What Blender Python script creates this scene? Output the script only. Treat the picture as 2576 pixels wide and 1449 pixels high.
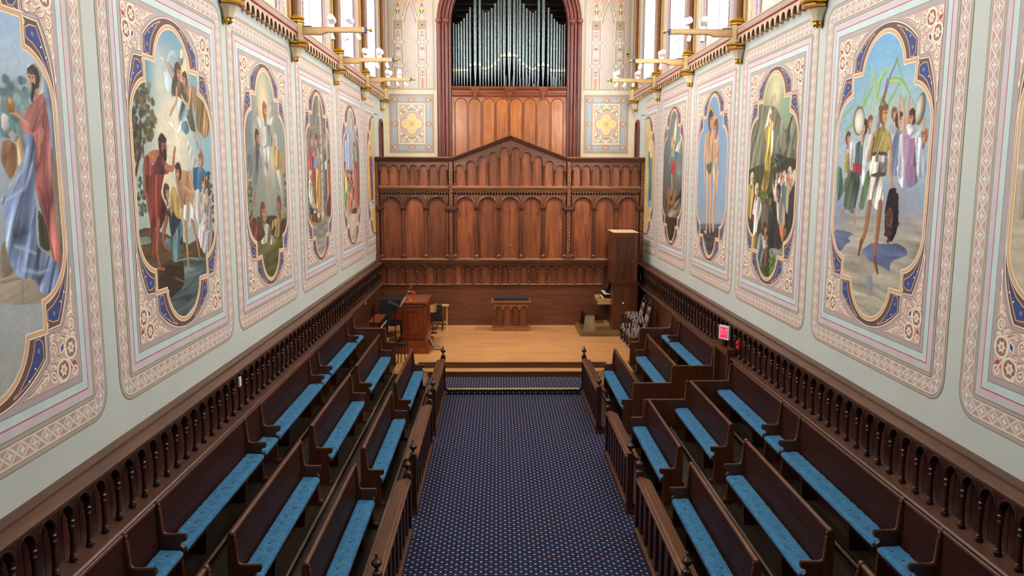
import bpy, bmesh, math, random
import numpy as np
from math import sin, cos, pi, radians, sqrt
from mathutils import Matrix, Vector

random.seed(7)
sc = bpy.context.scene
C = sc.collection
for _o in list(bpy.data.objects):
    bpy.data.objects.remove(_o)

# ------------------------------------------------------------------ camera
cam_d = bpy.data.cameras.new('camera')
cam = bpy.data.objects.new('camera', cam_d)
C.objects.link(cam)
cam_d.sensor_width = 36.0
cam_d.lens = 36.0 * 2010.0 / 2576.0
cam_d.clip_start = 0.05
cam_d.clip_end = 200.0
cr = Vector((0.99984843, -0.01723971, 0.0024312))
cdn = Vector((0.0, -0.13964167, -0.9902021))
cf = Vector((0.0174103, 0.99005202, -0.1396205))
cam.matrix_world = Matrix(((cr.x, -cdn.x, -cf.x, -0.34),
                           (cr.y, -cdn.y, -cf.y, 0.0),
                           (cr.z, -cdn.z, -cf.z, 4.77),
                           (0, 0, 0, 1)))
sc.camera = cam

# ------------------------------------------------------------------ world, exposure
sc.view_settings.view_transform = 'Standard'
sc.view_settings.look = 'None'
sc.view_settings.exposure = 0.42
sc.view_settings.gamma = 1.0
sc.view_settings.use_curve_mapping = False
sc.cycles.max_bounces = 5
sc.cycles.diffuse_bounces = 4
sc.cycles.glossy_bounces = 2
sc.cycles.transmission_bounces = 1
sc.cycles.caustics_reflective = False
sc.cycles.caustics_refractive = False
world = bpy.data.worlds.new('sky')
sc.world = world
world.use_nodes = True
world.node_tree.nodes['Background'].inputs[0].default_value = (0.75, 0.85, 1.0, 1)
world.node_tree.nodes['Background'].inputs[1].default_value = 1.0
WINDOW_GLOW = 17.0      # daylight through the clerestory glass
SPOT_W = 330.0         # watts of each lit track spotlight

# ------------------------------------------------------------------ colours and materials
def lin(c):
    c = c / 255.0
    return c / 12.92 if c <= 0.04045 else ((c + 0.055) / 1.055) ** 2.4
def S(r, g, b):
    return (lin(r), lin(g), lin(b), 1.0)

def nmat(name):
    m = bpy.data.materials.new(name)
    m.use_nodes = True
    nt = m.node_tree
    return m, nt, nt.nodes['Principled BSDF']

def paint(name, col, rough=0.7, metal=0.0, var=0.06, scale=6.0, bump=0.0, spec=0.5):
    m, nt, b = nmat(name)
    n = nt.nodes.new('ShaderNodeTexNoise'); n.inputs['Scale'].default_value = scale
    n.inputs['Detail'].default_value = 4
    tc = nt.nodes.new('ShaderNodeTexCoord'); nt.links.new(tc.outputs['Object'], n.inputs['Vector'])
    r = nt.nodes.new('ShaderNodeValToRGB')
    r.color_ramp.elements[0].position = 0.3; r.color_ramp.elements[1].position = 0.7
    r.color_ramp.elements[0].color = [max(0, c * (1 - var)) for c in col[:3]] + [1]
    r.color_ramp.elements[1].color = [min(1, c * (1 + var)) for c in col[:3]] + [1]
    nt.links.new(n.outputs['Fac'], r.inputs[0]); nt.links.new(r.outputs[0], b.inputs['Base Color'])
    b.inputs['Roughness'].default_value = rough; b.inputs['Metallic'].default_value = metal
    b.inputs['Specular IOR Level'].default_value = spec
    if bump:
        bp = nt.nodes.new('ShaderNodeBump'); bp.inputs['Strength'].default_value = bump
        bp.inputs['Distance'].default_value = 0.01
        nt.links.new(n.outputs['Fac'], bp.inputs['Height']); nt.links.new(bp.outputs[0], b.inputs['Normal'])
    return m

def wood(name, c1, c2, rough=0.38, axis='z', grain=26.0, rnd=0.28, coat=0.15, long=1.2, spec=0.5, bump=0.08):
    m, nt, b = nmat(name)
    L = nt.links.new
    tc = nt.nodes.new('ShaderNodeTexCoord'); oi = nt.nodes.new('ShaderNodeObjectInfo')
    mp = nt.nodes.new('ShaderNodeMapping')
    sc3 = [grain] * 3; sc3['xyz'.index(axis)] = long
    mp.inputs['Scale'].default_value = sc3
    ad = nt.nodes.new('ShaderNodeVectorMath'); ad.operation = 'ADD'
    ml = nt.nodes.new('ShaderNodeMath'); ml.operation = 'MULTIPLY'; ml.inputs[1].default_value = 37.0
    L(oi.outputs['Random'], ml.inputs[0]); L(tc.outputs['Object'], mp.inputs['Vector'])
    L(mp.outputs[0], ad.inputs[0]); L(ml.outputs[0], ad.inputs[1])
    n1 = nt.nodes.new('ShaderNodeTexNoise'); n1.inputs['Scale'].default_value = 1.0
    n1.inputs['Detail'].default_value = 6; n1.inputs['Roughness'].default_value = 0.62
    n1.inputs['Distortion'].default_value = 0.6
    L(ad.outputs[0], n1.inputs['Vector'])
    n2 = nt.nodes.new('ShaderNodeTexNoise'); n2.inputs['Scale'].default_value = 1.6; n2.inputs['Detail'].default_value = 3
    L(tc.outputs['Object'], n2.inputs['Vector'])
    r = nt.nodes.new('ShaderNodeValToRGB')
    r.color_ramp.elements[0].position = 0.28; r.color_ramp.elements[1].position = 0.74
    r.color_ramp.elements[0].color = c1; r.color_ramp.elements[1].color = c2
    L(n1.outputs['Fac'], r.inputs[0])
    # slow blotches plus a tone of its own for each board
    sm = nt.nodes.new('ShaderNodeMath'); sm.operation = 'MULTIPLY_ADD'; sm.inputs[1].default_value = 0.5; sm.inputs[2].default_value = 0.75
    L(n2.outputs['Fac'], sm.inputs[0])
    ob = nt.nodes.new('ShaderNodeMath'); ob.operation = 'MULTIPLY_ADD'; ob.inputs[1].default_value = 2 * rnd; ob.inputs[2].default_value = 1 - rnd
    L(oi.outputs['Random'], ob.inputs[0])
    mm = nt.nodes.new('ShaderNodeMath'); mm.operation = 'MULTIPLY'; L(sm.outputs[0], mm.inputs[0]); L(ob.outputs[0], mm.inputs[1])
    vm = nt.nodes.new('ShaderNodeVectorMath'); vm.operation = 'SCALE'
    L(r.outputs[0], vm.inputs[0]); L(mm.outputs[0], vm.inputs['Scale'])
    L(vm.outputs[0], b.inputs['Base Color'])
    b.inputs['Roughness'].default_value = rough
    b.inputs['Coat Weight'].default_value = coat; b.inputs['Coat Roughness'].default_value = 0.25
    b.inputs['Specular IOR Level'].default_value = spec
    bp = nt.nodes.new('ShaderNodeBump'); bp.inputs['Strength'].default_value = bump; bp.inputs['Distance'].default_value = 0.004
    L(n1.outputs['Fac'], bp.inputs['Height']); L(bp.outputs[0], b.inputs['Normal'])
    return m

def glow(name, col, strength):
    m, nt, b = nmat(name)
    b.inputs['Base Color'].default_value = col
    b.inputs['Emission Color'].default_value = col
    b.inputs['Emission Strength'].default_value = strength
    return m

def vcol(name, rough=0.6):
    m, nt, b = nmat(name)
    a = nt.nodes.new('ShaderNodeVertexColor'); a.layer_name = 'Col'
    nt.links.new(a.outputs['Color'], b.inputs['Base Color'])
    b.inputs['Roughness'].default_value = rough
    b.inputs['Specular IOR Level'].default_value = 0.25
    return m

M = {}
M['wall'] = paint('wall_plaster', S(194, 199, 190), 0.75, var=0.035, scale=1.6)
M['upwall'] = paint('clerestory_plaster', S(200, 188, 186), 0.75, var=0.03, scale=2)
M['ceil'] = paint('ceiling_plaster', S(226, 214, 190), 0.8)
M['wood'] = wood('mahogany_upright', S(62, 31, 20), S(108, 60, 38), axis='z')
M['wood_y'] = wood('mahogany_lengthwise', S(58, 25, 15), S(112, 56, 33), axis='y')
M['wood_x'] = wood('mahogany_crosswise', S(64, 34, 22), S(108, 63, 41), axis='x')
M['ledge'] = wood('toplit_ledge_wood', S(92, 60, 42), S(146, 102, 72), axis='x', rnd=0.05)  # paler than the other mahogany: light from above is put into the colour
M['panel'] = wood('mahogany_panel', S(70, 33, 19), S(136, 75, 41), axis='z', grain=9, rnd=0.38, long=.9)
M['dark'] = wood('dark_mahogany', S(32, 14, 10), S(64, 30, 20), axis='z', rnd=0.15)
M['dark_y'] = wood('dark_mahogany_lengthwise', S(34, 15, 11), S(66, 32, 21), axis='y', rnd=0.15)
M['dark_x'] = wood('dark_mahogany_crosswise', S(46, 21, 13), S(88, 44, 27), axis='x', rnd=0.15)
M['dado'] = wood('dado_panel', S(38, 15, 10), S(78, 34, 21), axis='z', grain=16, rnd=0.3)
M['cap'] = wood('worn_rail_cap', S(64, 38, 25), S(104, 66, 45), axis='y', rnd=0.05)
M['pewcap'] = wood('pew_rail', S(78, 44, 27), S(120, 75, 48), axis='y', rnd=0.1)
M['pewback'] = wood('pew_back_board', S(38, 19, 15), S(64, 34, 26), axis='y', rnd=0.08, rough=0.5, coat=0.0, spec=.15)
M['pewend'] = wood('pew_end_board', S(58, 31, 17), S(98, 56, 32), axis='z', grain=12, rnd=0.15)
M['tier'] = wood('worn_dark_floorboards', S(30, 22, 15), S(62, 48, 34), axis='y', grain=9, rnd=0.05, rough=0.42, coat=0.1)
M['stage'] = wood('oak_platform_floor', S(178, 122, 72), S(214, 160, 104), axis='x', grain=22, rnd=0.05, rough=0.28, coat=0.3)
M['riser'] = wood('step_riser', S(74, 46, 26), S(112, 74, 44), axis='x', rnd=0.1)
M['nosing'] = wood('pale_step_nosing', S(176, 138, 92), S(214, 178, 128), axis='x', rnd=0.05, rough=0.3)
M['orgwood'] = wood('organ_front_wood', S(136, 72, 30), S(188, 112, 52), axis='z', grain=12, rnd=0.1, rough=0.26, coat=0.5)
M['orgtrim'] = wood('organ_trim_wood', S(104, 50, 28), S(146, 78, 46), axis='x', grain=18, rnd=0.1, rough=0.26, coat=0.5)
M['redwood'] = wood('arch_frame_wood', S(82, 34, 24), S(128, 62, 46), axis='z', grain=20, rnd=0.1)
M['cabwood'] = wood('cabinet_wood', S(64, 33, 17), S(108, 62, 34), axis='z', grain=14, rnd=0.08)
M['cherry'] = wood('cherry_desk_wood', S(96, 38, 16), S(142, 66, 32), axis='z', grain=14, rnd=0.06, rough=0.3, coat=0.3)
M['cherry_x'] = wood('cherry_desk_top', S(106, 50, 28), S(146, 80, 50), axis='y', grain=14, rnd=0.06, rough=0.25, coat=0.3)
M['table'] = wood('pulpit_wood', S(108, 60, 34), S(156, 98, 60), axis='z', grain=16, rnd=0.08)
M['greywood'] = wood('weathered_bench_leg', S(118, 104, 82), S(164, 150, 124), axis='z', grain=14, rnd=0.05)
M['oldbase'] = wood('worn_green_brown_plinth', S(84, 68, 40), S(132, 98, 58), axis='x', grain=8, rnd=0.05)
M['gold'] = paint('gold_leaf', S(208, 164, 72), 0.28, 0.85, var=0.12, scale=9)
M['brass'] = paint('brass', S(226, 196, 120), 0.25, 0.9)
M['cream'] = paint('cream_paint', S(198, 163, 106), 0.55)
M['cream2'] = paint('pale_cream_paint', S(216, 199, 164), 0.6)
M['peach'] = paint('peach_paint', S(208, 174, 146), 0.65)
M['taupe'] = paint('taupe_paint', S(172, 152, 138), 0.65)
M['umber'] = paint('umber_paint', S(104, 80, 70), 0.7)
M['shaft'] = paint('brown_marbled_shaft', S(134, 94, 64), 0.4, var=0.12, scale=10)
M['white'] = paint('white_enamel', S(232, 232, 232), 0.35)
M['black'] = paint('black_metal', S(18, 18, 18), 0.45)
M['iron'] = paint('grey_iron_pipe', S(122, 106, 94), 0.45)
M['cloth'] = paint('black_cloth', S(20, 20, 21), 0.8, var=0.3, scale=14, bump=0.5)
M['tin'] = paint('tin_pipe_metal', S(108, 119, 117), 0.3, 0.9, var=0.3, scale=16)
M['lip'] = paint('pipe_mouth', S(226, 218, 182), 0.45)
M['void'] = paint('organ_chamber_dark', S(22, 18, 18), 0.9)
M['lav'] = paint('window_reveal', S(172, 170, 198), 0.7)
M['pane'] = glow('daylit_glass', (0.92, 0.94, 1.0, 1), WINDOW_GLOW)
M['glowlamp'] = glow('lamp_lens', (1.0, 0.9, 0.72, 1), 60.0)
M['exit'] = glow('exit_sign_face', S(255, 40, 90), 0.6)
# painted-ornament colours
for k, c in dict(o_olive=(176, 166, 144), o_oline=(116, 112, 96), o_lat=(232, 212, 196), o_tri=(196, 158, 138), o_dia=(188, 176, 178),
                 o_lav=(204, 192, 196), o_pink=(198, 92, 100), o_aqua=(196, 214, 208), o_mauve=(178, 164, 160), o_mline=(98, 80, 74),
                 o_brown=(108, 78, 72), o_or=(216, 170, 122), o_crm=(238, 222, 200), o_blue=(56, 72, 132), o_black=(26, 26, 34), o_scr=(206, 176, 160),
                 o_scrd=(160, 110, 92), o_red=(186, 70, 58), o_ivory=(236, 226, 202), o_gold=(222, 190, 104), o_blu2=(160, 178, 186), o_red2=(150, 62, 50),
                 o_taupe=(196, 184, 170), o_bluegrey=(150, 156, 170), o_lilac=(180, 168, 182), o_cross=(170, 150, 130), o_dred=(178, 84, 74),
                 o_deep=(52, 72, 128), o_salm=(214, 164, 128), o_wht=(232, 230, 222)).items():
    M[k] = paint('paint_' + k[2:], S(*c), 0.68, var=0.05, scale=5)

# ------------------------------------------------------------------ mesh builder
class MB:
    def __init__(s):
        s.v = []; s.f = []; s.m = []
    def add(s, vs, fs, mi=0):
        o = len(s.v); s.v.extend(vs)
        for f in fs:
            s.f.append([i + o for i in f]); s.m.append(mi)
    def box(s, x0, x1, y0, y1, z0, z1, mi=0):
        s.add([(x0, y0, z0), (x1, y0, z0), (x1, y1, z0), (x0, y1, z0), (x0, y0, z1), (x1, y0, z1), (x1, y1, z1), (x0, y1, z1)],
              [(0, 3, 2, 1), (4, 5, 6, 7), (0, 1, 5, 4), (1, 2, 6, 5), (2, 3, 7, 6), (3, 0, 4, 7)], mi)
    def prism(s, pts, plane, a, b, mi=0):
        def P(p, d):
            return (p[0], d, p[1]) if plane == 'xz' else (d, p[0], p[1]) if plane == 'yz' else (p[0], p[1], d)
        n = len(pts)
        s.add([P(p, a) for p in pts] + [P(p, b) for p in pts],
              [list(range(n))[::-1], list(range(n, 2 * n))] + [(i, (i + 1) % n, n + (i + 1) % n, n + i) for i in range(n)], mi)
    def lathe(s, prof, cx=0, cy=0, cz=0, n=12, mi=0, rot=0.0, sx=1.0, sy=1.0):
        k = len(prof); vs = []
        for i in range(n):
            a = 2 * pi * i / n + rot
            for r, z in prof:
                vs.append((cx + r * cos(a) * sx, cy + r * sin(a) * sy, cz + z))
        fs = []
        for i in range(n):
            j = (i + 1) % n
            for q in range(k - 1):
                fs.append((i * k + q, j * k + q, j * k + q + 1, i * k + q + 1))
        if prof[0][0] > 1e-4: fs.append([i * k for i in range(n)][::-1])
        if prof[-1][0] > 1e-4: fs.append([i * k + k - 1 for i in range(n)])
        s.add(vs, fs, mi)
    def tube(s, pts, r, n=6, mi=0, cap=True, r2=None):
        pts = [Vector(p) for p in pts]; rings = []; vs = []
        up = None
        for i, p in enumerate(pts):
            t = (pts[min(i + 1, len(pts) - 1)] - pts[max(i - 1, 0)]).normalized()
            if up is None:
                up = Vector((0, 0, 1)) if abs(t.z) < 0.9 else Vector((1, 0, 0))
            u = t.cross(up).normalized(); w = u.cross(t).normalized(); up = w
            rr = r if r2 is None else r + (r2 - r) * i / (len(pts) - 1)
            for k in range(n):
                a = 2 * pi * k / n
                vs.append(tuple(p + u * rr * cos(a) + w * rr * sin(a)))
        fs = []
        for i in range(len(pts) - 1):
            for k in range(n):
                fs.append((i * n + k, i * n + (k + 1) % n, (i + 1) * n + (k + 1) % n, (i + 1) * n + k))
        if cap:
            fs.append(list(range(n))[::-1]); fs.append([(len(pts) - 1) * n + k for k in range(n)])
        s.add(vs, fs, mi)
    def sphere(s, c, r, nu=12, nv=8, mi=0, sz=1.0):
        s.lathe([(r * sin(pi * k / nv) if 0 < k < nv else 0.0, -r * sz * cos(pi * k / nv)) for k in range(nv + 1)], c[0], c[1], c[2], nu, mi)
    def mesh(s, name, mats, smooth=40, fix=True):
        me = bpy.data.meshes.new(name)
        me.from_pydata(s.v, [], s.f)
        for k in (mats if isinstance(mats, (list, tuple)) else [mats]):
            me.materials.append(M[k] if isinstance(k, str) else k)
        if any(s.m): me.polygons.foreach_set('material_index', s.m)
        if fix:
            bm = bmesh.new(); bm.from_mesh(me)
            bmesh.ops.recalc_face_normals(bm, faces=bm.faces); bm.to_mesh(me); bm.free()
        if smooth:
            me.polygons.foreach_set('use_smooth', [True] * len(me.polygons))
            me.set_sharp_from_angle(angle=radians(smooth))
        me.update()
        return me
    def build(s, name, mats, parent=None, smooth=40, fix=True):
        return link(name, s.mesh(name, mats, smooth, fix), parent)

def link(name, me, parent=None, loc=None):
    o = bpy.data.objects.new(name, me); C.objects.link(o)
    if parent is not None: o.parent = parent
    if loc is not None: o.location = loc
    return o
def tag(o, label, cat, group=None):
    o['label'] = label; o['category'] = cat
    if group: o['group'] = group
    return o
def thing(name, label, cat, loc=(0, 0, 0), rz=0.0, group=None):
    o = bpy.data.objects.new(name, None); C.objects.link(o)
    o.empty_display_size = 0.1
    o.location = loc; o.rotation_euler = (0, 0, rz)
    return tag(o, label, cat, group)
def struct(o, label=None):
    o['kind'] = 'structure'
    if label: o['label'] = label
    return o
def sempty(name, label):
    o = bpy.data.objects.new(name, None); C.objects.link(o)
    return struct(o, label)
def bx(name, mats, parent, *b, mi=0):
    m = MB(); m.box(*b); return m.build(name, mats, parent, smooth=0)

# ------------------------------------------------------------------ carpet material
def carpet_mat():
    m, nt, b = nmat('figured_carpet')
    L = nt.links.new; N = nt.nodes.new
    geo = N('ShaderNodeNewGeometry')
    sp = N('ShaderNodeSeparateXYZ'); L(geo.outputs['Position'], sp.inputs[0])
    def mth(op, a, bb=None):
        n = N('ShaderNodeMath'); n.operation = op
        for i, x in enumerate((a, bb)):
            if x is None: continue
            if isinstance(x, (int, float)): n.inputs[i].default_value = x
            else: L(x, n.inputs[i])
        return n.outputs[0]
    # along the aisle the cloth runs in y, and up the risers in z
    yy = mth('SUBTRACT', sp.outputs['Y'], sp.outputs['Z'])
    px, py = 0.122, 0.126
    def spot(ox, oy, kx, ky):
        fx = mth('ABSOLUTE', mth('SUBTRACT', mth('FRACT', mth('ADD', mth('DIVIDE', sp.outputs['X'], px), ox + 50)), 0.5))
        fy = mth('ABSOLUTE', mth('SUBTRACT', mth('FRACT', mth('ADD', mth('DIVIDE', yy, py), oy + 50)), 0.5))
        return mth('ADD', mth('MULTIPLY', fx, kx), mth('MULTIPLY', fy, ky))
    a = mth('MINIMUM', spot(0, 0, 1, 1), spot(0.5, 0.5, 1, 1))
    pink = mth('LESS_THAN', a, 0.155)
    heart = mth('LESS_THAN', a, 0.04)
    bdot = mth('MINIMUM', spot(0.5, 0, 1, 1), spot(0, 0.5, 1, 1))
    blue = mth('LESS_THAN', bdot, 0.085)
    tiny = mth('LESS_THAN', mth('MINIMUM', spot(0.25, 0.25, 1, 1), mth('MINIMUM', spot(0.75, 0.25, 1, 1), mth('MINIMUM', spot(0.25, 0.75, 1, 1), spot(0.75, 0.75, 1, 1)))), 0.055)
    nz = N('ShaderNodeTexNoise'); nz.inputs['Scale'].default_value = 260
    def mix(f, c1, c2):
        n = N('ShaderNodeMixRGB'); L(f, n.inputs[0])
        for i, c in ((1, c1), (2, c2)):
            if isinstance(c, tuple): n.inputs[i].default_value = c
            else: L(c, n.inputs[i])
        return n.outputs[0]
    c = mix(nz.outputs['Fac'], S(21, 31, 55), S(34, 46, 74))
    c = mix(tiny, c, S(66, 86, 126))
    c = mix(blue, c, S(84, 98, 146))
    c = mix(pink, c, S(204, 166, 150))
    c = mix(heart, c, S(150, 104, 100))
    L(c, b.inputs['Base Color'])
    b.inputs['Roughness'].default_value = 0.95
    b.inputs['Specular IOR Level'].default_value = 0.1
    return m
M['carpet'] = carpet_mat()

# ------------------------------------------------------------------ room shell
YE, YR, ZC = 25.0, -7.0, 12.3          # end wall, rear wall, ceiling
CORB = [3.66, 7.13, 10.6, 14.02, 17.55, 21.05]
WIN0, WIN1, WSILL, WSPR = 0.97, 2.5, 7.55, 9.35

def arch_strip(mb, mp, a0, a1, c, w, zl, zr, spr, top, d0, d1, mi=0, k=12, rise=None):
    """board between a0..a1 with an arched cut-out; mp(a,d,z) gives the place, top(a) the upper edge"""
    rise = w if rise is None else rise
    bot = [(a0, zl), (c - w, zl)] + [(c - w * cos(pi * i / k), spr + rise * sin(pi * i / k)) for i in range(k + 1)] + [(c + w, zr), (a1, zr)]
    q = []
    for p in bot:
        if not q or abs(p[0] - q[-1][0]) > 1e-6 or abs(p[1] - q[-1][1]) > 1e-6: q.append(p)
    n = len(q); vs = []
    for d in (d0, d1):
        vs += [mp(a, d, z) for a, z in q] + [mp(a, d, top(a)) for a, z in q]
    fs = []
    for i in range(n - 1):
        if abs(q[i][0] - q[i + 1][0]) > 1e-6:
            fs.append((i, i + 1, n + i + 1, n + i))
            fs.append((2 * n + i, 3 * n + i, 3 * n + i + 1, 2 * n + i + 1))
            fs.append((n + i, n + i + 1, 3 * n + i + 1, 3 * n + i))
        fs.append((i, 2 * n + i, 2 * n + i + 1, i + 1))
    fs.append((0, n, 3 * n, 2 * n)); fs.append((n - 1, 3 * n - 1, 4 * n - 1, 2 * n - 1))
    mb.add(vs, fs, mi)

def arch_pts(c, w, spr, k=12, rise=None, z0=None):
    rise = w if rise is None else rise
    p = [(c - w * cos(pi * i / k), spr + rise * sin(pi * i / k)) for i in range(k + 1)]
    if z0 is not None: p = [(c - w, z0)] + p + [(c + w, z0)]
    return p

wn = 0
for sg, side in ((-1, 'left'), (1, 'right')):
    w = MB()
    xa, xb = sg * 3.84, sg * 4.30
    x0, x1 = min(xa, xb), max(xa, xb)
    w.box(x0, x1, YR, YE + 0.4, 0, 7.35)
    mp = lambda a, d, z: (sg * d, a, z)
    prev = YR
    for s in CORB:
        w.box(x0, x1, prev, s + WIN0, 7.35, ZC)
        w.box(x0, x1, s + WIN0, s + WIN1, 7.35, 7.5)
        arch_strip(w, mp, s + WIN0, s + WIN1, s + (WIN0 + WIN1) / 2, 0.75, WSPR, WSPR, WSPR, lambda a: ZC, 3.84, 4.30, k=16)
        prev = s + WIN1
    w.box(x0, x1, prev, YE + 0.4, 7.35, ZC)
    struct(w.build('wall_' + side, 'wall', smooth=0, fix=True), 'pale grey-green plaster wall with painted panels on the %s' % side)
    for s in CORB:
        wn += 1
        root = sempty('window_%d' % wn, 'tall round-headed clerestory window in a deep pale reveal, %s wall' % side)
        c = s + (WIN0 + WIN1) / 2
        m = MB(); m.prism(arch_pts(c, 0.70, WSPR, 16, z0=7.58), 'yz', sg * 4.17, sg * 4.18); m.build('pane', 'pane', root, 0)
        m = MB()
        arch_strip(m, mp, c - 0.76, c + 0.76, c, 0.69, 7.56, 7.56, WSPR, lambda a: WSPR + sqrt(max(0.0, 0.76 ** 2 - (a - c) ** 2)), 4.08, 4.165, k=16)
        m.box(min(sg * 4.08, sg * 4.165), max(sg * 4.08, sg * 4.165), c - .76, c + .76, 7.5, 7.58)
        m.build('frame', 'cream2', root, 0)
        m = MB()
        for yy in (c - .76, c + .74): m.box(min(sg * 3.845, sg * 4.08), max(sg * 3.845, sg * 4.08), yy, yy + .02, 7.5, WSPR)
        m.build('reveal', 'lav', root, 0)
        m = MB(); m.prism([(sg * 3.845, 7.50), (sg * 4.08, 7.50), (sg * 4.08, 7.575)], 'xz', c - .74, c + .74); m.build('sill', 'o_lilac', root, 0)
        m = MB(); m.box(min(sg * 4.13, sg * 4.165), max(sg * 4.13, sg * 4.165), c - .02, c + .02, 7.58, WSPR + .66)
        for z in (8.1, 8.7, 9.3): m.box(min(sg * 4.13, sg * 4.165), max(sg * 4.13, sg * 4.165), c - .68, c + .68, z - .012, z + .012)
        m.build('glazing_bar', 'cream2', root, 0)

w = MB()
for sg in (-1, 1): w.box(min(sg * 1.8, sg * 3.84), max(sg * 1.8, sg * 3.84), YE, YE + 0.4, 0, ZC)
arch_strip(w, lambda a, d, z: (a, d, z), -1.8, 1.8, 0, 1.8, 9.34, 9.34, 9.34, lambda a: ZC, YE, YE + 0.4, k=24)
struct(w.build('wall_back', 'cream2', smooth=0), 'cream plaster end wall above the wooden screen')
w = MB(); w.box(-4.3, 4.3, YR - .3, YR, 0, ZC); struct(w.build('wall_rear', 'wall', smooth=0), 'plaster wall behind the gallery')
w = MB(); w.box(-4.3, 4.3, YR - .3, YE + 3.4, ZC, ZC + .2); struct(w.build('ceiling', 'ceil', smooth=0), 'cream ceiling')
# organ chamber behind the arch
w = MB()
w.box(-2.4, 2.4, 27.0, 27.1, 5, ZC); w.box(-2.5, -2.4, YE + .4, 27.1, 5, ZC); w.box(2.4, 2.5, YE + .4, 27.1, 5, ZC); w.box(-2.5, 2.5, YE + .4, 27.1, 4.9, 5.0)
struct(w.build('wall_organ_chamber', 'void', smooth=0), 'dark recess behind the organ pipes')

# floors
def plank_mat():
    m = wood('oak_strip_floor', S(178, 122, 72), S(214, 160, 104), axis='x', grain=22, rnd=0.0, rough=0.28, coat=0.3)
    nt = m.node_tree; L = nt.links.new; b = nt.nodes['Principled BSDF']
    geo = nt.nodes.new('ShaderNodeNewGeometry'); sp = nt.nodes.new('ShaderNodeSeparateXYZ'); L(geo.outputs['Position'], sp.inputs[0])
    def mt(op, *a):
        n = nt.nodes.new('ShaderNodeMath'); n.operation = op
        for i, x in enumerate(a):
            if isinstance(x, (int, float)): n.inputs[i].default_value = x
            else: L(x, n.inputs[i])
        return n.outputs[0]
    row = mt('FLOOR', mt('DIVIDE', sp.outputs['Y'], .075))
    wn_ = nt.nodes.new('ShaderNodeTexWhiteNoise'); wn_.noise_dimensions = '2D'
    cb = nt.nodes.new('ShaderNodeCombineXYZ'); L(row, cb.inputs[0]); L(mt('FLOOR', mt('DIVIDE', mt('ADD', sp.outputs['X'], mt('MULTIPLY', row, 1.37)), 2.2)), cb.inputs[1]); L(cb.outputs[0], wn_.inputs['Vector'])
    joint = mt('GREATER_THAN', mt('FRACT', mt('DIVIDE', sp.outputs['Y'], .075)), .06)
    k = mt('MULTIPLY', mt('MULTIPLY_ADD', wn_.outputs['Value'], .22, .88), mt('MULTIPLY_ADD', joint, .22, .78))
    old = b.inputs['Base Color'].links[0].from_socket
    v = nt.nodes.new('ShaderNodeVectorMath'); v.operation = 'SCALE'; L(old, v.inputs[0]); L(k, v.inputs['Scale']); L(v.outputs[0], b.inputs['Base Color'])
    return m
M['stage'] = plank_mat()
w = MB(); w.box(-3.84, 3.84, YR, 17.06, -0.2, 0); w.box(-1.97, 1.97, 17.06, 18.074, -0.2, 0.139)
struct(w.build('floor', 'carpet', smooth=0), 'navy carpet with small pink and blue diamond figures down the aisle')
st = sempty('floor_platform', 'polished oak platform with two steps')
w = MB(); w.box(-3.84, 3.84, 18.383, YE, -0.2, 0.434)
for sg in (-1, 1): w.box(min(sg * 2.2, sg * 2.69), max(sg * 2.2, sg * 2.69), 17.14, 18.383, -0.2, 0.434)
w.build('platform_boards', 'stage', st, 0)
bx('lower_step', 'stage', st, -2.2, 2.2, 18.074, 18.383, -0.2, 0.281)
bx('riser', 'riser', st, -2.2, 2.2, 18.366, 18.384, 0.281, 0.415)
bx('riser', 'riser', st, -1.97, 1.97, 18.060, 18.075, 0.139, 0.262)
bx('nosing', 'nosing', st, -2.2, 2.2, 18.345, 18.40, 0.415, 0.4375)
bx('nosing', 'nosing', st, -1.97, 1.97, 18.04, 18.09, 0.262, 0.2845)
M['nose'] = paint('polished_pale_brass', S(226, 208, 140), .3)
tag(bx('brass_nosing', 'nose', None, -1.45, 1.45, 17.035, 17.075, 0.118, 0.144), 'brass strip along the edge of the carpeted step', 'stair nosing')
for sg, side in ((-1, 'left'), (1, 'right')):
    t = sempty('floor_tier_' + side, 'three rising tiers of worn dark boards under the %s pews' % side)
    blocks = [(3.2, 17.95)] if sg < 0 else [(3.2, 13.22), (14.35, 17.95)]
    for a, b in blocks:
        for (xa, xb, z) in ((1.60, 2.29, .13), (2.29, 3.0, .45), (3.0, 3.84, .77)):
            bb = min(b, 17.14) if xa < 2.0 else b
            if xa > 2.2 and xa < 2.5 and b > 17.2:
                bb = 17.14
            if xa >= 3.0 and b > 17.2: bb = 17.95
            m = MB()
            n = max(3, round((xb - xa) / .14)); pw = (xb - xa) / n
            for i in range(n):        # boards run lengthwise with open joints
                p, q = sg * (xa + i * pw + .003), sg * (xa + (i + 1) * pw - .003)
                bx('floorboard', 'tier', t, min(p, q), max(p, q), a, bb, z - .011, z)
            p, q = sg * xa, sg * xb
            m.box(min(p, q), max(p, q), a, bb, -.1, z - .012)
            m.build('tier_base', 'tier', t, 0)
        if b > 17.2:
            p, q = sg * 2.69, sg * 3.0
            bx('tier_base', 'tier', t, min(p, q), max(p, q), 17.14, 17.95, -.1, .45)

# ------------------------------------------------------------------ blind arcade along the side walls
BAL = [(.042, 0), (.042, .03), (.034, .035), (.04, .05), (.03, .06), (.027, .09), (.024, .2), (.027, .27), (.036, .288), (.027, .30),
       (.027, .318), (.04, .338), (.03, .35), (.042, .38), (.047, .385), (.047, .41)]
def scaled(prof, h, rs=1.0):
    k = h / prof[-1][1]
    return [(r * rs, z * k) for r, z in prof]

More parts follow.
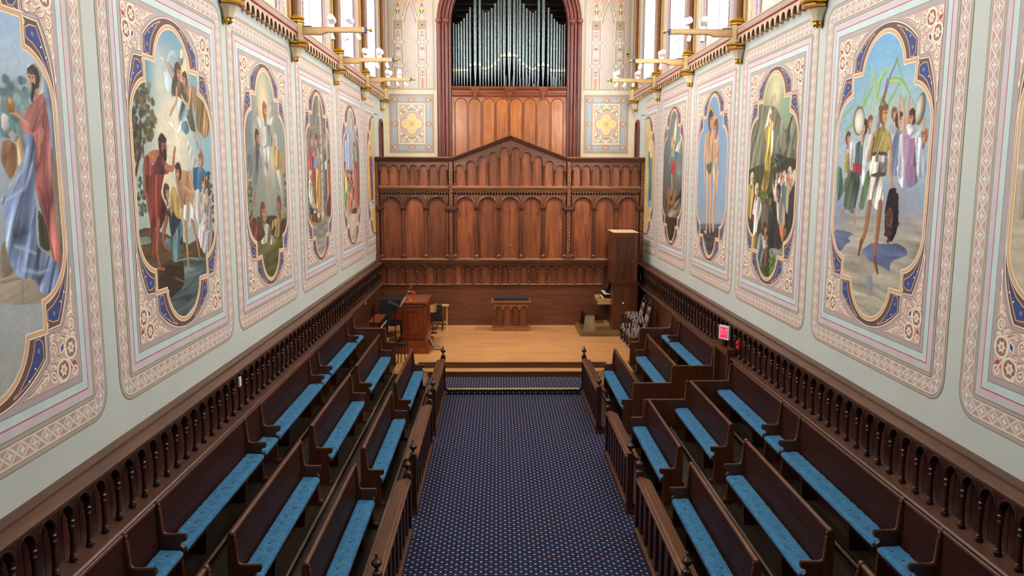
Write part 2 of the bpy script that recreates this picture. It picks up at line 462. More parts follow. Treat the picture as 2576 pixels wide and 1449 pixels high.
PITCH = 0.2592
def dado(sg, side):
    t = thing('arcaded_dado', 'dark mahogany arcade of turned colonnettes running along the %s wall under the murals' % side, 'wainscot')
    y0, n = 3.98, 73
    y1 = y0 + n * PITCH
    X = lambda x: sg * x
    def pr(name, mat, pts, ya, yb):
        m = MB(); m.prism([(X(a), b) for a, b in pts], 'xz', ya, yb); return m.build(name, mat, t, 30)
    pr('cap_rail', 'cap', [(3.84, 2.365), (3.84, 2.28), (3.69, 2.25), (3.655, 2.255), (3.65, 2.285), (3.68, 2.302), (3.755, 2.322), (3.76, 2.345), (3.80, 2.362)], y0, y1)
    pr('ledge', 'cap', [(3.84, 1.735), (3.76, 1.73), (3.625, 1.70), (3.61, 1.685), (3.625, 1.668), (3.70, 1.66), (3.705, 1.63), (3.84, 1.62)], y0, y1)
    m = MB(); m.box(min(X(3.70), X(3.84)), max(X(3.70), X(3.84)), y0, 17.98, 0.0, 1.625)
    m.box(min(X(3.74), X(3.84)), max(X(3.74), X(3.84)), 17.98, y1, .434, 1.625); m.build('lower_board', 'pewend', t, 0)
    m = MB()
    mp = lambda a, d, z: (X(d), a, z)
    for i in range(n):
        a = y0 + i * PITCH
        arch_strip(m, mp, a, a + PITCH, a + PITCH / 2, .098, 2.13, 2.13, 2.13, lambda q: 2.262, 3.68, 3.745, k=8)
    m.build('arch_board', 'dark_y', t, 0)
    m = MB()
    for i in range(n):
        a = y0 + (i + .5) * PITCH
        m.tube([(X(3.682), p, z) for p, z in arch_pts(a, .108, 2.13, 8)], .011, 5, cap=False)
    m.build('arch_moulding', 'dark', t, 60)
    pm = MB(); pm.box(-.012, .012, -PITCH / 2 + .003, PITCH / 2 - .003, 0, .54)
    pme = pm.mesh('panel', 'dado', 0)
    bm_ = MB(); bm_.lathe(scaled(BAL, .405, .76), n=10)
    bme = bm_.mesh('baluster', 'dark', 40)
    for i in range(n):
        link('panel', pme, t, (X(3.80), y0 + (i + .5) * PITCH, 1.73))
        link('baluster', bme, t, (X(3.715), y0 + i * PITCH, 1.728))
dado(-1, 'left'); dado(1, 'right')

# ------------------------------------------------------------------ carved screen across the end of the room
YS = 23.0
scr = thing('carved_screen', 'tall carved mahogany screen with a gabled top and tiers of round arches behind the platform', 'wood screen', (0, YS, 0))
def bar(name, mat, pts, xa, xb, par=scr):            # profile in (y,z), run in x
    m = MB(); m.prism(pts, 'yz', xa, xb); return m.build(name, mat, par, 30)
bx('lower_board', 'wood_x', scr, -3.78, 3.78, 0, .06, .434, 1.62)
bx('skirting_board', 'wood_x', scr, -3.78, 3.78, -.03, .0, .434, .558)
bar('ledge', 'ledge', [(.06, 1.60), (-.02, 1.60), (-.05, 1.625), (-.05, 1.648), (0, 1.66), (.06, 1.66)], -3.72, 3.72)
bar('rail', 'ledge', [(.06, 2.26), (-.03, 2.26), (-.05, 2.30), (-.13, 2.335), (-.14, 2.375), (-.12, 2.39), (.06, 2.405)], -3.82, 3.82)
# low arcade of 28 bays
bm_ = MB(); bm_.lathe(scaled(BAL, .43, .85), n=10); lowcol = bm_.mesh('colonnette', 'wood', 40)
P2 = .2697; X0 = -3.776
pm = MB(); pm.box(-P2 / 2 + .004, P2 / 2 - .004, -.01, .01, 0, .60); lowpan = pm.mesh('panel', 'panel', 0)
m = MB(); mo = MB(); mq = lambda a, d, z: (a, d, z)
for i in range(28):
    a = X0 + i * P2
    arch_strip(m, mq, a, a + P2, a + P2 / 2, .103, 2.09, 2.09, 2.09, lambda q: 2.262, -.02, .03, k=8)
    mo.tube([(x, -.022, z) for x, z in arch_pts(a + P2 / 2, .112, 2.09, 10)], .011, 5, cap=False)
    link('panel', lowpan, scr, (a + P2 / 2, .05, 1.66))
    link('colonnette', lowcol, scr, (a, -.01, 1.66))
link('colonnette', lowcol, scr, (X0 + 28 * P2, -.01, 1.66))
m.build('arch_board', 'wood_x', scr, 0); mo.build('arch_moulding', 'wood', scr, 60)
bx('backing_board', 'dark', scr, -3.78, 3.78, .062, .09, .434, 5.14)

# tall arcade: three, five and three bays
COL = [(.075, 0), (.075, .03), (.06, .04), (.066, .065), (.05, .08), (.045, .10), (.043, 1.37)]
def tall_column(x, par, y=-.015):
    m = MB(); m.lathe([(.045, .09), (.043, 1.38)], n=12)
    c = m.build('column', 'wood', par, 50); c.location = (x, y, 2.405)
    m = MB(); m.lathe([(.085, 0), (.085, .03), (.07, .04), (.075, .065), (.055, .08), (.048, .10)], n=12); m.build('base', 'wood', c, 50)
    m = MB(); m.lathe([(.045, 1.36), (.055, 1.375), (.05, 1.385), (.075, 1.42), (.08, 1.44)], n=12)
    m.box(-.09, .09, -.09, .07, 1.44, 1.485)
    for k in (-.05, 0, .05): m.sphere((k, -.075, 1.42), .018, 6, 4)
    m.build('capital', 'dark_x', c, 40)
def big_panel(x0, x1, par, zb, zt, w=None):
    m = MB(); m.box(x0 + .004, x1 - .004, .03, .05, zb, zt); return m.build('panel', 'panel', par, 0)
for xs, n in ((-3.70, 3), (-1.6, 5), (1.77, 3)):
    m = MB(); mo = MB(); mi_ = MB()
    p = 1.93 / 3 if n == 3 else .64
    for i in range(n):
        a = xs + i * p
        arch_strip(m, mq, a, a + p, a + p / 2, .255, 3.885, 3.885, 3.89, lambda q: 4.22, -.02, .03, k=14)
        mo.tube([(x, -.025, z) for x, z in arch_pts(a + p / 2, .285, 3.89, 14)], .03, 6, cap=False)
        mi_.tube([(x, -.02, z) for x, z in arch_pts(a + p / 2, .25, 3.89, 14)], .014, 5, cap=False)
        big_panel(a, a + p, scr, 2.40, 4.20)
        if i: tall_column(a, scr)
    tall_column(xs + .025, scr); tall_column(xs + n * p - .025, scr)
    m.build('arch_board', 'wood_x', scr, 0); mo.build('arch_moulding', 'wood_x', scr, 60); mi_.build('inner_moulding', 'wood_x', scr, 60)
# spandrel carving between the tall arches
for xs, n in ((-3.70, 3), (-1.6, 5), (1.77, 3)):
    p = 1.93 / 3 if n == 3 else .64
    for i in range(n + 1):
        a = xs + i * p
        m = MB()
        for dz, hw in ((0.0, .10), (-.03, .075), (-.06, .05), (-.09, .03)):
            for k in range(int(hw / .025) * 2 + 1):
                xx = a - hw + k * .025
                if xs < xx < xs + n * p: m.sphere((xx, -.022, 4.19 + dz), .011, 5, 4)
        m.build('spandrel_carving', 'table', scr, 60)
# frieze of tiny arches
for xs, xe in ((-3.70, -1.77), (-1.6, 1.6), (1.77, 3.70)):
    m = MB()
    n = round((xe - xs) / .084); p = (xe - xs) / n
    for i in range(n): arch_strip(m, mq, xs + i * p, xs + (i + 1) * p, xs + (i + .5) * p, .028, 4.225, 4.225, 4.255, lambda q: 4.31, -.045, -.015, k=6)
    m.build('frieze', 'wood_x', scr, 0)
for xs, xe in ((-3.72, -1.75), (-1.63, 1.63), (1.75, 3.72)):
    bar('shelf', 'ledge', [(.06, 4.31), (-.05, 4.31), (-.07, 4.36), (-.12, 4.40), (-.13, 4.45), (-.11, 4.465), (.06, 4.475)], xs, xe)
# upper arcades: seven bays either side, ten under the gable
bm_ = MB(); bm_.lathe(scaled([(.045, 0), (.045, .03), (.035, .035), (.038, .06), (.028, .07), (.025, .36), (.034, .375), (.026, .385), (.045, .42), (.05, .425), (.05, .46)], .46), n=10)
upcol = bm_.mesh('colonnette', 'wood', 40)
for xs in (-3.72, 1.765):
    m = MB(); mo = MB()
    p = 1.955 / 7
    for i in range(7):
        a = xs + i * p
        arch_strip(m, mq, a, a + p, a + p / 2, .108, 4.935, 4.935, 4.95, lambda q: 5.15, -.02, .03, k=10)
        mo.tube([(x, -.022, z) for x, z in arch_pts(a + p / 2, .12, 4.95, 10)], .014, 5, cap=False)
        big_panel(a, a + p, scr, 4.47, 5.10)
        link('colonnette', upcol, scr, (a + (.03 if i == 0 else 0), -.02, 4.475))
    link('colonnette', upcol, scr, (xs + 7 * p - .03, -.02, 4.475))
    m.build('arch_board', 'wood_x', scr, 0); mo.build('arch_moulding', 'wood_x', scr, 60)
m = MB(); mo = MB()
capz = [5.40, 5.268, 5.15, 5.026, 4.911, 4.911]
gt = lambda x: 5.80 - abs(x) * (5.80 - 5.17) / 1.64
for i in range(10):
    kl, kr = abs(i - 5), abs(i + 1 - 5)
    a = -1.6 + i * .32; b = a + .32
    spr = max(capz[kl], capz[kr]) + .03
    arch_strip(m, mq, a, b, (a + b) / 2, .122, capz[kl] + .02, capz[kr] + .02, spr, gt, -.02, .03, k=10)
    ap = arch_pts((a + b) / 2, .135, spr, 10)
    lo = capz[kr] + .02 if kr > kl else capz[kl] + .02
    ap = (ap + [(b - .025, lo)]) if kr > kl else ([(a + .025, lo)] + ap)
    mo.tube([(x, -.022, z) for x, z in ap], .015, 5, cap=False)
    mm = MB(); mm.prism([(a + .004, 4.47), (b - .004, 4.47), (b - .004, spr + .15), (a + .004, spr + .15)], 'xz', .03, .05); mm.build('panel', 'panel', scr, 0)
m.build('arch_board', 'wood_x', scr, 0); mo.build('arch_moulding', 'wood_x', scr, 60)
for i in range(11):
    k = abs(i - 5); h = capz[k] + .02 - 4.475
    mm = MB(); mm.lathe([(.045, 0), (.045, .03), (.035, .035), (.038, .06), (.028, .07), (.025, h - .1), (.034, h - .085), (.026, h - .075), (.045, h - .04), (.05, h - .035), (.05, h)], n=10)
    mm.build('colonnette', 'wood', scr, 40).location = (-1.6 + i * .32 + (.03 if i == 0 else -.03 if i == 10 else 0), -.02, 4.475)
# cornice and gable
CP = [(.10, 5.145), (-.03, 5.145), (-.05, 5.17), (-.10, 5.20), (-.12, 5.235), (-.16, 5.25), (-.16, 5.28), (.10, 5.29)]
bar('cornice', 'wood_x', CP, -3.82, -1.62); bar('cornice', 'wood_x', CP, 1.62, 3.82)
for sg in (-1, 1):
    m = MB(); n = len(CP); vs = []
    for x, dz in ((sg * 1.64, 0.0), (0.0, .615)):
        vs += [(x, y, z + dz) for y, z in CP]
    m.add(vs, [[i, (i + 1) % n, n + (i + 1) % n, n + i] for i in range(n)] + [list(range(n)), list(range(n, 2 * n))])
    m.build('gable_beam', 'wood_x', scr, 30)
# pilasters with a carved chain
for x in (-3.79, -1.685, 1.685, 3.79):
    m = MB(); m.box(x - .06, x + .06, -.07, .06, 2.5, 3.79); m.box(x - .055, x + .055, -.07, .06, 3.88, 5.15)
    p = m.build('pilaster', 'wood', scr, 0)
    m = MB(); m.prism([(x - .10, 2.34), (x + .10, 2.34), (x + .10, 2.48), (x + .075, 2.53), (x - .075, 2.53), (x - .10, 2.48)], 'xz', -.15, .0); m.build('pedestal', 'wood_x', p, 0)
    m = MB(); m.prism([(x - .10, 3.78), (x + .10, 3.78), (x + .17, 3.84), (x + .18, 3.885), (x - .18, 3.885), (x - .17, 3.84)], 'xz', -.12, .0)
    for k in range(6): m.sphere((x - .13 + k * .052, -.125, 3.83), .02, 6, 4)
    m.build('capital', 'dark_x', p, 0)
    for za, zb in ((2.58, 3.74), (3.94, 5.10)):
        m = MB()
        k = 0; z = za
        while z < zb:
            s = .022 * (1 if k % 2 else -1)
            m.sphere((x + s, -.074, z), .02, 6, 4); m.tube([(x - .03, -.072, z - .02), (x + .03, -.072, z + .02)], .008, 4)
            z += .052; k += 1
        m.build('carved_chain', 'table', p, 60)
m = MB(); m.box(-.07, .07, -.0, .012, 0, .073)
o = m.build('brass_plaque', 'brass', None, 0); o.location = (-.005, 23.018, 2.73); tag(o, 'small brass plaque on the middle panel of the carved screen', 'plaque')

# ------------------------------------------------------------------ organ arch and pipe organ
arch = thing('organ_arch', 'red-brown moulded wooden arch framing the organ pipes', 'arch', (0, YE, 0))
def arch_path(r, y, z0=5.0, k=28):
    return [(-r, y, z0)] + [(-r * cos(pi * i / k), y, 9.34 + r * sin(pi * i / k)) for i in range(k + 1)] + [(r, y, z0)]
m = MB()
arch_strip(m, mq, -2.2, 2.2, 0, 1.76, 5.0, 5.0, 9.34, lambda a: 9.34 + sqrt(max(0.0, 2.2 ** 2 - a * a)) if abs(a) < 2.199 else 9.34, -.05, .3, k=28)
m.build('frame_board', 'redwood', arch, 0)
for r, t, y in ((1.80, .035, -.05), (1.90, .05, -.07), (2.0, .045, -.05), (2.13, .06, -.08)):
    m = MB(); m.tube(arch_path(r, y), t, 8); m.build('moulding', 'redwood', arch, 50)
for sg in (-1, 1):
    for r, y in ((1.90, -.07), (2.13, -.08)):
        m = MB(); m.lathe([(.05, -.1), (.07, -.06), (.055, -.05), (.085, .0), (.095, .02), (.095, .06), (.07, .075), (.08, .1)], sg * r, y, 9.34, 12)
        m.build('capital', 'redwood', arch, 50)

org = thing('pipe_organ', 'pipe organ with ranks of grey metal pipes above a polished panelled wooden front', 'organ', (0, YE, 0))
m = MB(); m.box(-1.76, 1.76, .06, .12, 4.9, 7.2); m.build('front_board', 'orgwood', org, 0)
for i in range(8):
    c = -1.475 + i * .4214
    m = MB(); m.prism(arch_pts(c, .17, 6.92, 12, z0=5.0), 'xz', .045, .06)
    p = m.build('panel', 'orgwood', org, 0)
    m = MB(); pts = [(c - .185, .05, 5.0)] + [(x, .05, z) for x, z in arch_pts(c, .185, 6.92, 12)] + [(c + .185, .05, 5.0)]
    m.tube(pts, .016, 6); m.build('moulding', 'orgtrim', p, 60)
m = MB(); m.prism([(.12, 7.15), (.02, 7.15), (.0, 7.19), (.0, 7.25), (-.02, 7.27), (-.02, 7.33), (-.06, 7.38), (-.08, 7.42), (-.08, 7.445), (.6, 7.445), (.6, 7.38)], 'yz', -1.75, 1.75)
m.build('shelf', 'orgtrim', org, 30)
for x, k in ((-1.04, .75), (0, 1.0), (1.04, .75)):
    m = MB()
    for z0, z1, w0, w1 in ((7.37, 7.445, .30, .33), (7.29, 7.37, .2, .24), (7.21, 7.29, .12, .15), (7.13, 7.21, .06, .08), (7.09, 7.13, .02, .035)):
        w0 *= k; w1 *= k
        m.add([(x - w0, .02, z0), (x - w1, .02, z1), (x + w1, .02, z1), (x + w0, .02, z0), (x - w0 * .6, -.02 - w0 * .35, z0), (x - w1 * .6, -.02 - w1 * .35, z1), (x + w1 * .6, -.02 - w1 * .35, z1), (x + w0 * .6, -.02 - w0 * .35, z0)],
              [(0, 1, 5, 4), (4, 5, 6, 7), (7, 6, 2, 3), (1, 2, 6, 5), (0, 4, 7, 3)])
    m.sphere((x, -.03, 7.075), .03, 8, 6); m.build('bracket', 'orgtrim', org, 0)
PIPES = [(-1.697, 8.011, .057, 9.33), (-1.62, 8.011, .057, 9.30), (-1.537, 8.011, .057, 9.324), (-1.453, 8.012, .057, 9.394), (-1.37, 8.012, .06, 9.48),
         (-1.283, 8.012, .06, 9.618), (-1.186, 8.159, .074, 9.8), (-1.036, 8.185, .10, 10.5), (-.893, 8.16, .084, 10.35), (-.800, 8.073, .057, 9.70),
         (-.72, 8.048, .064, 9.653), (-.63, 8.08, .064, 9.686), (-.53, 8.129, .072, 9.775), (-.43, 8.201, .08, 9.912), (-.325, 8.308, .074, 10.2),
         (-.243, 8.438, .068, 10.4), (-.150, 8.448, .092, 10.7)]
PIPES = PIPES + [(.003, 8.488, .13, 10.9)] + [(-a, b, c, d) for a, b, c, d in PIPES[::-1]]
for x, zm, w, zt in PIPES:
    r = w / 2 * 1.06
    big = w > .08
    y = .14 if not big else .10
    m = MB(); m.lathe([(r * .22, 7.445), (r, zm - .13), (r, zt)], x, y, 0, 14)
    p = m.build('pipe', 'tin', org, 30)
    m = MB(); vs = []; hh = max(.10, r * 2.1)
    for i in range(7):
        a = -pi / 2 + (i - 3) * .30
        tz = zm - hh * .12 * abs(i - 3) ** 1.5
        for z in (zm - hh, tz): vs.append((x + (r + .004) * cos(a), y + (r + .004) * sin(a), z))
    m.add(vs, [(2 * i, 2 * i + 2, 2 * i + 3, 2 * i + 1) for i in range(6)]); m.build('mouth', 'lip', p, 60, fix=False)
    m = MB(); m.box(x - r * .8, x + r * .8, y - r - .003, y - r * .55, zm - hh - .014, zm - hh); m.build('slot', 'black', p, 0)
random.seed(5)
for k in range(26):
    x = (.1 + .42 * random.random()) if k < 4 else (.35 + .55 * random.random() if k < 15 else 1.25 + .42 * random.random())
    if k < 4: x = random.choice((-.1, .07, .13, -.06))
    h = random.uniform(.12, .42); r = .012 + .01 * random.random()
    m = MB(); m.lathe([(r * .3, 7.445), (r, 7.445 + h * .3), (r, 7.445 + h)], x, .36 + .02 * (k % 7), 0, 8); m.build('small_pipe', 'tin', org, 30)
for z in (8.9, 9.1, 9.3, 9.49, 9.68, 9.87, 10.06, 10.25, 10.44):
    bx('shutter_slat', 'dark_x', org, -2.38, 2.38, 1.9, 1.99, z - .02, z + .02)

# ------------------------------------------------------------------ flat painted ornament
class FB(MB):
    """flat shapes in (u,v) at a small distance d off the wall: local x=u, z=v, y=-d"""
    def fp(s, pts, d, mi):
        s.add([(p[0], -d, p[1]) for p in pts], [list(range(len(pts)))], mi)
    def rect(s, u0, u1, v0, v1, d, mi): s.fp([(u0, v0), (u1, v0), (u1, v1), (u0, v1)], d, mi)
    def ring(s, A, B, d, mi, closed=True):
        n = len(A); s.add([(p[0], -d - 5e-6 * (i % n), p[1]) for i, p in enumerate(list(A) + list(B))],
                          [(i, (i + 1) % n, n + (i + 1) % n, n + i) for i in range(n if closed else n - 1)], mi)
    def rib(s, pts, w, d, mi, closed=False, w2=None):
        A = []; B = []; n = len(pts)
        for i, p in enumerate(pts):
            a = pts[(i - 1) % n] if (closed or i) else p
            b = pts[(i + 1) % n] if (closed or i < n - 1) else p
            tx, ty = b[0] - a[0], b[1] - a[1]; L = sqrt(tx * tx + ty * ty) or 1
            ww = (w if w2 is None else w + (w2 - w) * i / (n - 1)) / 2
            nx, ny = -ty / L * ww, tx / L * ww
            A.append((p[0] + nx, p[1] + ny)); B.append((p[0] - nx, p[1] - ny))
        s.ring(A, B, d, mi, closed)
    def frame(s, u0, u1, v0, v1, w, d, mi):
        s.ring([(u0, v0), (u1, v0), (u1, v1), (u0, v1)], [(u0 + w, v0 + w), (u1 - w, v0 + w), (u1 - w, v1 - w), (u0 + w, v1 - w)], d, mi)
    def disc(s, c, r, d, mi, n=20, sy=1.0): s.fp([(c[0] + r * cos(2 * pi * i / n), c[1] + r * sy * sin(2 * pi * i / n)) for i in range(n)], d, mi)
    def circ(s, c, r, w, d, mi, n=24): s.rib([(c[0] + r * cos(2 * pi * i / n), c[1] + r * sin(2 * pi * i / n)) for i in range(n)], w, d, mi, True)
    def star(s, c, r, r2, k, d, mi, rot=0.0):
        s.fp([(c[0] + (r if i % 2 == 0 else r2) * cos(pi * i / k + rot), c[1] + (r if i % 2 == 0 else r2) * sin(pi * i / k + rot)) for i in range(2 * k)], d, mi)
    def spiral(s, c, r, turns, a0, w, d, mi, sgn=1, n=22):
        pts = [(c[0] + r * (1 - .85 * i / n) * cos(a0 + sgn * 2 * pi * turns * i / n), c[1] + r * (1 - .85 * i / n) * sin(a0 + sgn * 2 * pi * turns * i / n)) for i in range(n + 1)]
        s.rib(pts, w, d, mi, False, w * .55); s.disc(pts[-1], w * .7, d, mi, 8); return pts[0]
    def leaf(s, p, q, w, d, mi):
        mx, my = (p[0] + q[0]) / 2, (p[1] + q[1]) / 2; dx, dy = q[0] - p[0], q[1] - p[1]
        L = sqrt(dx * dx + dy * dy) or 1; nx, ny = -dy / L * w / 2, dx / L * w / 2
        s.fp([p, (mx + nx * .8 - dx * .2, my + ny * .8 - dy * .2), (mx + nx, my + ny), q, (mx - nx, my - ny), (mx - nx * .8 - dx * .2, my - ny * .8 - dy * .2)], d, mi)
    def bez(s, p0, p1, p2, n=10):
        return [((1 - t) ** 2 * p0[0] + 2 * t * (1 - t) * p1[0] + t * t * p2[0], (1 - t) ** 2 * p0[1] + 2 * t * (1 - t) * p1[1] + t * t * p2[1]) for t in [i / n for i in range(n + 1)]]

def quat(c, r):           # quatrefoil outline with pointed cusps
    p = []
    for k in range(4):
        a = k * pi / 2
        cx, cy = c[0] + r * .52 * cos(a), c[1] + r * .52 * sin(a)
        for i in range(9):
            b = a - 1.70 + 3.40 * i / 8
            p.append((cx + r * .46 * cos(b), cy + r * .46 * sin(b)))
    return p
def crosslet(c, r):       # cross with pointed tips
    p = []
    for k in range(4):
        a = k * pi / 2
        for rr, da in ((.45, -.785), (.62, -.62), (.78, -.42), (1.0, 0), (.78, .42), (.62, .62)):
            p.append((c[0] + r * rr * cos(a + da), c[1] + r * rr * sin(a + da)))
    return p

def lower_end_panel(sg, side):
    b = FB(); O = ['o_bluegrey', 'o_salm', 'cream2', 'o_blu2', 'o_red2', 'o_gold', 'o_crm', 'o_cross', 'o_lilac', 'o_ivory', 'o_dred', 'peach']
    w, h = .69, .89
    b.rect(-w, w, -h, h, .002, 0); b.rect(-w + .02, w - .02, -h + .02, h - .02, .003, 7); b.rect(-w + .09, w - .09, -h + .09, h - .09, .004, 6)
    b.rect(-w + .10, w - .10, -h + .10, h - .10, .005, 4); b.rect(-w + .11, w - .11, -h + .11, h - .11, .006, 3)
    b.rect(-w + .24, w - .24, -h + .24, h - .24, .007, 4); b.rect(-w + .25, w - .25, -h + .25, h - .25, .008, 11)
    b.rect(-.40, .40, -.60, .60, .009, 6); b.rect(-.375, .375, -.575, .575, .010, 7); b.frame(-.35, .35, -.55, .55, .01, .011, 9)
    for uu in (-w + .175, 0, w - .175):
        for vv in (-h + .175, 0, h - .175):
            if uu == 0 and vv == 0: continue
            b.star((uu, vv), .085, .085, 2, .0105, 4); b.star((uu, vv), .062, .062, 2, .0115, 9); b.star((uu, vv), .046, .046, 2, .0125, 5); b.star((uu, vv), .02, .012, 4, .0135, 4)
            for q in (-1, 1):
                b.rib([(uu + q * .075, vv), (uu + q * .12, vv + .06)], .008, .0105, 4); b.rib([(uu + q * .075, vv), (uu + q * .12, vv - .06)], .008, .0105, 4)
    for s1 in (-1, 1):
        for s2 in (-1, 1):
            b.spiral((s1 * .24, s2 * .44), .085, 1.4, 0 if s1 > 0 else pi, .024, .0118, 9, s1 * s2)
            b.spiral((s1 * .09, s2 * .47), .05, 1.2, pi if s1 > 0 else 0, .02, .0118, 9, -s1 * s2)
            b.leaf((s1 * .30, s2 * .36), (s1 * .33, s2 * .24), .06, .0118, 9); b.leaf((s1 * .12, s2 * .43), (s1 * .20, s2 * .36), .05, .0118, 9)
            b.leaf((s1 * .32, s2 * .50), (s1 * .20, s2 * .52), .045, .0118, 9)
        b.leaf((0, s1 * .44), (0, s1 * .60), .10, .0118, 9); b.leaf((0, s1 * .43), (0, s1 * .55), .04, .0122, 7)
    b.disc((0, 0), .385, .0125, 9, 40); b.disc((0, 0), .365, .0132, 10, 40); b.disc((0, 0), .35, .0138, 11, 40); b.disc((0, 0), .30, .0144, 8, 40); b.circ((0, 0), .295, .012, .015, 0, 40)
    for k in range(16): b.disc((.255 * cos(pi * k / 8 + .2), .255 * sin(pi * k / 8 + .2)), .009, .0152, 10, 8)
    b.fp(quat((0, 0), .305), .0158, 9)
    b.fp(quat((0, 0), .285), .0164, 5)
    for k in range(4):
        a = k * pi / 2; cx, cy = .155 * cos(a), .155 * sin(a)
        b.circ((cx, cy), .085, .010, .017, 9, 18); b.spiral((cx - .03 * sin(a), cy + .03 * cos(a)), .04, 1.2, a, .01, .0175, 9); b.spiral((cx + .03 * sin(a), cy - .03 * cos(a)), .04, 1.2, a, .01, .0175, 9, -1)
        b.star((.06 * cos(a + pi / 4), .06 * sin(a + pi / 4)), .035, .018, 4, .0178, 7, pi / 4)
    b.star((0, 0), .03, .012, 4, .018, 10)
    o = b.build('painted_wall_panel', O, None, 0, fix=False); o.location = (sg * 2.985, YE, 6.33)
    tag(o, 'painted square panel with a gold quatrefoil in a circle, %s of the organ' % side, 'painting', 'quatrefoil panels beside the organ')

def upper_end_panel(sg, side):
    b = FB(); O = ['o_bluegrey', 'o_salm', 'o_taupe', 'o_cross', 'o_crm', 'o_deep', 'o_gold', 'o_red2', 'o_wht', 'cream2', 'o_mline']
    z0, z1 = 0.0, 4.6
    b.rect(-.715, .715, z0, z1, .002, 0); b.rect(-.695, .695, z0 + .02, z1, .003, 9); b.rect(-.675, .675, z0 + .03, z1, .004, 10); b.rect(-.665, .665, z0 + .036, z1, .005, 2)
    for c in (-.385, .34):
        b.rect(c - .165, c + .165, z0 + .036, 2.05, .006, 4); b.rect(c - .148, c + .148, z0 + .036, 2.05, .007, 3); b.rect(c - .105, c + .105, z0 + .036, 1.78, .008, 2)
        for zq in (1.41, .715):
            b.fp(crosslet((c, zq), .205), .009, 3); b.fp(crosslet((c, zq), .165), .010, 4); b.fp(crosslet((c, zq), .135), .011, 3)
            for a in range(4): b.rib([(c, zq), (c + .085 * cos(a * pi / 2), zq + .085 * sin(a * pi / 2))], .028, .012, 8); b.disc((c + .085 * cos(a * pi / 2), zq + .085 * sin(a * pi / 2)), .024, .012, 8, 8)
        b.star((c, 1.06), .075, .075, 2, .009, 8); b.star((c, 1.06), .05, .05, 2, .010, 3); b.star((c, 1.06), .03, .03, 2, .011, 8)
        for zz in (1.70, 1.62, 1.23, .90, .52, .44, 1.20):
            b.star((c, zz), .03, .012, 4, .010, 7); b.rib([(c - .07, zz), (c + .07, zz)], .007, .0095, 10); b.disc((c - .06, zz), .011, .010, 10, 8); b.disc((c + .06, zz), .011, .010, 10, 8)
        b.rect(c - .04, c + .04, z0 + .036, .34, .009, 3); b.rect(c - .03, c + .03, z0 + .036, .33, .0095, 1)
        for k in range(6): b.star((c, .06 + k * .05), .016, .016, 2, .010, 7)
        # interlaced pointed arches over each strip
        for q in (-1, 1):
            p = [(c + q * .155, 1.98)] + b.bez((c + q * .155, 1.98), (c + q * .12, 2.35), (c - q * .33, 2.95), 12)
            b.rib(p, .06, .0105, 3); b.rib(p, .022, .0115, 4)
            b.spiral((c + q * .17, 2.28), .05, 1.0, pi / 2, .03, .012, 6, q); b.leaf((c + q * .17, 2.2), (c + q * .15, 2.05), .04, .012, 6); b.disc((c + q * .155, 1.96), .03, .012, 6, 8)
        b.star((c, 2.36), .18, .075, 2, .013, 5, pi / 2); b.fp(crosslet((c, 2.38), .095), .014, 6); b.rib([(c, 2.33), (c, 2.02)], .03, .0135, 4, False, .012); b.star((c, 1.92), .05, .025, 4, .014, 6); b.leaf((c, 1.95), (c, 1.82), .05, .014, 6)
        b.fp([(c - .10, 2.62), (c, 2.50), (c + .10, 2.62), (c, 2.9)], .0095, 1)
    b.fp([(-.33, 2.75), (-.19, 2.45), (-.02, 2.86), (.15, 2.45), (.29, 2.75), (.29, 3.2), (-.33, 3.2)], .0085, 1)
    p = b.bez((-.22, 1.98), (-.20, 2.3), (-.025, 2.66), 10) + b.bez((-.025, 2.66), (.15, 2.3), (.18, 1.98), 10)
    b.rib(p, .10, .0092, 3); b.rib(p, .022, .0098, 4)
    o = b.build('painted_wall_panel', O, None, 0, fix=False); o.location = (sg * 2.975, YE, 7.345)
    if sg > 0: o.scale = (-1, 1, 1)
    tag(o, 'tall taupe painted panel with pointed arches and crosses, %s of the organ' % side, 'painting', 'tall panels beside the organ')
for sg, side in ((-1, 'left'), (1, 'right')):
    lower_end_panel(sg, side); upper_end_panel(sg, side)
m = MB(); m.box(-.05, .05, -.03, 0, 0, .14)
o = m.build('thermostat', 'cream2', None, 0); o.location = (3.6, YE, 8.32); tag(o, 'small cream wall control box with a dark screen beside the right organ panel', 'thermostat')
bx('screen', 'black', o, -.035, .035, -.034, -.03, .075, .125); bx('dial', 'black', o, -.02, .02, -.034, -.03, .02, .05)

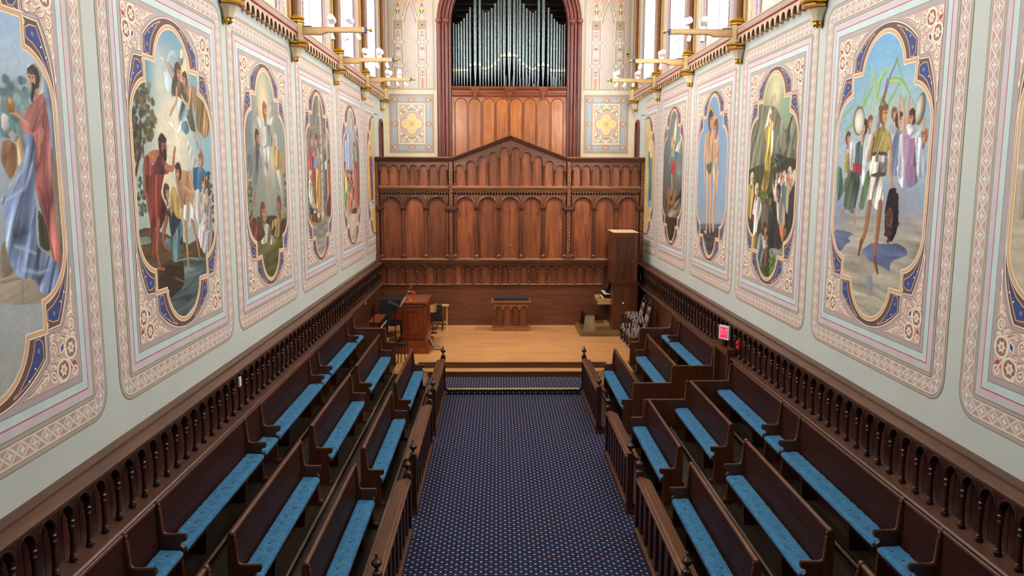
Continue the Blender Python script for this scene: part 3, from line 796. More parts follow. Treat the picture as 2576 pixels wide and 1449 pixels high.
# ------------------------------------------------------------------ cornice, corbels, columns and lighting beams on the side walls
ORD = {7.13: 'fifth', 10.6: 'fourth', 14.02: 'third', 17.55: 'second', 21.05: 'nearest', 24.38: 'corner'}
CY = [3.66, 7.13, 10.6, 14.02, 17.55, 21.05, 24.38]
def octa(prof, cx, cy, mi=0, m=None, sx=1.0):
    m.lathe(prof, cx, cy, 0, 8, mi, pi / 8)
tr = 0
for sg, side in ((-1, 'left'), (1, 'right')):
    X = lambda x: sg * x
    mp = lambda a, d, z: (X(d), a, z)
    for ci, yc in enumerate(CY):
        # scalloped corbel table of this bay
        ya, yb = yc + .13, (CY[ci + 1] - .13 if ci + 1 < len(CY) else YE)
        tr += 1
        if yb - ya > .5:
            t = sempty('trim_%d' % tr, 'painted cornice with a row of small hanging scallops, %s wall' % side)
            n = max(2, round((yb - ya) / .23)); p = (yb - ya) / n
            m = MB(); g = MB()
            for i in range(n):
                a = ya + i * p
                arch_strip(m, mp, a, a + p, a + p / 2, p * .36, 6.985, 6.985, 7.0, lambda q: 7.14, 3.72, 3.84, k=8, rise=.085)
                g.lathe([(.0, 6.945), (.022, 6.95), (.032, 6.97), (.033, 6.99)], X(3.742), a, 0, 10)
            g.lathe([(.0, 6.945), (.022, 6.95), (.032, 6.97), (.033, 6.99)], X(3.742), yb, 0, 10)
            m.build('scallop_board', 'peach', t, 30); g.build('scallop_drop', 'cream', t, 60)
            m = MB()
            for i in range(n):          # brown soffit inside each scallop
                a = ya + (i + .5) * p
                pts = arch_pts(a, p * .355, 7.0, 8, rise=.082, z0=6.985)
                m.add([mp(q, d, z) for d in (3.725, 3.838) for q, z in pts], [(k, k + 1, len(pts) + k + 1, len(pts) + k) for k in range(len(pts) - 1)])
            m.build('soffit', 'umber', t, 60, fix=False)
            m = MB(); m.prism([(X(3.84), 7.14), (X(3.70), 7.14), (X(3.695), 7.15), (X(3.695), 7.225), (X(3.84), 7.225)], 'xz', ya, yb); m.build('fascia', 'taupe', t, 0)
            m = MB(); m.prism([(X(3.84), 7.225), (X(3.685), 7.225), (X(3.685), 7.245), (X(3.84), 7.335)], 'xz', ya, yb); m.build('weathering', 'peach', t, 0)
            m = MB(); m.box(min(X(3.69), X(3.72)), max(X(3.69), X(3.72)), ya, yb, 7.128, 7.142); m.build('red_line', 'o_dred', t, 0)
        # corbel with its column
        nm = ORD.get(yc, 'sixth')
        lab = 'gold-banded corbel carrying a brown column, %s wall, %s' % (side, 'in the organ corner' if yc > 24 else
              {21.05: 'first', 17.55: 'second', 14.02: 'third', 10.6: 'fourth', 7.13: 'fifth', 3.66: 'sixth'}[yc] + ' before the organ corner')
        k = thing('wall_corbel', lab, 'corbel', (X(3.735), yc, 0), group='corbels along the walls')
        m = MB(); m.lathe([(0, 6.655), (.02, 6.665), (.05, 6.71), (.065, 6.745)], 0, 0, 0, 10)
        for q in range(5):
            a = 2 * pi * q / 5; m.sphere((.045 * cos(a), .045 * sin(a), 6.71), .022, 6, 5, sz=1.8)
        o = m.build('leaf_tip', 'gold', k, 60); o.location = (X(.045), 0, 0)
        m = MB(); octa([(.07, 6.745), (.075, 6.765), (.085, 6.80), (.12, 6.86), (.155, 6.895)], 0, 0, 0, m); o = m.build('funnel', 'cream2', k, 20); o.location = (X(.03), 0, 0)
        m = MB(); octa([(.156, 6.893), (.156, 6.902)], 0, 0, 0, m); m.build('red_line', 'o_dred', k, 20)
        m = MB(); octa([(.14, 6.90), (.165, 6.905), (.172, 6.93), (.165, 6.95), (.14, 6.955)], 0, 0, 0, m); octa([(.15, 6.957), (.18, 6.962), (.19, 6.985), (.18, 7.01), (.15, 7.015)], 0, 0, 0, m); m.build('gold_ring', 'gold', k, 20)
        m = MB(); octa([(.165, 7.013), (.13, 7.045)], 0, 0, 0, m); m.build('collar', 'o_blu2', k, 20)
        m = MB(); octa([(.112, 7.04), (.112, 7.275)], 0, 0, 0, m); blk = m.build('block', 'cream', k, 20)
        m = MB()
        for fx in (-.038, .036):
            m.box(fx, fx + .003, -.1045, -.1035, 7.075, 7.245)
        m.box(-.038, .039, -.1045, -.1035, 7.075, 7.079); m.box(-.038, .039, -.1045, -.1035, 7.241, 7.245); m.build('red_line', 'o_dred', blk, 0)
        m = MB(); octa([(.11, 7.275), (.118, 7.28), (.118, 7.29), (.10, 7.30), (.13, 7.305), (.135, 7.33), (.125, 7.345), (.10, 7.35), (.13, 7.36), (.138, 7.385), (.125, 7.40), (.09, 7.415), (.08, 7.43)], 0, 0, 0, m); m.build('gold_ring', 'gold', k, 20)
        m = MB(); m.lathe([(.078, 7.43), (.078, 11.0), (.1, 11.05), (.12, 11.2)], 0, 0, 0, 16); m.build('column', 'shaft', k, 40)
        if yc > 7: bx('pilaster_board', 'cream', k, min(X(.065), X(.105)), max(X(.065), X(.105)), -.17, .17, 7.34, ZC - .01)
    # painted strips on the piers between the windows
    for s in CORB[2:]:
        wl, wr = s + WIN0, s + WIN1
        for e, q in ((wl, -1), (wr, 1)):
            b = FB()
            def st(a0, a1, mi, d):
                b.rect(min(q * a0, q * a1), max(q * a0, q * a1), 7.34, ZC - .02, d, mi)
            st(.0, .045, 0, .002); st(.06, .075, 5, .002)
            st(.10, .17, 1, .002)
            z = 7.4
            while z < 11:
                b.star((q * .135, z), .06, .03, 2, .003, 2, pi / 2); b.disc((q * .135, z), .011, .004, 5, 8); b.disc((q * .135, z + .075), .013, .003, 2, 8); z += .15
            st(.20, .34, 3, .002); st(.225, .235, 5, .003); st(.30, .315, 4, .003)
            z = 7.5
            while z < 11:
                b.star((q * .265, z), .02, .01, 4, .003, 0); z += .09
            if not (q > 0 and s > 21): st(.40, .62, 6, .002); st(.44, .58, 7, .003)
            z = 7.5 if not (q > 0 and s > 21) else 12
            while z < 11:
                b.spiral((q * .51, z), .045, 1.2, 0, .014, .004, 2, q); b.leaf((q * .47, z + .07), (q * .55, z + .09), .03, .004, 2); z += .15
            if not (q > 0 and s > 21): st(.72, .80, 8, .002)
            o = b.build('painted_pier_strip', ['o_dred', 'o_mauve', 'o_wht', 'o_lilac', 'o_lav', 'o_mline', 'cream2', 'o_salm', 'cream'], None, 0, fix=False)
            o.location = (X(3.839), e, 0); o.rotation_euler = (0, 0, pi / 2 if sg < 0 else -pi / 2)
            if sg > 0: o.scale = (-1, 1, 1)
            tag(o, 'painted strip beside the clerestory window, %s wall, %s' % (side, {3.66: 'sixth', 7.13: 'fifth', 10.6: 'fourth', 14.02: 'third', 17.55: 'second', 21.05: 'first'}[s] + ' from the organ, ' + ('near' if q < 0 else 'far') + ' edge'), 'painting', 'painted strips beside the windows')
# beams with spotlights
def spotlight(loc, target, lit, lab, small=False):
    """a lamp head whose lens looks at target; lit heads carry a real lamp"""
    t = thing('spotlight', lab, 'spotlight', loc, 0, 'spotlights on the beams')
    m = MB(); hp = Vector((0, 0, -.075)) if small else Vector((.01, 0, .135))
    d = (Vector(target) - Vector(loc) - hp).normalized()
    q = Vector((0, 0, 1)).rotation_difference(d)
    k = .62 if small else 1.0
    if small:
        m.box(-.014, .014, -.014, .014, -.05, 0); m.build('mount', 'white', t, 0)
    else:
        m.box(-.045, .045, -.03, .03, 0, .05); m.build('mount', 'white', t, 0)
        m = MB(); m.box(-.062, -.05, -.025, .025, .03, .17); m.build('yoke', 'white', t, 0)
    m = MB(); m.lathe([(r * k, z * k) for r, z in ((.0, -.085), (.05, -.085), (.056, -.07), (.056, .02), (.059, .025), (.059, .035), (.056, .04), (.056, .075), (.05, .08))], 0, 0, 0, 16)
    h = m.build('head', 'white', t, 40); h.location = hp; h.rotation_mode = 'QUATERNION'; h.rotation_quaternion = q
    m = MB(); m.lathe([(.0, .0805 * k), (.049 * k, .0805 * k)], 0, 0, 0, 16); m.build('lens', 'glowlamp' if lit else 'lip', h, 40)
    if lit:
        ld = bpy.data.lights.new('spot_lamp', 'SPOT'); ld.energy = SPOT_W * lit; ld.color = (1.0, .92, .79); ld.spot_size = radians(50 if small else 44); ld.spot_blend = .9; ld.shadow_soft_size = .05
        lo = bpy.data.objects.new('spot_lamp', ld); C.objects.link(lo); lo.parent = h; lo.location = (0, 0, .1 * k); lo.rotation_euler = (pi, 0, 0)
AIM = {(-1, 14.02, 0): ((-2.4, 23, 4.3), .8), (-1, 14.02, 1): ((-.4, 23, 4.0), .8), (-1, 17.55, 0): ((3.84, 13.4, 4.6), .5), (-1, 17.55, 1): ((-.7, 25, 5.6), .7),
       (-1, 21.05, 0): ((3.84, 16.2, 4.6), .5), (-1, 21.05, 1): ((-2.98, 25, 6.3), .45), (1, 14.02, 0): ((2.9, 23, 4.6), 1.2), (1, 14.02, 1): ((-3.84, 11.5, 4.6), .5),
       (1, 17.55, 0): ((.7, 25, 5.6), .7), (1, 17.55, 1): ((.9, 23, 3.6), .8), (1, 21.05, 0): ((-3.84, 16.0, 4.6), .5), (1, 21.05, 1): ((2.98, 25, 6.3), .55)}
LOWAIM = {14.02: ((-1.9, 13, .4), (-1, 14, .4), (-.2, 15, .4)), 17.55: ((-2.4, 19.6, .43), (-1.2, 20.2, .43), (.1, 20.6, .43)), 21.05: ((-2.9, 23, 3.4), (-1.6, 23, 3.6), (-.2, 23, 3.6))}
ORDB = {21.05: 'nearest the organ', 17.55: 'second from the organ', 14.02: 'third from the organ'}
for sg, side in ((-1, 'left'), (1, 'right')):
    for yc in (14.02, 17.55, 21.05):
        b = thing('lighting_beam', 'cream bracket beam with a gold ball end on the %s wall, %s' % (side, ORDB[yc]), 'beam', (sg * 3.64, yc, 0), group='lighting beams')
        D = lambda x: -sg * x          # distance out from the wall
        m = MB(); pts = [(0, 7.115), (.30, 7.115), (.33, 7.125), (.35, 7.14), (.40, 7.145), (.42, 7.155), (1.05, 7.155), (1.05, 7.235), (0, 7.235)]
        m.prism([(D(a), z) for a, z in pts], 'xz', -.05, .05); a_ = m.build('arm', 'cream', b, 0)
        m = MB()
        for q in (((.04, 7.135), (.29, 7.135)), ((.29, 7.135), (.36, 7.17)), ((.36, 7.17), (1.0, 7.172)), ((1.0, 7.172), (1.0, 7.22)), ((1.0, 7.22), (.04, 7.22)), ((.04, 7.22), (.04, 7.135))):
            m.tube([(D(q[0][0]), -.051, q[0][1]), (D(q[1][0]), -.051, q[1][1])], .0022, 4)
        m.build('red_line', 'o_dred', a_, 0)
        m = MB(); m.box(min(D(1.05), D(1.075)), max(D(1.05), D(1.075)), -.056, .056, 7.15, 7.24); m.build('end_band', 'o_deep', b, 0)
        m = MB(); m.tube([(D(1.075), 0, 7.195), (D(1.12), 0, 7.195)], .012, 8); m.sphere((D(1.145), 0, 7.195), .034, 14, 10); m.build('ball_finial', 'gold', b, 40)
        m = MB(); m.prism([(D(0), 7.242), (D(.16), 7.242), (D(.16), 7.252), (D(0), 7.252)], 'xz', -.04, .04); m.build('junction_plate', 'black', b, 0)
        # two heads on top, three hanging below
        up = [(.49, 'nearer the wall'), (.78, 'nearer the ball end')]
        for i, (dd, w_) in enumerate(up):
            if sg > 0 and yc == 21.05: dd, w_ = ((.95, 'by the ball end'), (.40, 'by the wall'))[i]
            tg, lit = AIM[(sg, yc, i)]
            spotlight((sg * (3.64 - dd), yc, 7.235), tg, lit, 'white spotlight standing on the %s beam %s, %s' % (side, ORDB[yc], w_))
        for i, dd in enumerate((.5, .73, .94)):
            spotlight((sg * (3.64 - dd), yc, 7.155), LOWAIM[yc][i] if sg < 0 else (-LOWAIM[yc][i][0],) + LOWAIM[yc][i][1:], {14.02: 0, 17.55: .75, 21.05: .95}[yc], 'small white lamp under the %s beam %s, %s' % (side, ORDB[yc], ('at the wall end', 'in the middle', 'at the ball end')[i]), True)

# arched doorways in the side walls behind the screen, painted strip next to them
for i, (sg, side) in enumerate(((-1, 'left'), (1, 'right'))):
    t = sempty('door_%d' % (i + 1), 'dark arched wooden doorway in the %s wall behind the screen' % side)
    mp = lambda a, d, z: (sg * d, a, z)
    m = MB(); arch_strip(m, mp, 23.88, 24.48, 24.18, .24, 4.6, 4.6, 6.12, lambda a: 6.12 + sqrt(max(0, .3 ** 2 - (a - 24.18) ** 2)), 3.78, 3.84, k=12); m.build('door_frame', 'redwood', t, 0)
    m = MB(); m.prism(arch_pts(24.18, .24, 6.12, 12, z0=4.6), 'yz', sg * 3.825, sg * 3.838); m.build('door_leaf', 'dark', t, 0)
    b = FB(); b.rect(-.30, .30, -.95, .95, .002, 0); b.rect(-.27, .27, -.92, .92, .003, 1); b.rect(-.18, .18, -.83, .83, .004, 2); b.rect(-.16, .16, -.81, .81, .005, 1); b.rect(-.07, .07, -.6, .6, .006, 3)
    o = b.build('painted_wall_strip', ['o_mline', 'o_aqua', 'o_mauve', 'o_taupe'], None, 0, fix=False); o.location = (sg * 3.839, 23.36, 5.55); o.rotation_euler = (0, 0, pi / 2 if sg < 0 else -pi / 2)
    tag(o, 'narrow painted panel beside the arched doorway, %s wall' % side, 'painting')

# ------------------------------------------------------------------ pews, cushions and aisle rails
def velvet():
    m, nt, b = nmat('blue_velvet')
    L = nt.links.new
    tc = nt.nodes.new('ShaderNodeTexCoord'); n = nt.nodes.new('ShaderNodeTexNoise'); n.inputs['Scale'].default_value = 22; n.inputs['Detail'].default_value = 4
    L(tc.outputs['Object'], n.inputs['Vector'])
    r = nt.nodes.new('ShaderNodeValToRGB'); r.color_ramp.elements[0].position = .3; r.color_ramp.elements[1].position = .72
    r.color_ramp.elements[0].color = S(56, 110, 152); r.color_ramp.elements[1].color = S(74, 133, 174)
    L(n.outputs['Fac'], r.inputs[0]); L(r.outputs[0], b.inputs['Base Color'])
    b.inputs['Roughness'].default_value = .8; b.inputs['Sheen Weight'].default_value = .3; b.inputs['Specular IOR Level'].default_value = .15
    b.inputs['Sheen Tint'].default_value = S(120, 180, 215)
    return m
M['velvet'] = velvet()
M['button'] = paint('dimple_shade_button', S(24, 58, 90), .8)  # dark blue also paints the shadow of the tuft dimple into the button
bt_ = MB(); bt_.lathe([(.019, -.004), (.018, .004), (.010, .009), (.0, .010)], n=8); BTN = bt_.mesh('button', 'button', 50)
ROWN = ['front', 'middle', 'wall']
def xfront(row): return 1.97 + .715 * row
def zfloor(row): return .13 + .32 * row
ENDP = [(.0, .06), (.02, .06), (.03, .30), (.005, .36), (.0, .395), (.02, .405), (.038, .432), (.022, .455), (-.018, .468), (-.026, .495), (-.02, .525), (.165, .525),
        (.195, .535), (.212, .56), (.228, .80), (.218, .828), (.232, .855), (.262, .865), (.288, .848), (.298, .81), (.30, .0), (.06, .0)]
CAPP = [(-.022, .527), (.165, .527), (.19, .535), (.208, .56), (.226, .79)]
def cushion(sg, row, y0, y1, lab, grp):
    L = y1 - y0; nx, ny = 15, max(16, int(L / .019)); wdt = .232
    t = thing('seat_cushion', lab, 'cushion', (sg * (xfront(row) - .005), (y0 + y1) / 2, zfloor(row) + .341), group=grp)
    rng = random.Random(int(y0 * 100) + row * 7 + (sg > 0) * 3)
    nb = max(2, round(L / .225)); bt = []
    for i in range(nb):
        bt.append((wdt * (.5 + rng.uniform(-.14, .14)), -L / 2 + L * (i + .5) / nb + rng.uniform(-.03, .03)))
    vs = []
    def top(x, y):
        ex = min(x, wdt - x) / .035; ey = min(y + L / 2, L / 2 - y) / .035
        e = min(1, max(0, ex)) ; f = min(1, max(0, ey))
        h = .034 + .026 * sqrt(e * (2 - e)) * sqrt(f * (2 - f))
        for bx_, by_ in bt:
            d2 = (x - bx_) ** 2 + (y - by_) ** 2
            h -= .020 * math.exp(-d2 / (2 * .026 ** 2)) + .006 * math.exp(-((y - by_) / .02) ** 2) * (1 - e * .3)
        return h + .003 * sin(y * 37 + x * 20) + .002 * sin(y * 71 - x * 55)
    for j in range(ny + 1):
        y = -L / 2 + L * j / ny
        for i in range(nx + 1):
            x = wdt * i / nx
            wob = .007 * sin(y * 9 + row) + .005 * sin(y * 23)
            vs.append((sg * (x - (wob if i == 0 else 0)), y, top(x, y)))
    n1 = len(vs)
    for j in range(ny + 1):
        y = -L / 2 + L * j / ny
        for i in range(nx + 1): vs.append((sg * wdt * i / nx, y, 0.0))
    fs = []; W_ = nx + 1
    for j in range(ny):
        for i in range(nx):
            a = j * W_ + i; fs.append((a, a + 1, a + W_ + 1, a + W_))
    for j in range(ny):
        for i in (0, nx):
            a = j * W_ + i; fs.append((a, a + W_, n1 + a + W_, n1 + a))
    for i in range(nx):
        for j in (0, ny):
            a = j * W_ + i; fs.append((a, a + 1, n1 + a + 1, n1 + a))
    fs.append([n1 + k for k in (0, nx, ny * W_ + nx, ny * W_)])
    m = MB(); m.add(vs, fs); m.build('padding', 'velvet', t, 60)
    for bx_, by_ in bt: link('button', BTN, t, (sg * bx_, by_, top(bx_, by_) - .001))
    return t
def pew_end(parent, sg, y, th=.045):
    m = MB(); m.prism([(sg * a, b) for a, b in ENDP], 'xz', y - th / 2, y + th / 2); e = m.build('end_panel', 'pewend', parent, 30)
    m = MB(); m.tube([(sg * a, y, b) for a, b in CAPP], .016, 8); m.sphere((sg * .256, y, .855), .032, 10, 8); m.build('arm_cap', 'pewcap', e, 60)
    m = MB(); m.box(min(sg * -.03, sg * .05), max(sg * -.03, sg * .05), y - .04, y + .04, 0, .055); m.build('foot_block', 'pewcap', e, 0)
def pew(sg, row, y0, y1, lab, cl, ends=(1, 1), short=False):
    grp = 'pews with blue cushions'
    t = thing('pew', lab, 'pew', (sg * xfront(row), (y0 + y1) / 2, zfloor(row)), group=grp)
    L = y1 - y0; a, b = -L / 2, L / 2
    m = MB(); m.prism([(sg * .0, .305), (sg * .235, .305), (sg * .235, .34), (sg * .0, .34)], 'xz', a + .03, b - .03); m.build('seat_board', 'dark_y', t, 0)
    m = MB(); m.prism([(sg * .236, .02), (sg * .262, .02), (sg * .29, .84), (sg * .25, .84)], 'xz', a + .02, b - .02); m.build('back_board', 'pewback', t, 0)
    m = MB(); m.tube([(sg * .264, a + .02, .842), (sg * .264, b - .02, .842)], .026, 10); m.build('top_rail', 'pewcap', t, 50)
    if not short:
        for q in ([0] if L < 2 else [-.25, .25]):
            m = MB(); m.prism([(sg * .05, .0), (sg * .234, .0), (sg * .234, .304), (sg * .03, .304)], 'xz', q * L - .02, q * L + .02); m.build('seat_support', 'dark', t, 0)
    if ends[0]: pew_end(t, sg, a)
    if ends[1]: pew_end(t, sg, b)
    cushion(sg, row, y0 + .035, y1 - .035, cl, 'blue tufted cushions')
SEC = {-1: [(4.0, 6.74, 'nearest'), (7.43, 10.12, 'near'), (10.81, 13.66, 'middle'), (14.35, 17.12, 'far')],
       1: [(4.0, 6.74, 'nearest'), (7.43, 10.12, 'near'), (10.81, 13.20, 'middle'), (14.35, 17.12, 'far')]}
for sg, side in ((-1, 'left'), (1, 'right')):
    for y0, y1, nm in SEC[sg]:
        for row in range(3):
            if nm == 'nearest' and row == 0: continue
            e0, e1 = 1, 1
            if sg > 0 and nm == 'middle': e1 = 0
            if sg > 0 and nm == 'far': e0 = 0
            if row == 2:                  # the wall row shares its ends with the single seats
                pass
            where = {'nearest': 'cut by the bottom of the view', 'near': 'nearest full block', 'middle': 'middle block', 'far': 'block by the platform'}[nm]
            pew(sg, row, y0, y1, 'long wooden pew, %s row, %s side, %s' % (ROWN[row], side, where),
                'long blue cushion, %s-row pew, %s side, %s' % (ROWN[row], side, where), (e0, e1))
    for y0, y1, nm in [(6.76, 7.41, 'between the nearest blocks'), (10.14, 10.79, 'between the near and middle blocks')] + ([(13.68, 14.33, 'between the middle and far blocks')] if sg < 0 else []) + [(17.14, 17.93, 'at the platform end')]:
        pew(sg, 2, y0, y1, 'single-seat pew of the wall row, %s side, %s' % (side, nm),
            'short blue cushion on the single wall-row seat, %s side, %s' % (side, nm), (0, 0), True)
    for row in range(3):
        segs = [(4.0, 17.1)] if sg < 0 else [(4.0, 13.15), (14.45, 17.1)]
        for ya, yb in segs:
            m = MB(); x = sg * (xfront(row) - .075); z = zfloor(row) + .05
            m.tube([(x, ya, z), (x, yb, z)], .02, 8)
            for q in np.arange(ya + .3, yb, 1.7): m.tube([(x, q, z), (x, q, z - .049)], .012, 6)
            o = m.build('foot_pipe', 'iron', None, 50)
            tag(o, 'grey iron floor pipe before the %s pew row, %s side%s' % (ROWN[row], side, '' if sg < 0 else (', nearer part' if ya < 10 else ', part by the platform')), 'pipe')

def stepped(name, lab, sg, y, pts, caps, th=.05):
    t = thing(name, lab, 'partition', (0, y, 0))
    m = MB(); m.prism([(sg * a, b) for a, b in pts], 'xz', -th / 2, th / 2); m.build('board', 'pewend', t, 0)
    m = MB()
    for c in caps: m.tube([(sg * a, 0, b) for a, b in c], .018, 8)
    m.build('cap_moulding', 'pewcap', t, 60)
STEP = [(1.965, .0), (1.965, .49), (1.985, .50), (2.0, .53), (1.985, .55), (1.945, .57), (1.945, .655), (2.15, .655), (2.165, .97), (2.86, .97), (2.88, 1.295), (3.59, 1.295), (3.62, 1.615), (3.695, 1.615), (3.695, .0)]
CAPS = [[(1.945, .657), (2.13, .657), (2.15, .68), (2.158, .94)], [(2.15, .972), (2.84, .972), (2.865, 1.0), (2.872, 1.27)], [(2.865, 1.297), (3.57, 1.297), (3.60, 1.32), (3.615, 1.60)]]
stepped('pew_end_partition', 'stepped brown end partition facing the cross aisle, right side, nearer the platform', 1, 14.325, STEP, CAPS)
stepped('pew_end_partition', 'stepped brown end partition closing the middle right pews at the cross aisle', 1, 13.225, STEP, CAPS)
for sg, side in ((-1, 'left'), (1, 'right')):
    stepped('pew_end_partition', 'stepped brown end partition beside the platform, %s side' % side, sg, 17.985,
            [(2.69, .434), (2.69, .60), (2.70, .80), (2.68, .86), (2.69, .97), (2.86, .97), (2.90, 1.0), (2.92, 1.295), (3.60, 1.295), (3.64, 1.34), (3.65, 1.615), (3.70, 1.615), (3.70, .434)],
            [[(2.68, .972), (2.86, .972), (2.90, 1.0), (2.915, 1.27)], [(2.91, 1.297), (3.59, 1.297), (3.63, 1.33), (3.645, 1.60)]])
    m = MB(); m.box(-.04, .12, -.09, .06, 0, .10); m.box(-.02, .10, -.07, .04, .10, .14)

# aisle rails
FIN = [(.045, 0), (.045, .015), (.03, .025), (.018, .045), (.016, .06), (.03, .072), (.052, .095), (.056, .115), (.05, .128), (.046, .132), (.03, .15), (.014, .168), (.01, .178), (.02, .19), (.016, .203), (0, .212)]
fm = MB(); fm.lathe(FIN, n=14); FINM = fm.mesh('finial', 'dark', 50)
def rail(sg, y0, y1, lab):
    t = thing('aisle_rail', lab, 'railing', (sg * 1.535, (y0 + y1) / 2, 0), group='slatted rails along the aisle')
    L = y1 - y0
    for y in (-L / 2, L / 2):
        m = MB(); m.box(-.045, .045, y - .045, y + .045, .07, .80)
        m.prism([(-.05, .80), (.05, .80), (.05, .855), (.035, .88), (-.035, .88), (-.05, .855)], 'xz', y - .05, y + .05)
        p = m.build('post', 'dark', t, 0)
        m = MB(); m.box(-.062, .062, y - .062, y + .062, 0, .055); m.box(-.052, .052, y - .052, y + .052, .055, .08); m.build('plinth', 'pewend', p, 0)
        link('finial', FINM, p, (0, y, .878))
    a, b = -L / 2 + .047, L / 2 - .047
    m = MB(); m.prism([(-sg * -.005, .835), (-sg * .025, .828), (-sg * .03, .815), (-sg * .05, .808), (-sg * .055, .785), (-sg * .04, .765), (sg * .03, .765), (sg * .135, .745), (sg * .145, .765), (sg * .14, .785)], 'xz', a, b)
    m.build('cap_board', 'pewcap', t, 20)
    m = MB(); m.prism([(-.055, .05), (.055, .05), (.055, .11), (.03, .13), (-.03, .13), (-.055, .11)], 'xz', a, b); m.box(-.045, .045, a, b, 0, .05); m.build('base_rail', 'pewend', t, 0)
    n = 8
    sm = MB(); sm.box(-.02, .02, -.07, .07, .13, .766); sme = sm.mesh('slat', 'dark', 0)
    for i in range(n): link('slat', sme, t, (0, a + (b - a) * (i + .5) / n, 0))
for sg, side in ((-1, 'left'), (1, 'right')):
    for (y0, y1), nm in zip(((7.43, 10.12), (10.83, 13.54 if sg < 0 else 13.11), (14.30 if sg < 0 else 14.41, 17.03)), ('nearest the camera', 'in the middle of the aisle', 'nearest the platform')):
        rail(sg, y0, y1, 'dark wooden slatted aisle rail with urn finials, %s side, %s' % (side, nm))

# exit door, sign and small wall fittings
t = sempty('door_3', 'low dark doorway with a boxed head in the right-hand dado at the cross aisle')
m = MB(); m.box(3.58, 3.695, 13.27, 13.36, 0, 1.80); m.box(3.58, 3.695, 14.08, 14.17, 0, 1.80); m.box(3.56, 3.695, 13.25, 14.19, 1.74, 1.83); m.build('door_frame', 'pewend', t, 0)
bx('door_leaf', 'dark', t, 3.66, 3.695, 13.36, 14.08, 0, 1.74)
t = thing('exit_sign', 'white box exit sign with a glowing pink-red face above the low right-hand doorway', 'exit sign', (3.60, 13.58, 1.955), radians(30))
m = MB(); m.box(-.025, .025, -.115, .115, .0, .24); m.build('housing', 'white', t, 0)
bx('face', 'exit', t, -.028, -.025, -.09, .09, .025, .215)
bx('mounting_stem', 'black', t, -.01, .03, -.03, .03, -.13, .0)
m = MB()
def stroke(u0, v0, u1, v1, w=.018):
    m.tube([(-.028, -u0 * .62, v0), (-.028, -u1 * .62, v1)], w / 2.6, 4)
for ch, u in (('E', -.12), ('X', -.045), ('I', .03), ('T', .09)):
    z0, z1, hw = .085, .175, .026
    if ch == 'E': stroke(u - hw, z0, u - hw, z1); [stroke(u - hw, z, u + hw, z) for z in (z0, (z0 + z1) / 2, z1)]
    if ch == 'X': stroke(u - hw, z0, u + hw, z1); stroke(u - hw, z1, u + hw, z0)
    if ch == 'I': stroke(u, z0, u, z1)
    if ch == 'T': stroke(u, z0, u, z1); stroke(u - hw, z1, u + hw, z1)
m.build('lettering', 'white', t, 0)
M['alarm'] = paint('alarm_red', S(200, 40, 50), .4)
m = MB(); m.box(-.04, .0, -.05, .05, 0, .13); m.sphere((-.045, 0, .085), .02, 8, 6)
o = m.build('fire_alarm', 'alarm', None, 30); o.location = (3.665, 12.93, 1.93); tag(o, 'small red fire alarm box on the right arcade next to the exit sign', 'alarm')
m = MB(); m.box(0, .02, -.035, .035, 0, .12); m.box(.02, .03, -.008, .008, .05, .07)
o = m.build('wall_switch', 'white', None, 0); o.location = (-3.68, 10.09, 2.07); tag(o, 'white switch plate fixed between colonnettes of the left arcade', 'switch')
m = MB(); m.box(0, .012, -.025, .025, 0, .08); m.box(.012, .018, -.006, .006, .03, .05)
o = m.build('wall_switch', 'lip', None, 0); o.location = (-3.74, 20.3, 1.47); tag(o, 'ivory light switch on the left platform wall below the arcade', 'switch')
# books on the boards under the wall-row seat
M['paper'] = paint('paper', S(226, 220, 206), .7)
for i, (dx, dz, mt, lb) in enumerate(((0, 0, 'o_black', 'dark book lying under the far left pew seat, lower of two'), (.02, .032, 'o_ivory', 'pale book lying on a dark book under the far left pew seat'))):
    t = thing('book', lb, 'book', (-3.24 + dx, 17.35, .77 + dz), .4 * i)
    m = MB(); m.box(-.07, .07, -.10, .10, 0, .006); m.box(-.07, .07, -.10, .10, .026, .031); m.box(-.07, -.064, -.10, .10, .006, .026); m.build('cover', mt, t, 0)
    bx('pages', 'paper', t, -.064, .064, -.095, .095, .006, .026)

# ------------------------------------------------------------------ furniture on the platform
ZP = .434
def boxes(parent, name, mat, *bs, smooth=0):
    m = MB()
    for b in bs: m.box(*b)
    return m.build(name, mat, parent, smooth)
def panel_frame(parent, name, mat, mat2, x0, x1, z0, z1, y, w=.04, dep=.02):
    """raised frame round a sunk panel on a face looking towards -y"""
    p = boxes(parent, name, mat, (x0, x1, y - .004, y, z0, z1))
    boxes(p, 'panel_moulding', mat2, (x0, x0 + w, y - dep, y - .004, z0, z1), (x1 - w, x1, y - dep, y - .004, z0, z1), (x0 + w, x1 - w, y - dep, y - .004, z0, z0 + w), (x0 + w, x1 - w, y - dep, y - .004, z1 - w, z1))
    return p

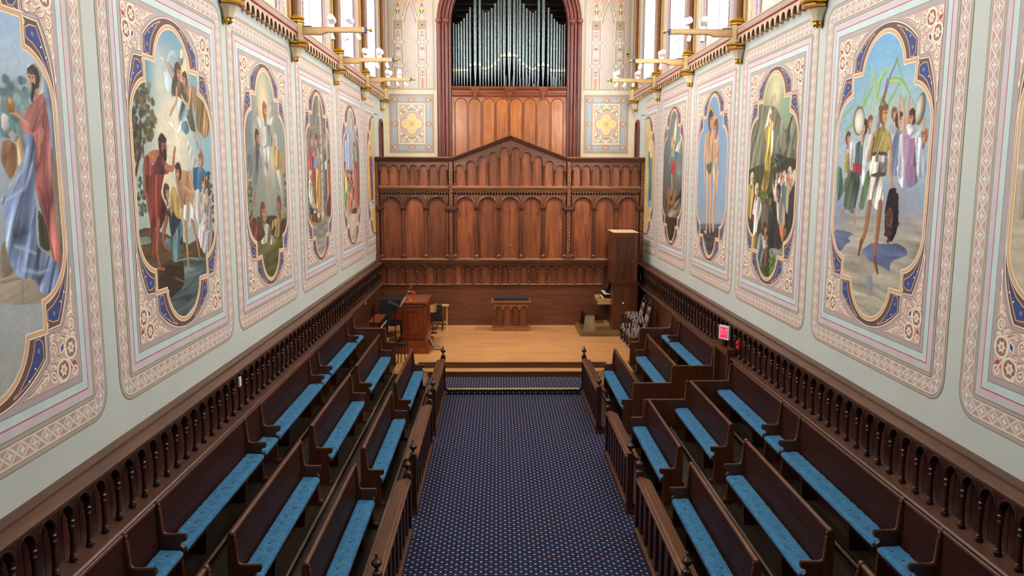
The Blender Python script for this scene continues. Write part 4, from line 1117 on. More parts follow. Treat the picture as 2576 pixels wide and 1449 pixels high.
# organ console on the left
t = thing('organ_console', 'reddish wooden organ console with panelled side on the left of the platform', 'organ console', (-2.4, 19.28, ZP))
boxes(t, 'plinth', 'cherry', (-.50, .38, -.10, 1.35, 0, .15)); boxes(t, 'base_moulding', 'cherry', (-.33, .31, -.04, 1.25, .15, .31))
boxes(t, 'body', 'cherry', (-.29, .30, 0, 1.20, .31, 1.235))
boxes(t, 'lid', 'cherry_x', (-.32, .33, -.03, 1.25, 1.235, 1.268))
panel_frame(t, 'side_panel', 'cherry', 'cherry', -.24, .24, .36, 1.20, 0)
panel_frame(t, 'side_panel', 'cherry', 'cherry', -.13, .13, .48, 1.08, -.004, .03)
m = MB()
for k in range(5): m.box(.30, .318, .12 + k * .2, .20 + k * .2, .42, 1.16)
m.build('back_slats', 'cherry', t, 0)
for ya_, yb_ in ((.0, .05), (1.15, 1.20)):
    m = MB(); m.prism([(-.29, .84), (-.29, 1.23), (-.33, 1.22), (-.37, 1.12), (-.42, 1.05), (-.52, .98), (-.56, .93), (-.56, .84)], 'xz', ya_, yb_); m.build('key_cheek', 'cherry', t, 0)
m = MB(); m.box(-.54, -.29, .05, 1.15, .84, .88); m.build('key_bed', 'cherry_x', t, 0)
m = MB(); m.box(-.52, -.40, .08, 1.12, .88, .90); m.build('manual', 'lip', t, 0)
m = MB(); m.box(-.78, -.51, .30, 1.55, 0, .06)
for k in range(14): m.box(-.76, -.51, .34 + k * .085, .37 + k * .085, .06, .12)
m.build('pedal_board', 'oldbase', t, 0)

t = thing('music_lamp', 'thin brass reading lamp with a red shade on the organ console lid', 'lamp', (-2.52, 19.62, ZP + 1.268))
m = MB(); m.lathe([(.05, 0), (.05, .012), (.01, .02)], n=12); m.build('base', 'brass', t, 40)
m = MB(); m.tube([(0, 0, .01), (-.06, 0, .10), (-.07, 0, .20), (.0, 0, .30), (.06, 0, .38)], .007, 6); m.tube([(-.07, 0, .20), (.02, 0, .22), (.08, 0, .20)], .005, 6); m.build('arm', 'brass', t, 50)
m = MB(); m.lathe([(.028, 0), (.028, .12), (.02, .125)], .10, 0, .08, 10); m.build('shade', 'alarm', t, 40)
t = thing('music_stand', 'black music stand tray holding a white open score beside the organ console', 'music stand', (-2.83, 19.10, ZP))
m = MB(); m.tube([(0, 0, .02), (0, 0, 1.20)], .012, 8); m.build('pole', 'black', t, 50)
m = MB()
for a in (0.4, 2.5, 4.6): m.tube([(0, 0, .12), (.25 * cos(a), .25 * sin(a), .008)], .009, 6)
m.build('foot', 'black', t, 50)
m = MB(); m.add([(-.16, -.14, 1.30), (.14, -.14, 1.17), (.14, .2, 1.17), (-.16, .2, 1.30), (-.16, -.14, 1.315), (.14, -.14, 1.185), (.14, .2, 1.185), (-.16, .2, 1.315)], [(0, 1, 2, 3), (4, 5, 6, 7), (0, 1, 5, 4), (1, 2, 6, 5), (2, 3, 7, 6), (3, 0, 4, 7)]); m.build('tray', 'black', t, 0)
t2 = thing('sheet_music', 'white open score leaning on the black music stand', 'book', (-2.66, 19.08, ZP + 1.20))
m = MB(); m.add([(-.04, -.1, 0), (.07, -.1, .20), (.07, .14, .20), (-.04, .14, 0), (-.03, -.1, -.006), (.08, -.1, .194), (.08, .14, .194), (-.03, .14, -.006)], [(0, 1, 2, 3), (4, 5, 6, 7), (0, 1, 5, 4), (1, 2, 6, 5), (2, 3, 7, 6), (3, 0, 4, 7)]); m.build('pages', 'paper', t2, 0)

m = MB(); m.tube([Vector(p) for p in [(-2.10, 19.86, .72), (-2.05, 19.80, .66), (-2.0, 19.72, .57), (-1.95, 19.66, .50), (-1.88, 19.62, .475), (-1.80, 19.64, .475), (-1.755, 19.72, .475), (-1.78, 19.84, .475), (-1.86, 19.90, .475), (-1.93, 19.88, .475)]], .034, 10)
M['hose'] = paint('grey_ribbed_hose', S(142, 118, 94), .6, var=.25, scale=60, bump=.6)
tag(m.build('wind_hose', 'hose', None, 50), 'grey-brown flexible hose curling out of the organ console onto the floor', 'hose')

t = thing('electric_keyboard', 'low brown keyboard cabinet standing left of the organ console', 'keyboard', (-3.35, 19.25, ZP))
boxes(t, 'cabinet', 'cabwood', (-.14, .10, 0, 1.10, .02, .76)); boxes(t, 'lid', 'cherry_x', (-.15, .13, -.02, 1.12, .76, .785))
boxes(t, 'key_front', 'black', (.10, .125, .03, 1.07, .10, .72))
m = MB()
for k in range(20): m.box(.125, .15, .06 + k * .05, .105 + k * .05, .60, .63)
m.build('keys', 'lip', t, 0)

def draped(name, parent, x0, x1, y0, y1, zt, zb, mat, seed=1):
    rng = random.Random(seed); m = MB(); vs = []; n = 44; K = 7
    per = []
    for i in range(n):
        s = i / n * 4; k = int(s); f = s - k
        c = [(x0, y0), (x1, y0), (x1, y1), (x0, y1)]; a, b = c[k], c[(k + 1) % 4]
        per.append((a[0] + (b[0] - a[0]) * f, a[1] + (b[1] - a[1]) * f))
    cx, cy = (x0 + x1) / 2, (y0 + y1) / 2
    ph = [rng.uniform(0, 6) for _ in range(n)]
    for j in range(K):
        f = j / (K - 1)
        for i, (x, y) in enumerate(per):
            g = 1 + .10 * f + .05 * f * sin(i * 1.9 + ph[i] * .3)
            vs.append((cx + (x - cx) * g, cy + (y - cy) * g, zt - (zt - zb) * f + .02 * sin(i * .8) * f))
    fs = [[j * n + i, j * n + (i + 1) % n, (j + 1) * n + (i + 1) % n, (j + 1) * n + i] for j in range(K - 1) for i in range(n)]
    fs.append(list(range(n))); m.add(vs, fs); return m.build(name, mat, parent, 60)
t = thing('covered_piano', 'piano under a crumpled black cloth in the left platform corner', 'piano', (-3.12, 21.35, ZP))
draped('cloth_cover', t, -.38, .26, -.30, .62, 1.05, .36, 'cloth', 3)
m = MB()
for dx in (-.32, .20):
    for dy in (-.24, .52): m.lathe([(.03, 0), (.03, .05), (.045, .1), (.05, .5)], dx, dy, 0, 10)
m.build('legs', 'black', t, 40)
m = MB(); m.tube([(0, 0, 0), (0, 0, 1.06)], .012, 8); m.lathe([(.13, 0), (.12, .015), (.012, .03)], 0, 0, 0, 14); m.tube([(0, 0, 1.06), (.02, .0, 1.12)], .008, 6)
o = m.build('microphone_stand', 'black', None, 40); o.location = (-3.34, 19.02, ZP); tag(o, 'thin black microphone stand in front of the brown keyboard cabinet', 'microphone stand')
t = thing('black_stool', 'small black stool at the platform edge beside the left pew partition', 'stool', (-2.55, 18.25, ZP))
m = MB(); m.lathe([(.0, .44), (.12, .44), (.13, .45), (.13, .475), (.11, .485), (0, .487)], n=16); m.build('seat', 'black', t, 40)
m = MB()
for a in (.5, 2.07, 3.64, 5.2): m.tube([(.09 * cos(a), .09 * sin(a), .445), (.14 * cos(a), .14 * sin(a), .0)], .012, 6)
m.build('leg', 'black', t, 40)

t = thing('gothic_stand', 'pale gilded stand with small pointed arches behind the organ console', 'stand', (-2.0, 22.5, ZP))
m = MB(); m.lathe([(.03, 0), (.02, .02), (.02, .06), (.014, .1), (.018, .35), (.014, .4), (.022, .42), (.018, .62), (.03, .64)], .20, 0, 0, 10); m.build('post', 'cream', t, 40)
m = MB(); m.lathe([(.03, 0), (.02, .02), (.014, .1), (.018, .35), (.018, .62), (.03, .64)], -.19, .1, 0, 10); m.build('post', 'cream', t, 40)
boxes(t, 'top_rail', 'cream', (-.21, .25, -.04, .12, .64, .68)); boxes(t, 'base_rail', 'cream', (-.22, .24, -.02, .02, .01, .05))
m = MB()
for k in range(3):
    c = -.15 + k * .145; arch_strip(m, mq, c - .0725, c + .0725, c, .055, .05, .05, .07, lambda q: .19, -.012, .012, k=8, rise=.09); m.sphere((c, 0, .215), .018, 6, 5)
m.build('arched_rail', 'cream', t, 0)
t = thing('padded_chair', 'black padded chair between the organ console and the pale stand', 'chair', (-2.08, 22.05, ZP))
m = MB(); m.box(-.17, .17, -.02, .03, .30, .76); m.build('backrest', 'cloth', t, 0); m = MB(); m.box(-.19, .19, .03, .40, .28, .34); m.build('seat', 'cloth', t, 0)
for dx in (-.17, .17):
    for dy in (.01, .37): m = MB(); m.tube([(dx, dy, 0), (dx, dy, .29)], .013, 6); m.build('leg', 'black', t, 40)
t = thing('wooden_music_rest', 'small open orange-brown wooden music rest behind the organ console', 'music rest', (-2.14, 21.75, ZP))
m = MB(); m.add([(-.10, 0, .60), (.03, .0, .58), (.03, 0, .80), (-.10, 0, .80), (-.10, .02, .60), (.03, .02, .58), (.03, .02, .80), (-.10, .02, .80)], [(0, 1, 2, 3), (4, 5, 6, 7), (0, 1, 5, 4), (1, 2, 6, 5), (2, 3, 7, 6), (3, 0, 4, 7)])
m.add([(.03, 0, .58), (.09, -.06, .62), (.09, -.06, .86), (.03, 0, .80), (.03, .02, .58), (.10, -.05, .62), (.10, -.05, .86), (.03, .02, .80)], [(0, 1, 2, 3), (4, 5, 6, 7), (0, 1, 5, 4), (1, 2, 6, 5), (2, 3, 7, 6), (3, 0, 4, 7)]); m.build('desk', 'nosing', t, 0)
m = MB(); m.tube([(0, .02, 0), (0, .02, .62)], .012, 8); m.lathe([(.12, 0), (.11, .02), (.012, .03)], 0, .02, 0, 12); m.build('pole', 'black', t, 40)

# pulpit desk in the middle
t = thing('pulpit', 'arcaded oak pulpit desk with a black padded top in the middle of the platform', 'pulpit', (.025, 22.04, ZP))
boxes(t, 'plinth', 'table', (-.54, .54, 0, .50, 0, .10)); boxes(t, 'base_moulding', 'table', (-.52, .52, .02, .48, .10, .15))
boxes(t, 'body', 'table', (-.45, .45, .07, .44, .15, .80)); boxes(t, 'top', 'table', (-.55, .55, -.02, .50, .81, .87))
boxes(t, 'top_moulding', 'table', (-.52, .52, .01, .47, .78, .81))
m = MB(); mo = MB()
for k in range(4):
    a = -.464 + k * .232
    arch_strip(m, mq, a, a + .232, a + .116, .09, .60, .60, .615, lambda q: .79, .03, .07, k=10); mo.tube([(x, .028, z) for x, z in arch_pts(a + .116, .098, .615, 10)], .010, 5, cap=False)
    pp = boxes(t, 'panel', 'panel', (a + .01, a + .222, .062, .069, .15, .70))
m.build('arch_board', 'table', t, 0); mo.build('arch_moulding', 'table', t, 60)
for k in range(5):
    mm = MB(); mm.lathe(scaled(BAL, .45, .75), n=10); mm.build('colonnette', 'wood', t, 40).location = (-.464 + k * .232 + (.02 if k == 0 else -.02 if k == 4 else 0), .045, .15)
m = MB(); m.box(-.49, .49, .02, .46, .87, .93); m.build('pad', 'cloth', t, 0)

# organ cabinet with its console on the right
t = thing('organ_cabinet', 'tall brown wooden organ cabinet with keyboards on its side, right of the platform', 'organ', (2.80, 21.70, ZP))
boxes(t, 'case', 'cabwood', (.02, .68, .02, 1.12, 1.40, 2.79)); boxes(t, 'lower_case', 'cabwood', (.02, .70, .0, 1.13, .10, 1.38)); boxes(t, 'mid_ledge', 'cabwood', (-.02, .72, -.03, 1.14, 1.375, 1.405))
panel_frame(t, 'front_panel', 'pewend', 'cabwood', .02, .68, 1.42, 2.78, .02, .10, .022)
boxes(t, 'dust_sheet', 'peach', (.0, .70, -.01, 1.14, 2.79, 2.805))
boxes(t, 'plinth', 'oldbase', (-.90, .20, -.40, 1.10, 0, .115))
m = MB(); m.box(-.35, .02, .38, 1.10, .78, .82); m.box(-.22, .02, .38, 1.10, .88, .91)
m.build('key_bed', 'cabwood', t, 0)
boxes(t, 'key_slip', 'nosing', (-.35, -.34, .36, 1.12, .76, .90)); boxes(t, 'key_cheek', 'nosing', (-.34, .02, .36, .39, .76, .93)); boxes(t, 'key_cheek', 'nosing', (-.34, .02, 1.09, 1.12, .76, .93))
m = MB()
for z, x0, x1 in ((.82, -.335, -.20), (.91, -.20, -.06)):
    for k in range(26): m.box(x0, x1, .395 + k * .0266, .419 + k * .0266, z, z + .012)
m.build('keys', 'lip', t, 0)
m = MB()
for z, x0, x1 in ((.832, -.29, -.20), (.922, -.155, -.06)):
    for k in range(25):
        if k % 7 not in (2, 6): m.box(x0, x1, .414 + k * .0266, .428 + k * .0266, z, z + .01)
m.build('sharp_keys', 'black', t, 0)
m = MB()
for j in range(3):
    for k in range(2): m.tube([(.02, .40 + k * .62, .98 + j * .07), (-.05, .40 + k * .62, .98 + j * .07)], .014, 8)
m.build('stop_knob', 'black', t, 40)
m = MB(); m.add([(-.12, .40, 1.10), (-.02, .40, 1.42), (-.02, 1.10, 1.42), (-.12, 1.10, 1.10), (-.10, .40, 1.09), (.0, .40, 1.41), (.0, 1.10, 1.41), (-.10, 1.10, 1.09)], [(0, 1, 2, 3), (4, 5, 6, 7), (0, 1, 5, 4), (1, 2, 6, 5), (2, 3, 7, 6), (3, 0, 4, 7)]); m.build('music_desk', 'dark', t, 0)
m = MB(); m.box(-.16, .0, .38, 1.12, 1.04, 1.06); m.build('console_shelf', 'paper', t, 0)
m = MB()
for k in range(9): m.box(-.42, .0, .42 + k * .075, .45 + k * .075, .115, .19)
m.build('pedal', 'nosing', t, 0)
m = MB(); m.tube([(.30, -.0, .86), (.30, -.06, .86)], .018, 10); m.sphere((.30, -.06, .86), .026, 10, 8); m.build('door_knob', 'lip', t, 40)
t = thing('organ_bench', 'dark organ bench with grey weathered trapezoid legs on the plinth', 'bench', (2.18, 21.55, ZP + .115))
boxes(t, 'seat', 'dark_y', (-.15, .15, .0, 1.05, .46, .50))
for y, mt in ((.04, 'greywood'), (.97, 'dark')):
    m = MB(); m.prism([(-.17, 0), (.17, 0), (.12, .46), (-.12, .46)], 'xz', y, y + .04); m.build('leg', mt, t, 0)
boxes(t, 'stretcher', 'dark_y', (-.02, .02, .08, .97, .12, .18))

# patterned armchairs
def flame():
    m, nt, b = nmat('flame_stitch_fabric'); L = nt.links.new
    tc = nt.nodes.new('ShaderNodeTexCoord'); w = nt.nodes.new('ShaderNodeTexWave'); w.wave_type = 'BANDS'; w.inputs['Scale'].default_value = 2.4; w.inputs['Distortion'].default_value = 4; w.inputs['Detail Scale'].default_value = 2.5
    L(tc.outputs['Object'], w.inputs['Vector']); r = nt.nodes.new('ShaderNodeValToRGB'); r.color_ramp.interpolation = 'CONSTANT'
    for p, c in ((0, S(58, 44, 50)), (.22, S(176, 158, 138)), (.4, S(110, 84, 84)), (.6, S(206, 190, 166)), (.8, S(84, 70, 84))):
        e = r.color_ramp.elements.new(p) if p not in (0,) else r.color_ramp.elements[0]
        e.color = c
    L(w.outputs['Fac'], r.inputs[0]); L(r.outputs[0], b.inputs['Base Color']); b.inputs['Roughness'].default_value = .85
    return m
M['flame'] = flame()
def rbox(m, x0, x1, y0, y1, z0, z1, k=.25):
    """padded block: box with a domed, inset top"""
    ix, iy = (x1 - x0) * k * .4, (y1 - y0) * k * .4; zm = z0 + (z1 - z0) * .55
    v = [(x0, y0, z0), (x1, y0, z0), (x1, y1, z0), (x0, y1, z0), (x0, y0, zm), (x1, y0, zm), (x1, y1, zm), (x0, y1, zm), (x0 + ix, y0 + iy, z1), (x1 - ix, y0 + iy, z1), (x1 - ix, y1 - iy, z1), (x0 + ix, y1 - iy, z1)]
    f = [(0, 3, 2, 1), (8, 9, 10, 11)] + [(i, (i + 1) % 4, 4 + (i + 1) % 4, 4 + i) for i in range(4)] + [(4 + i, 4 + (i + 1) % 4, 8 + (i + 1) % 4, 8 + i) for i in range(4)]
    m.add(v, f)
LEG = [(.02, 0), (.03, .02), (.03, .05), (.018, .07), (.026, .14), (.03, .18), (.02, .2), (.028, .24), (.03, .30)]
for i, (x, y, lb) in enumerate(((3.22, 20.05, 'nearer'), (3.20, 20.78, 'farther'))):
    t = thing('armchair', 'dark carved armchair with zigzag patterned upholstery by the right dado, the %s of two' % lb, 'chair', (x, y, ZP), group='patterned armchairs')
    m = MB(); rbox(m, -.26, .22, -.25, .25, .28, .43); m.build('seat', 'flame', t, 40)
    m = MB(); m.prism([(.17, .48), (.22, .46), (.34, 1.0), (.29, 1.03)], 'xz', -.19, .19); m.build('back_cushion', 'flame', t, 30)
    m = MB()
    for s in (-.22, .22): m.tube([(.22, s, .40), (.26, s, .70), (.33, s, 1.06)], .024, 8); m.sphere((.335, s, 1.09), .034, 8, 6)
    for k in range(5): m.sphere((.33, -.14 + k * .07, 1.06 + .05 * (2 - abs(k - 2))), .036, 8, 6)
    for k in range(3): m.sphere((.335, -.06 + k * .06, 1.17 + .035 * (1 - abs(k - 1))), .03, 8, 6)
    m.build('carved_crest', 'black', t, 50)
    for s in (-.24, .24):
        m = MB(); rbox(m, -.16, .20, s - .045, s + .045, .66, .73); a = m.build('arm_pad', 'flame', t, 40)
        m = MB(); m.tube([(-.22, s, .40), (-.20, s, .58), (-.18, s, .67)], .02, 8); m.tube([(-.20, s, .66), (.26, s, .67)], .018, 8); m.sphere((-.22, s, .665), .03, 8, 6); m.build('arm_support', 'black', a, 50)
        for xx in (-.22, .18):
            m = MB(); m.lathe(LEG, xx, s * .9, 0, 10); m.build('leg', 'black', t, 50)
    m = MB(); m.tube([(-.22, -.2, .10), (-.22, .2, .10)], .014, 8); m.tube([(.18, -.2, .10), (.18, .2, .10)], .014, 8); m.build('stretcher', 'black', t, 50)
MUR={
'L1':[('g',(112,160,176),(178,190,176)),
('b',(96,140,166),(-.291,1.432),.3,.2,.8),
('b',(104,150,172),(-.536,1.107),.35,.3,.8),
('b',(84,150,170),(-.369,.878),.3,.3,.8),
('b',(92,156,178),(-.8,.914),.2,.25,.8),
('b',(150,176,188),(-.244,1.219),.2,.25,.8),
('b',(196,200,196),(-.395,1.053),.15,.3,.8),
('b',(128,176,190),(.913,.265),.3,.3,.8),
('b',(226,214,182),(-.087,.624),.35,.5,.85),
('b',(226,214,182),(.044,.354),.4,.45,.85),
('b',(226,214,182),(-.345,.5),.3,.4,.85),
('b',(226,214,182),(.106,.794),.3,.3,.85),
('b',(226,212,176),(-.38,-.071),.5,.45,.9),
('f',(86,76,48),(-.898,.617),.26,.5,70,.05),
('f',(70,62,40),(-.999,.462),.16,.3,40,.05),
('f',(104,92,56),(-.675,.634),.15,.3,40,.05),
('f',(92,80,50),(-.866,.768),.12,.2,30,.05),
('f',(96,86,54),(-.709,.479),.12,.12,20,.05),
('s',(74,54,38),.05,.02,[(-1.038,.026),(-.932,.217),(-.862,.47),(-.864,.619)]),
('s',(80,60,42),.025,.01,[(-.864,.46),(-.787,.515),(-.717,.509)]),
('s',(66,50,40),.02,.02,[(-.834,.341),(-.834,.179)]),
('p',(92,72,44),.2,0,[(-1.059,-.518),(-.788,-.514),(-.204,-.647),(.213,-.754),(.928,-.627),(1.053,-.825),(.659,-.975),(-.063,-.924),(-.616,-1.162),(-.723,-1.158),(-.98,-.815),(-1.053,-.646)]),
('p',(118,126,116),.25,0,[(-1.044,-.583),(-.8,-.602),(-.782,-.658),(-1.031,-.659)]),
('p',(86,104,104),.3,0,[(-.328,-.907),(.662,-.949),(.701,-1.191),(.491,-1.165),(.387,-1.409),(-.026,-1.544),(-.262,-1.478),(-.438,-1.282),(-.394,-1.17)]),
('p',(74,60,38),.25,0,[(-.614,-.956),(-.353,-.881),(-.004,-.943),(-.025,-1.198),(-.381,-1.279),(-.424,-1.178),(-.67,-1.166)]),
('s',(150,160,156),.012,.006,[(-.212,-.908),(.19,-.914),(.451,-.954)]),
('s',(150,160,156),.012,.006,[(.11,-1.023),(.301,-1.058)]),
('s',(120,134,132),.01,.006,[(-.236,-1.085),(.027,-1.168)]),
('f',(84,92,72),(-.944,-.214),.1,.22,30,.035),
('f',(84,64,44),(.943,-.255),.1,.35,40,.04),
('p',(44,58,66),.2,90,[(-.319,-.336),(-.216,-.317),(-.112,-.416),(.002,-.458),(.025,-.738),(-.159,-.746),(-.262,-.643),(-.306,-.546)]),
('p',(104,140,140),.35,90,[(-.403,-.632),(-.264,-.654),(.001,-.47),(.042,-.617),(-.066,-.73),(.033,-.787),(-.153,-.914),(-.297,-.887),(-.339,-.777),(-.441,-.698)]),
('p',(196,158,92),.25,90,[(-.257,-.199),(-.187,-.107),(-.102,-.132),(-.004,-.289),(.033,-.459),(-.116,-.439),(-.194,-.365),(-.245,-.421),(-.254,-.281)]),
('h',(186,136,104),(-.332,-.169),.085,(78,48,34),1),
('s',(190,150,116),.035,.03,[(-.297,-.279),(-.24,-.386)]),
('p',(214,206,190),.3,130,[(-.295,1.222),(-.192,1.216),(.043,1.151),(.061,1.076),(-.031,1.022),(-.154,1.104),(-.225,1.169)]),
('p',(226,204,150),.25,80,[(.247,1.388),(.334,1.379),(.43,1.212),(.441,1.076),(.265,1.101),(.233,1.286)]),
('p',(176,200,206),.3,20,[(-.127,1.204),(-.087,1.295),(.015,1.342),(.18,1.323),(.218,1.284),(.307,1.297),(.266,1.213),(.137,1.218),(.174,1.278),(.033,1.28),(-.055,1.235)]),
('p',(186,206,214),.3,60,[(-.226,1.063),(-.204,.938),(-.108,.862),(-.001,.839),(-.012,.959),(-.156,1.093)]),
('p',(92,92,62),.25,70,[(.001,1.047),(.064,1.098),(.199,1.048),(.477,.896),(.514,.713),(.582,.517),(.425,.521),(.324,.676),(.43,.776),(.115,.861),(-.026,.859),(-.06,.91)]),
('p',(172,134,82),.4,70,[(.37,1),(.497,1.036),(.651,1.006),(.641,.935),(.863,.884),(1.051,.753),(.981,.502),(.837,.458),(.619,.555),(.58,.729),(.474,.872),(.357,.907)]),
('p',(176,196,206),.45,60,[(.078,.802),(.226,.827),(.42,.706),(.321,.653),(.191,.576),(.106,.593),(.095,.715)]),
('p',(96,142,166),.3,90,[(.161,.574),(.316,.618),(.378,.518),(.295,.468),(.18,.496)]),
('s',(196,142,104),.05,.03,[(.085,.947),(.05,.8),(-.076,.701),(-.139,.642)]),
('s',(206,156,118),.06,.035,[(.491,.989),(.402,.797),(.285,.821),(.205,.881)]),
('s',(196,142,104),.035,.025,[(.571,.552),(.697,.416),(.722,.356)]),
('s',(196,142,104),.03,.02,[(.548,.504),(.523,.42)]),
('h',(196,132,98),(.152,1.12),.1,(86,52,40),1),
('h',(192,128,96),(.319,1.062),.085,(92,58,42),-1),
('p',(236,232,222),.2,40,[(-.188,.585),(-.068,.559),(.025,.521),(.151,.607),(.178,.586),(.092,.491),(.018,.476),(-.074,.515)]),
('b',(240,230,210),(.009,.409),.05,.3,.7),
('p',(214,208,200),.35,60,[(.273,.421),(.4,.345),(.536,.195),(.552,.076),(.424,.076),(.325,.249)]),
('p',(150,132,136),.2,90,[(.584,.423),(.717,.32),(.819,.213),(.757,.127),(.675,.258),(.6,.304)]),
('p',(62,120,158),.3,70,[(.429,.083),(.601,.11),(.739,.098),(.872,.021),(.708,-.12),(.591,-.208),(.431,-.141),(.415,-.016)]),
('h',(200,148,110),(.675,.186),.08,(140,96,58),-1),
('p',(210,200,190),.35,90,[(.425,-.179),(.566,-.143),(.655,-.248),(.689,-.507),(.559,-.68),(.478,-.521),(.399,-.366),(.382,-.252)]),
('p',(176,168,170),.4,75,[(.586,-.246),(.77,-.186),(.934,-.321),(.954,-.442),(.958,-.683),(.854,-.888),(.668,-.91),(.51,-.779),(.501,-.599),(.734,-.445),(.641,-.35)]),
('p',(206,198,190),.3,45,[(.615,-.529),(.735,-.432),(.796,-.513),(.753,-.563),(.887,-.651),(.774,-.67),(.568,-.616)]),
('h',(198,148,112),(.748,-.088),.085,(100,68,46),-1),
('s',(196,142,104),.03,.02,[(.796,-.005),(.749,-.082)]),
('s',(196,142,104),.035,.03,[(.876,-.465),(.682,-.559)]),
('p',(206,178,130),.2,90,[(.731,-.211),(.84,-.2),(.884,-.28),(.802,-.343),(.738,-.289)]),
('p',(186,138,98),.28,80,[(-.076,.056),(.078,.081),(.324,.033),(.427,-.166),(.375,-.302),(.326,-.413),(.045,-.375),(-.026,-.229),(-.064,-.074)]),
('h',(190,140,104),(-.012,.044),.095,(66,42,32),-1),
('s',(196,148,108),.075,.05,[(.324,.033),(.399,-.178),(.144,-.112)]),
('s',(176,126,88),.075,.05,[(-.044,-.038),(.028,-.278),(.268,-.36)]),
('s',(180,128,86),.09,.035,[(.126,-.464),(.133,-.747),(.149,-1.022)]),
('s',(170,118,78),.085,.03,[(.317,-.474),(.42,-.695),(.504,-.946)]),
('p',(222,212,196),.35,80,[(.033,-.351),(.279,-.287),(.395,-.391),(.413,-.505),(.301,-.474),(.253,-.583),(.184,-.504),(.064,-.461)]),
('p',(128,54,46),.42,80,[(-.777,.096),(-.462,.121),(-.362,.054),(-.475,-.16),(-.383,-.288),(-.301,-.407),(-.433,-.446),(-.527,-.531),(-.659,-.523),(-.726,-.808),(-.784,-.758),(-.782,-.471),(-.848,-.228),(-.879,-.098)]),
('p',(170,96,66),.25,60,[(-.879,.026),(-.838,.148),(-.706,.243),(-.506,.27),(-.384,.22),(-.338,.178),(-.483,.069),(-.625,.131),(-.808,.026)]),
('p',(132,60,54),.4,80,[(-.855,.026),(-.821,.189),(-.735,.212),(-.652,.11),(-.462,.218),(-.291,.136),(-.28,.027)]),
('s',(158,92,62),.1,.035,[(-.584,-.46),(-.659,-.747),(-.608,-.911)]),
('s',(158,92,62),.09,.04,[(-.376,-.437),(-.483,-.603),(-.468,-.696),(-.365,-.763)]),
('s',(164,98,66),.04,.03,[(-.664,-.928),(-.505,-.958)]),
('s',(152,86,58),.07,.05,[(-.842,.074),(-.857,-.12),(-.801,-.251)]),
('s',(174,104,72),.075,.04,[(-.322,.103),(-.149,.083),(-.086,.239),(-.048,.306)]),
('h',(160,98,70),(-.359,.307),.115,(58,38,32),1),
('e',(52,36,30),(-.331,.227),.05,.07,0)],
'L2':[('g',(150,160,146),(120,124,108)),
('b',(106,118,122),(-.853,.685),.35,.5,.8),
('b',(112,124,126),(-.677,.489),.3,.4,.7),
('b',(132,136,130),(.835,.668),.4,.6,.7),
('b',(164,174,156),(-.248,1.253),.25,.3,.7),
('b',(128,138,138),(.614,.944),.2,.3,.6),
('b',(234,202,140),(-.086,1.087),.25,.35,1),
('b',(222,206,168),(-.137,.728),.22,.6,.7),
('b',(224,200,150),(.258,.189),.14,.4,.7),
('b',(214,196,150),(-.589,.618),.12,.2,.6),
('b',(214,186,136),(-.01,-.094),.15,.35,.8),
('b',(134,140,134),(-.218,-.149),.3,.3,.6),
('b',(134,140,134),(-.534,-.211),.3,.3,.6),
('b',(134,140,134),(.095,-.223),.3,.3,.6),
('f',(78,80,60),(-.945,-.3),.12,.45,50,.04),
('f',(90,76,60),(.948,-.327),.07,.4,30,.04),
('p',(86,84,44),.25,10,[(-.625,-.987),(-.33,-.943),(.692,-.975),(.666,-1.16),(.441,-1.14),(.364,-1.365),(.078,-1.537),(-.128,-1.511),(-.347,-1.345),(-.403,-1.178),(-.648,-1.153)]),
('b',(120,124,66),(-.02,-1.039),.5,.12,.7),
('p',(78,70,50),.2,90,[(-.955,-.622),(-.513,-.591),(.126,-.6),(.921,-.69),(.944,-.868),(.601,-.968),(-.33,-.943),(-.634,-.919)]),
('p',(110,120,116),.3,60,[(-.976,.284),(-.775,.278),(-.776,.029),(-.979,.029)]),
('p',(108,108,114),.3,80,[(-.539,.473),(-.393,.49),(-.303,.343),(-.326,.181),(-.458,.03),(-.672,.029),(-.636,.281),(-.708,.269)]),
('p',(112,118,116),.25,90,[(-.763,-.011),(-.568,.076),(-.494,.076),(-.573,-.089),(-.688,-.252),(-.745,-.142)]),
('s',(150,96,66),.05,.03,[(-.705,-.241),(-.747,-.36),(-.708,-.449)]),
('s',(196,142,104),.05,.03,[(-.803,-.044),(-.945,-.054),(-1.003,-.096)]),
('h',(170,116,86),(-.474,.555),.11,(68,44,34),1),
('s',(196,180,160),.05,.03,[(-.368,.405),(-.292,.289)]),
('p',(204,206,198),.3,85,[(-.235,.829),(-.043,.853),(.232,.861),(.256,.751),(.192,.58),(.13,.422),(.035,.03),(-.159,.03),(-.16,.292),(-.213,.454),(-.144,.673)]),
('p',(150,152,148),.35,80,[(-.015,.778),(.216,.748),(.309,.552),(.209,.413),(.135,.455),(-.181,.411),(-.177,.444),(-.02,.472)]),
('p',(206,208,198),.25,90,[(-.429,.868),(-.355,.884),(-.241,.786),(-.124,.815),(-.178,.704),(-.324,.717),(-.407,.775)]),
('p',(198,200,190),.25,90,[(.197,.758),(.44,.897),(.405,.94),(.319,.911),(.208,.837)]),
('p',(196,200,186),.3,40,[(.161,.922),(.22,1.059),(.391,1.13),(.534,1.12),(.38,1.05),(.241,.928)]),
('s',(190,128,90),.06,.04,[(-.41,.88),(-.446,1.003)]),
('s',(186,124,88),.04,.03,[(.362,.926),(.391,1.074)]),
('h',(200,138,98),(-.028,.957),.13,(142,84,48),1),
('e',(140,84,50),(-.042,.864),.05,.07,0),
('s',(176,140,100),.07,.03,[(-.037,-.14),(-.041,-.313)]),
('s',(170,130,92),.05,.03,[(.112,-.107),(.123,-.177)]),
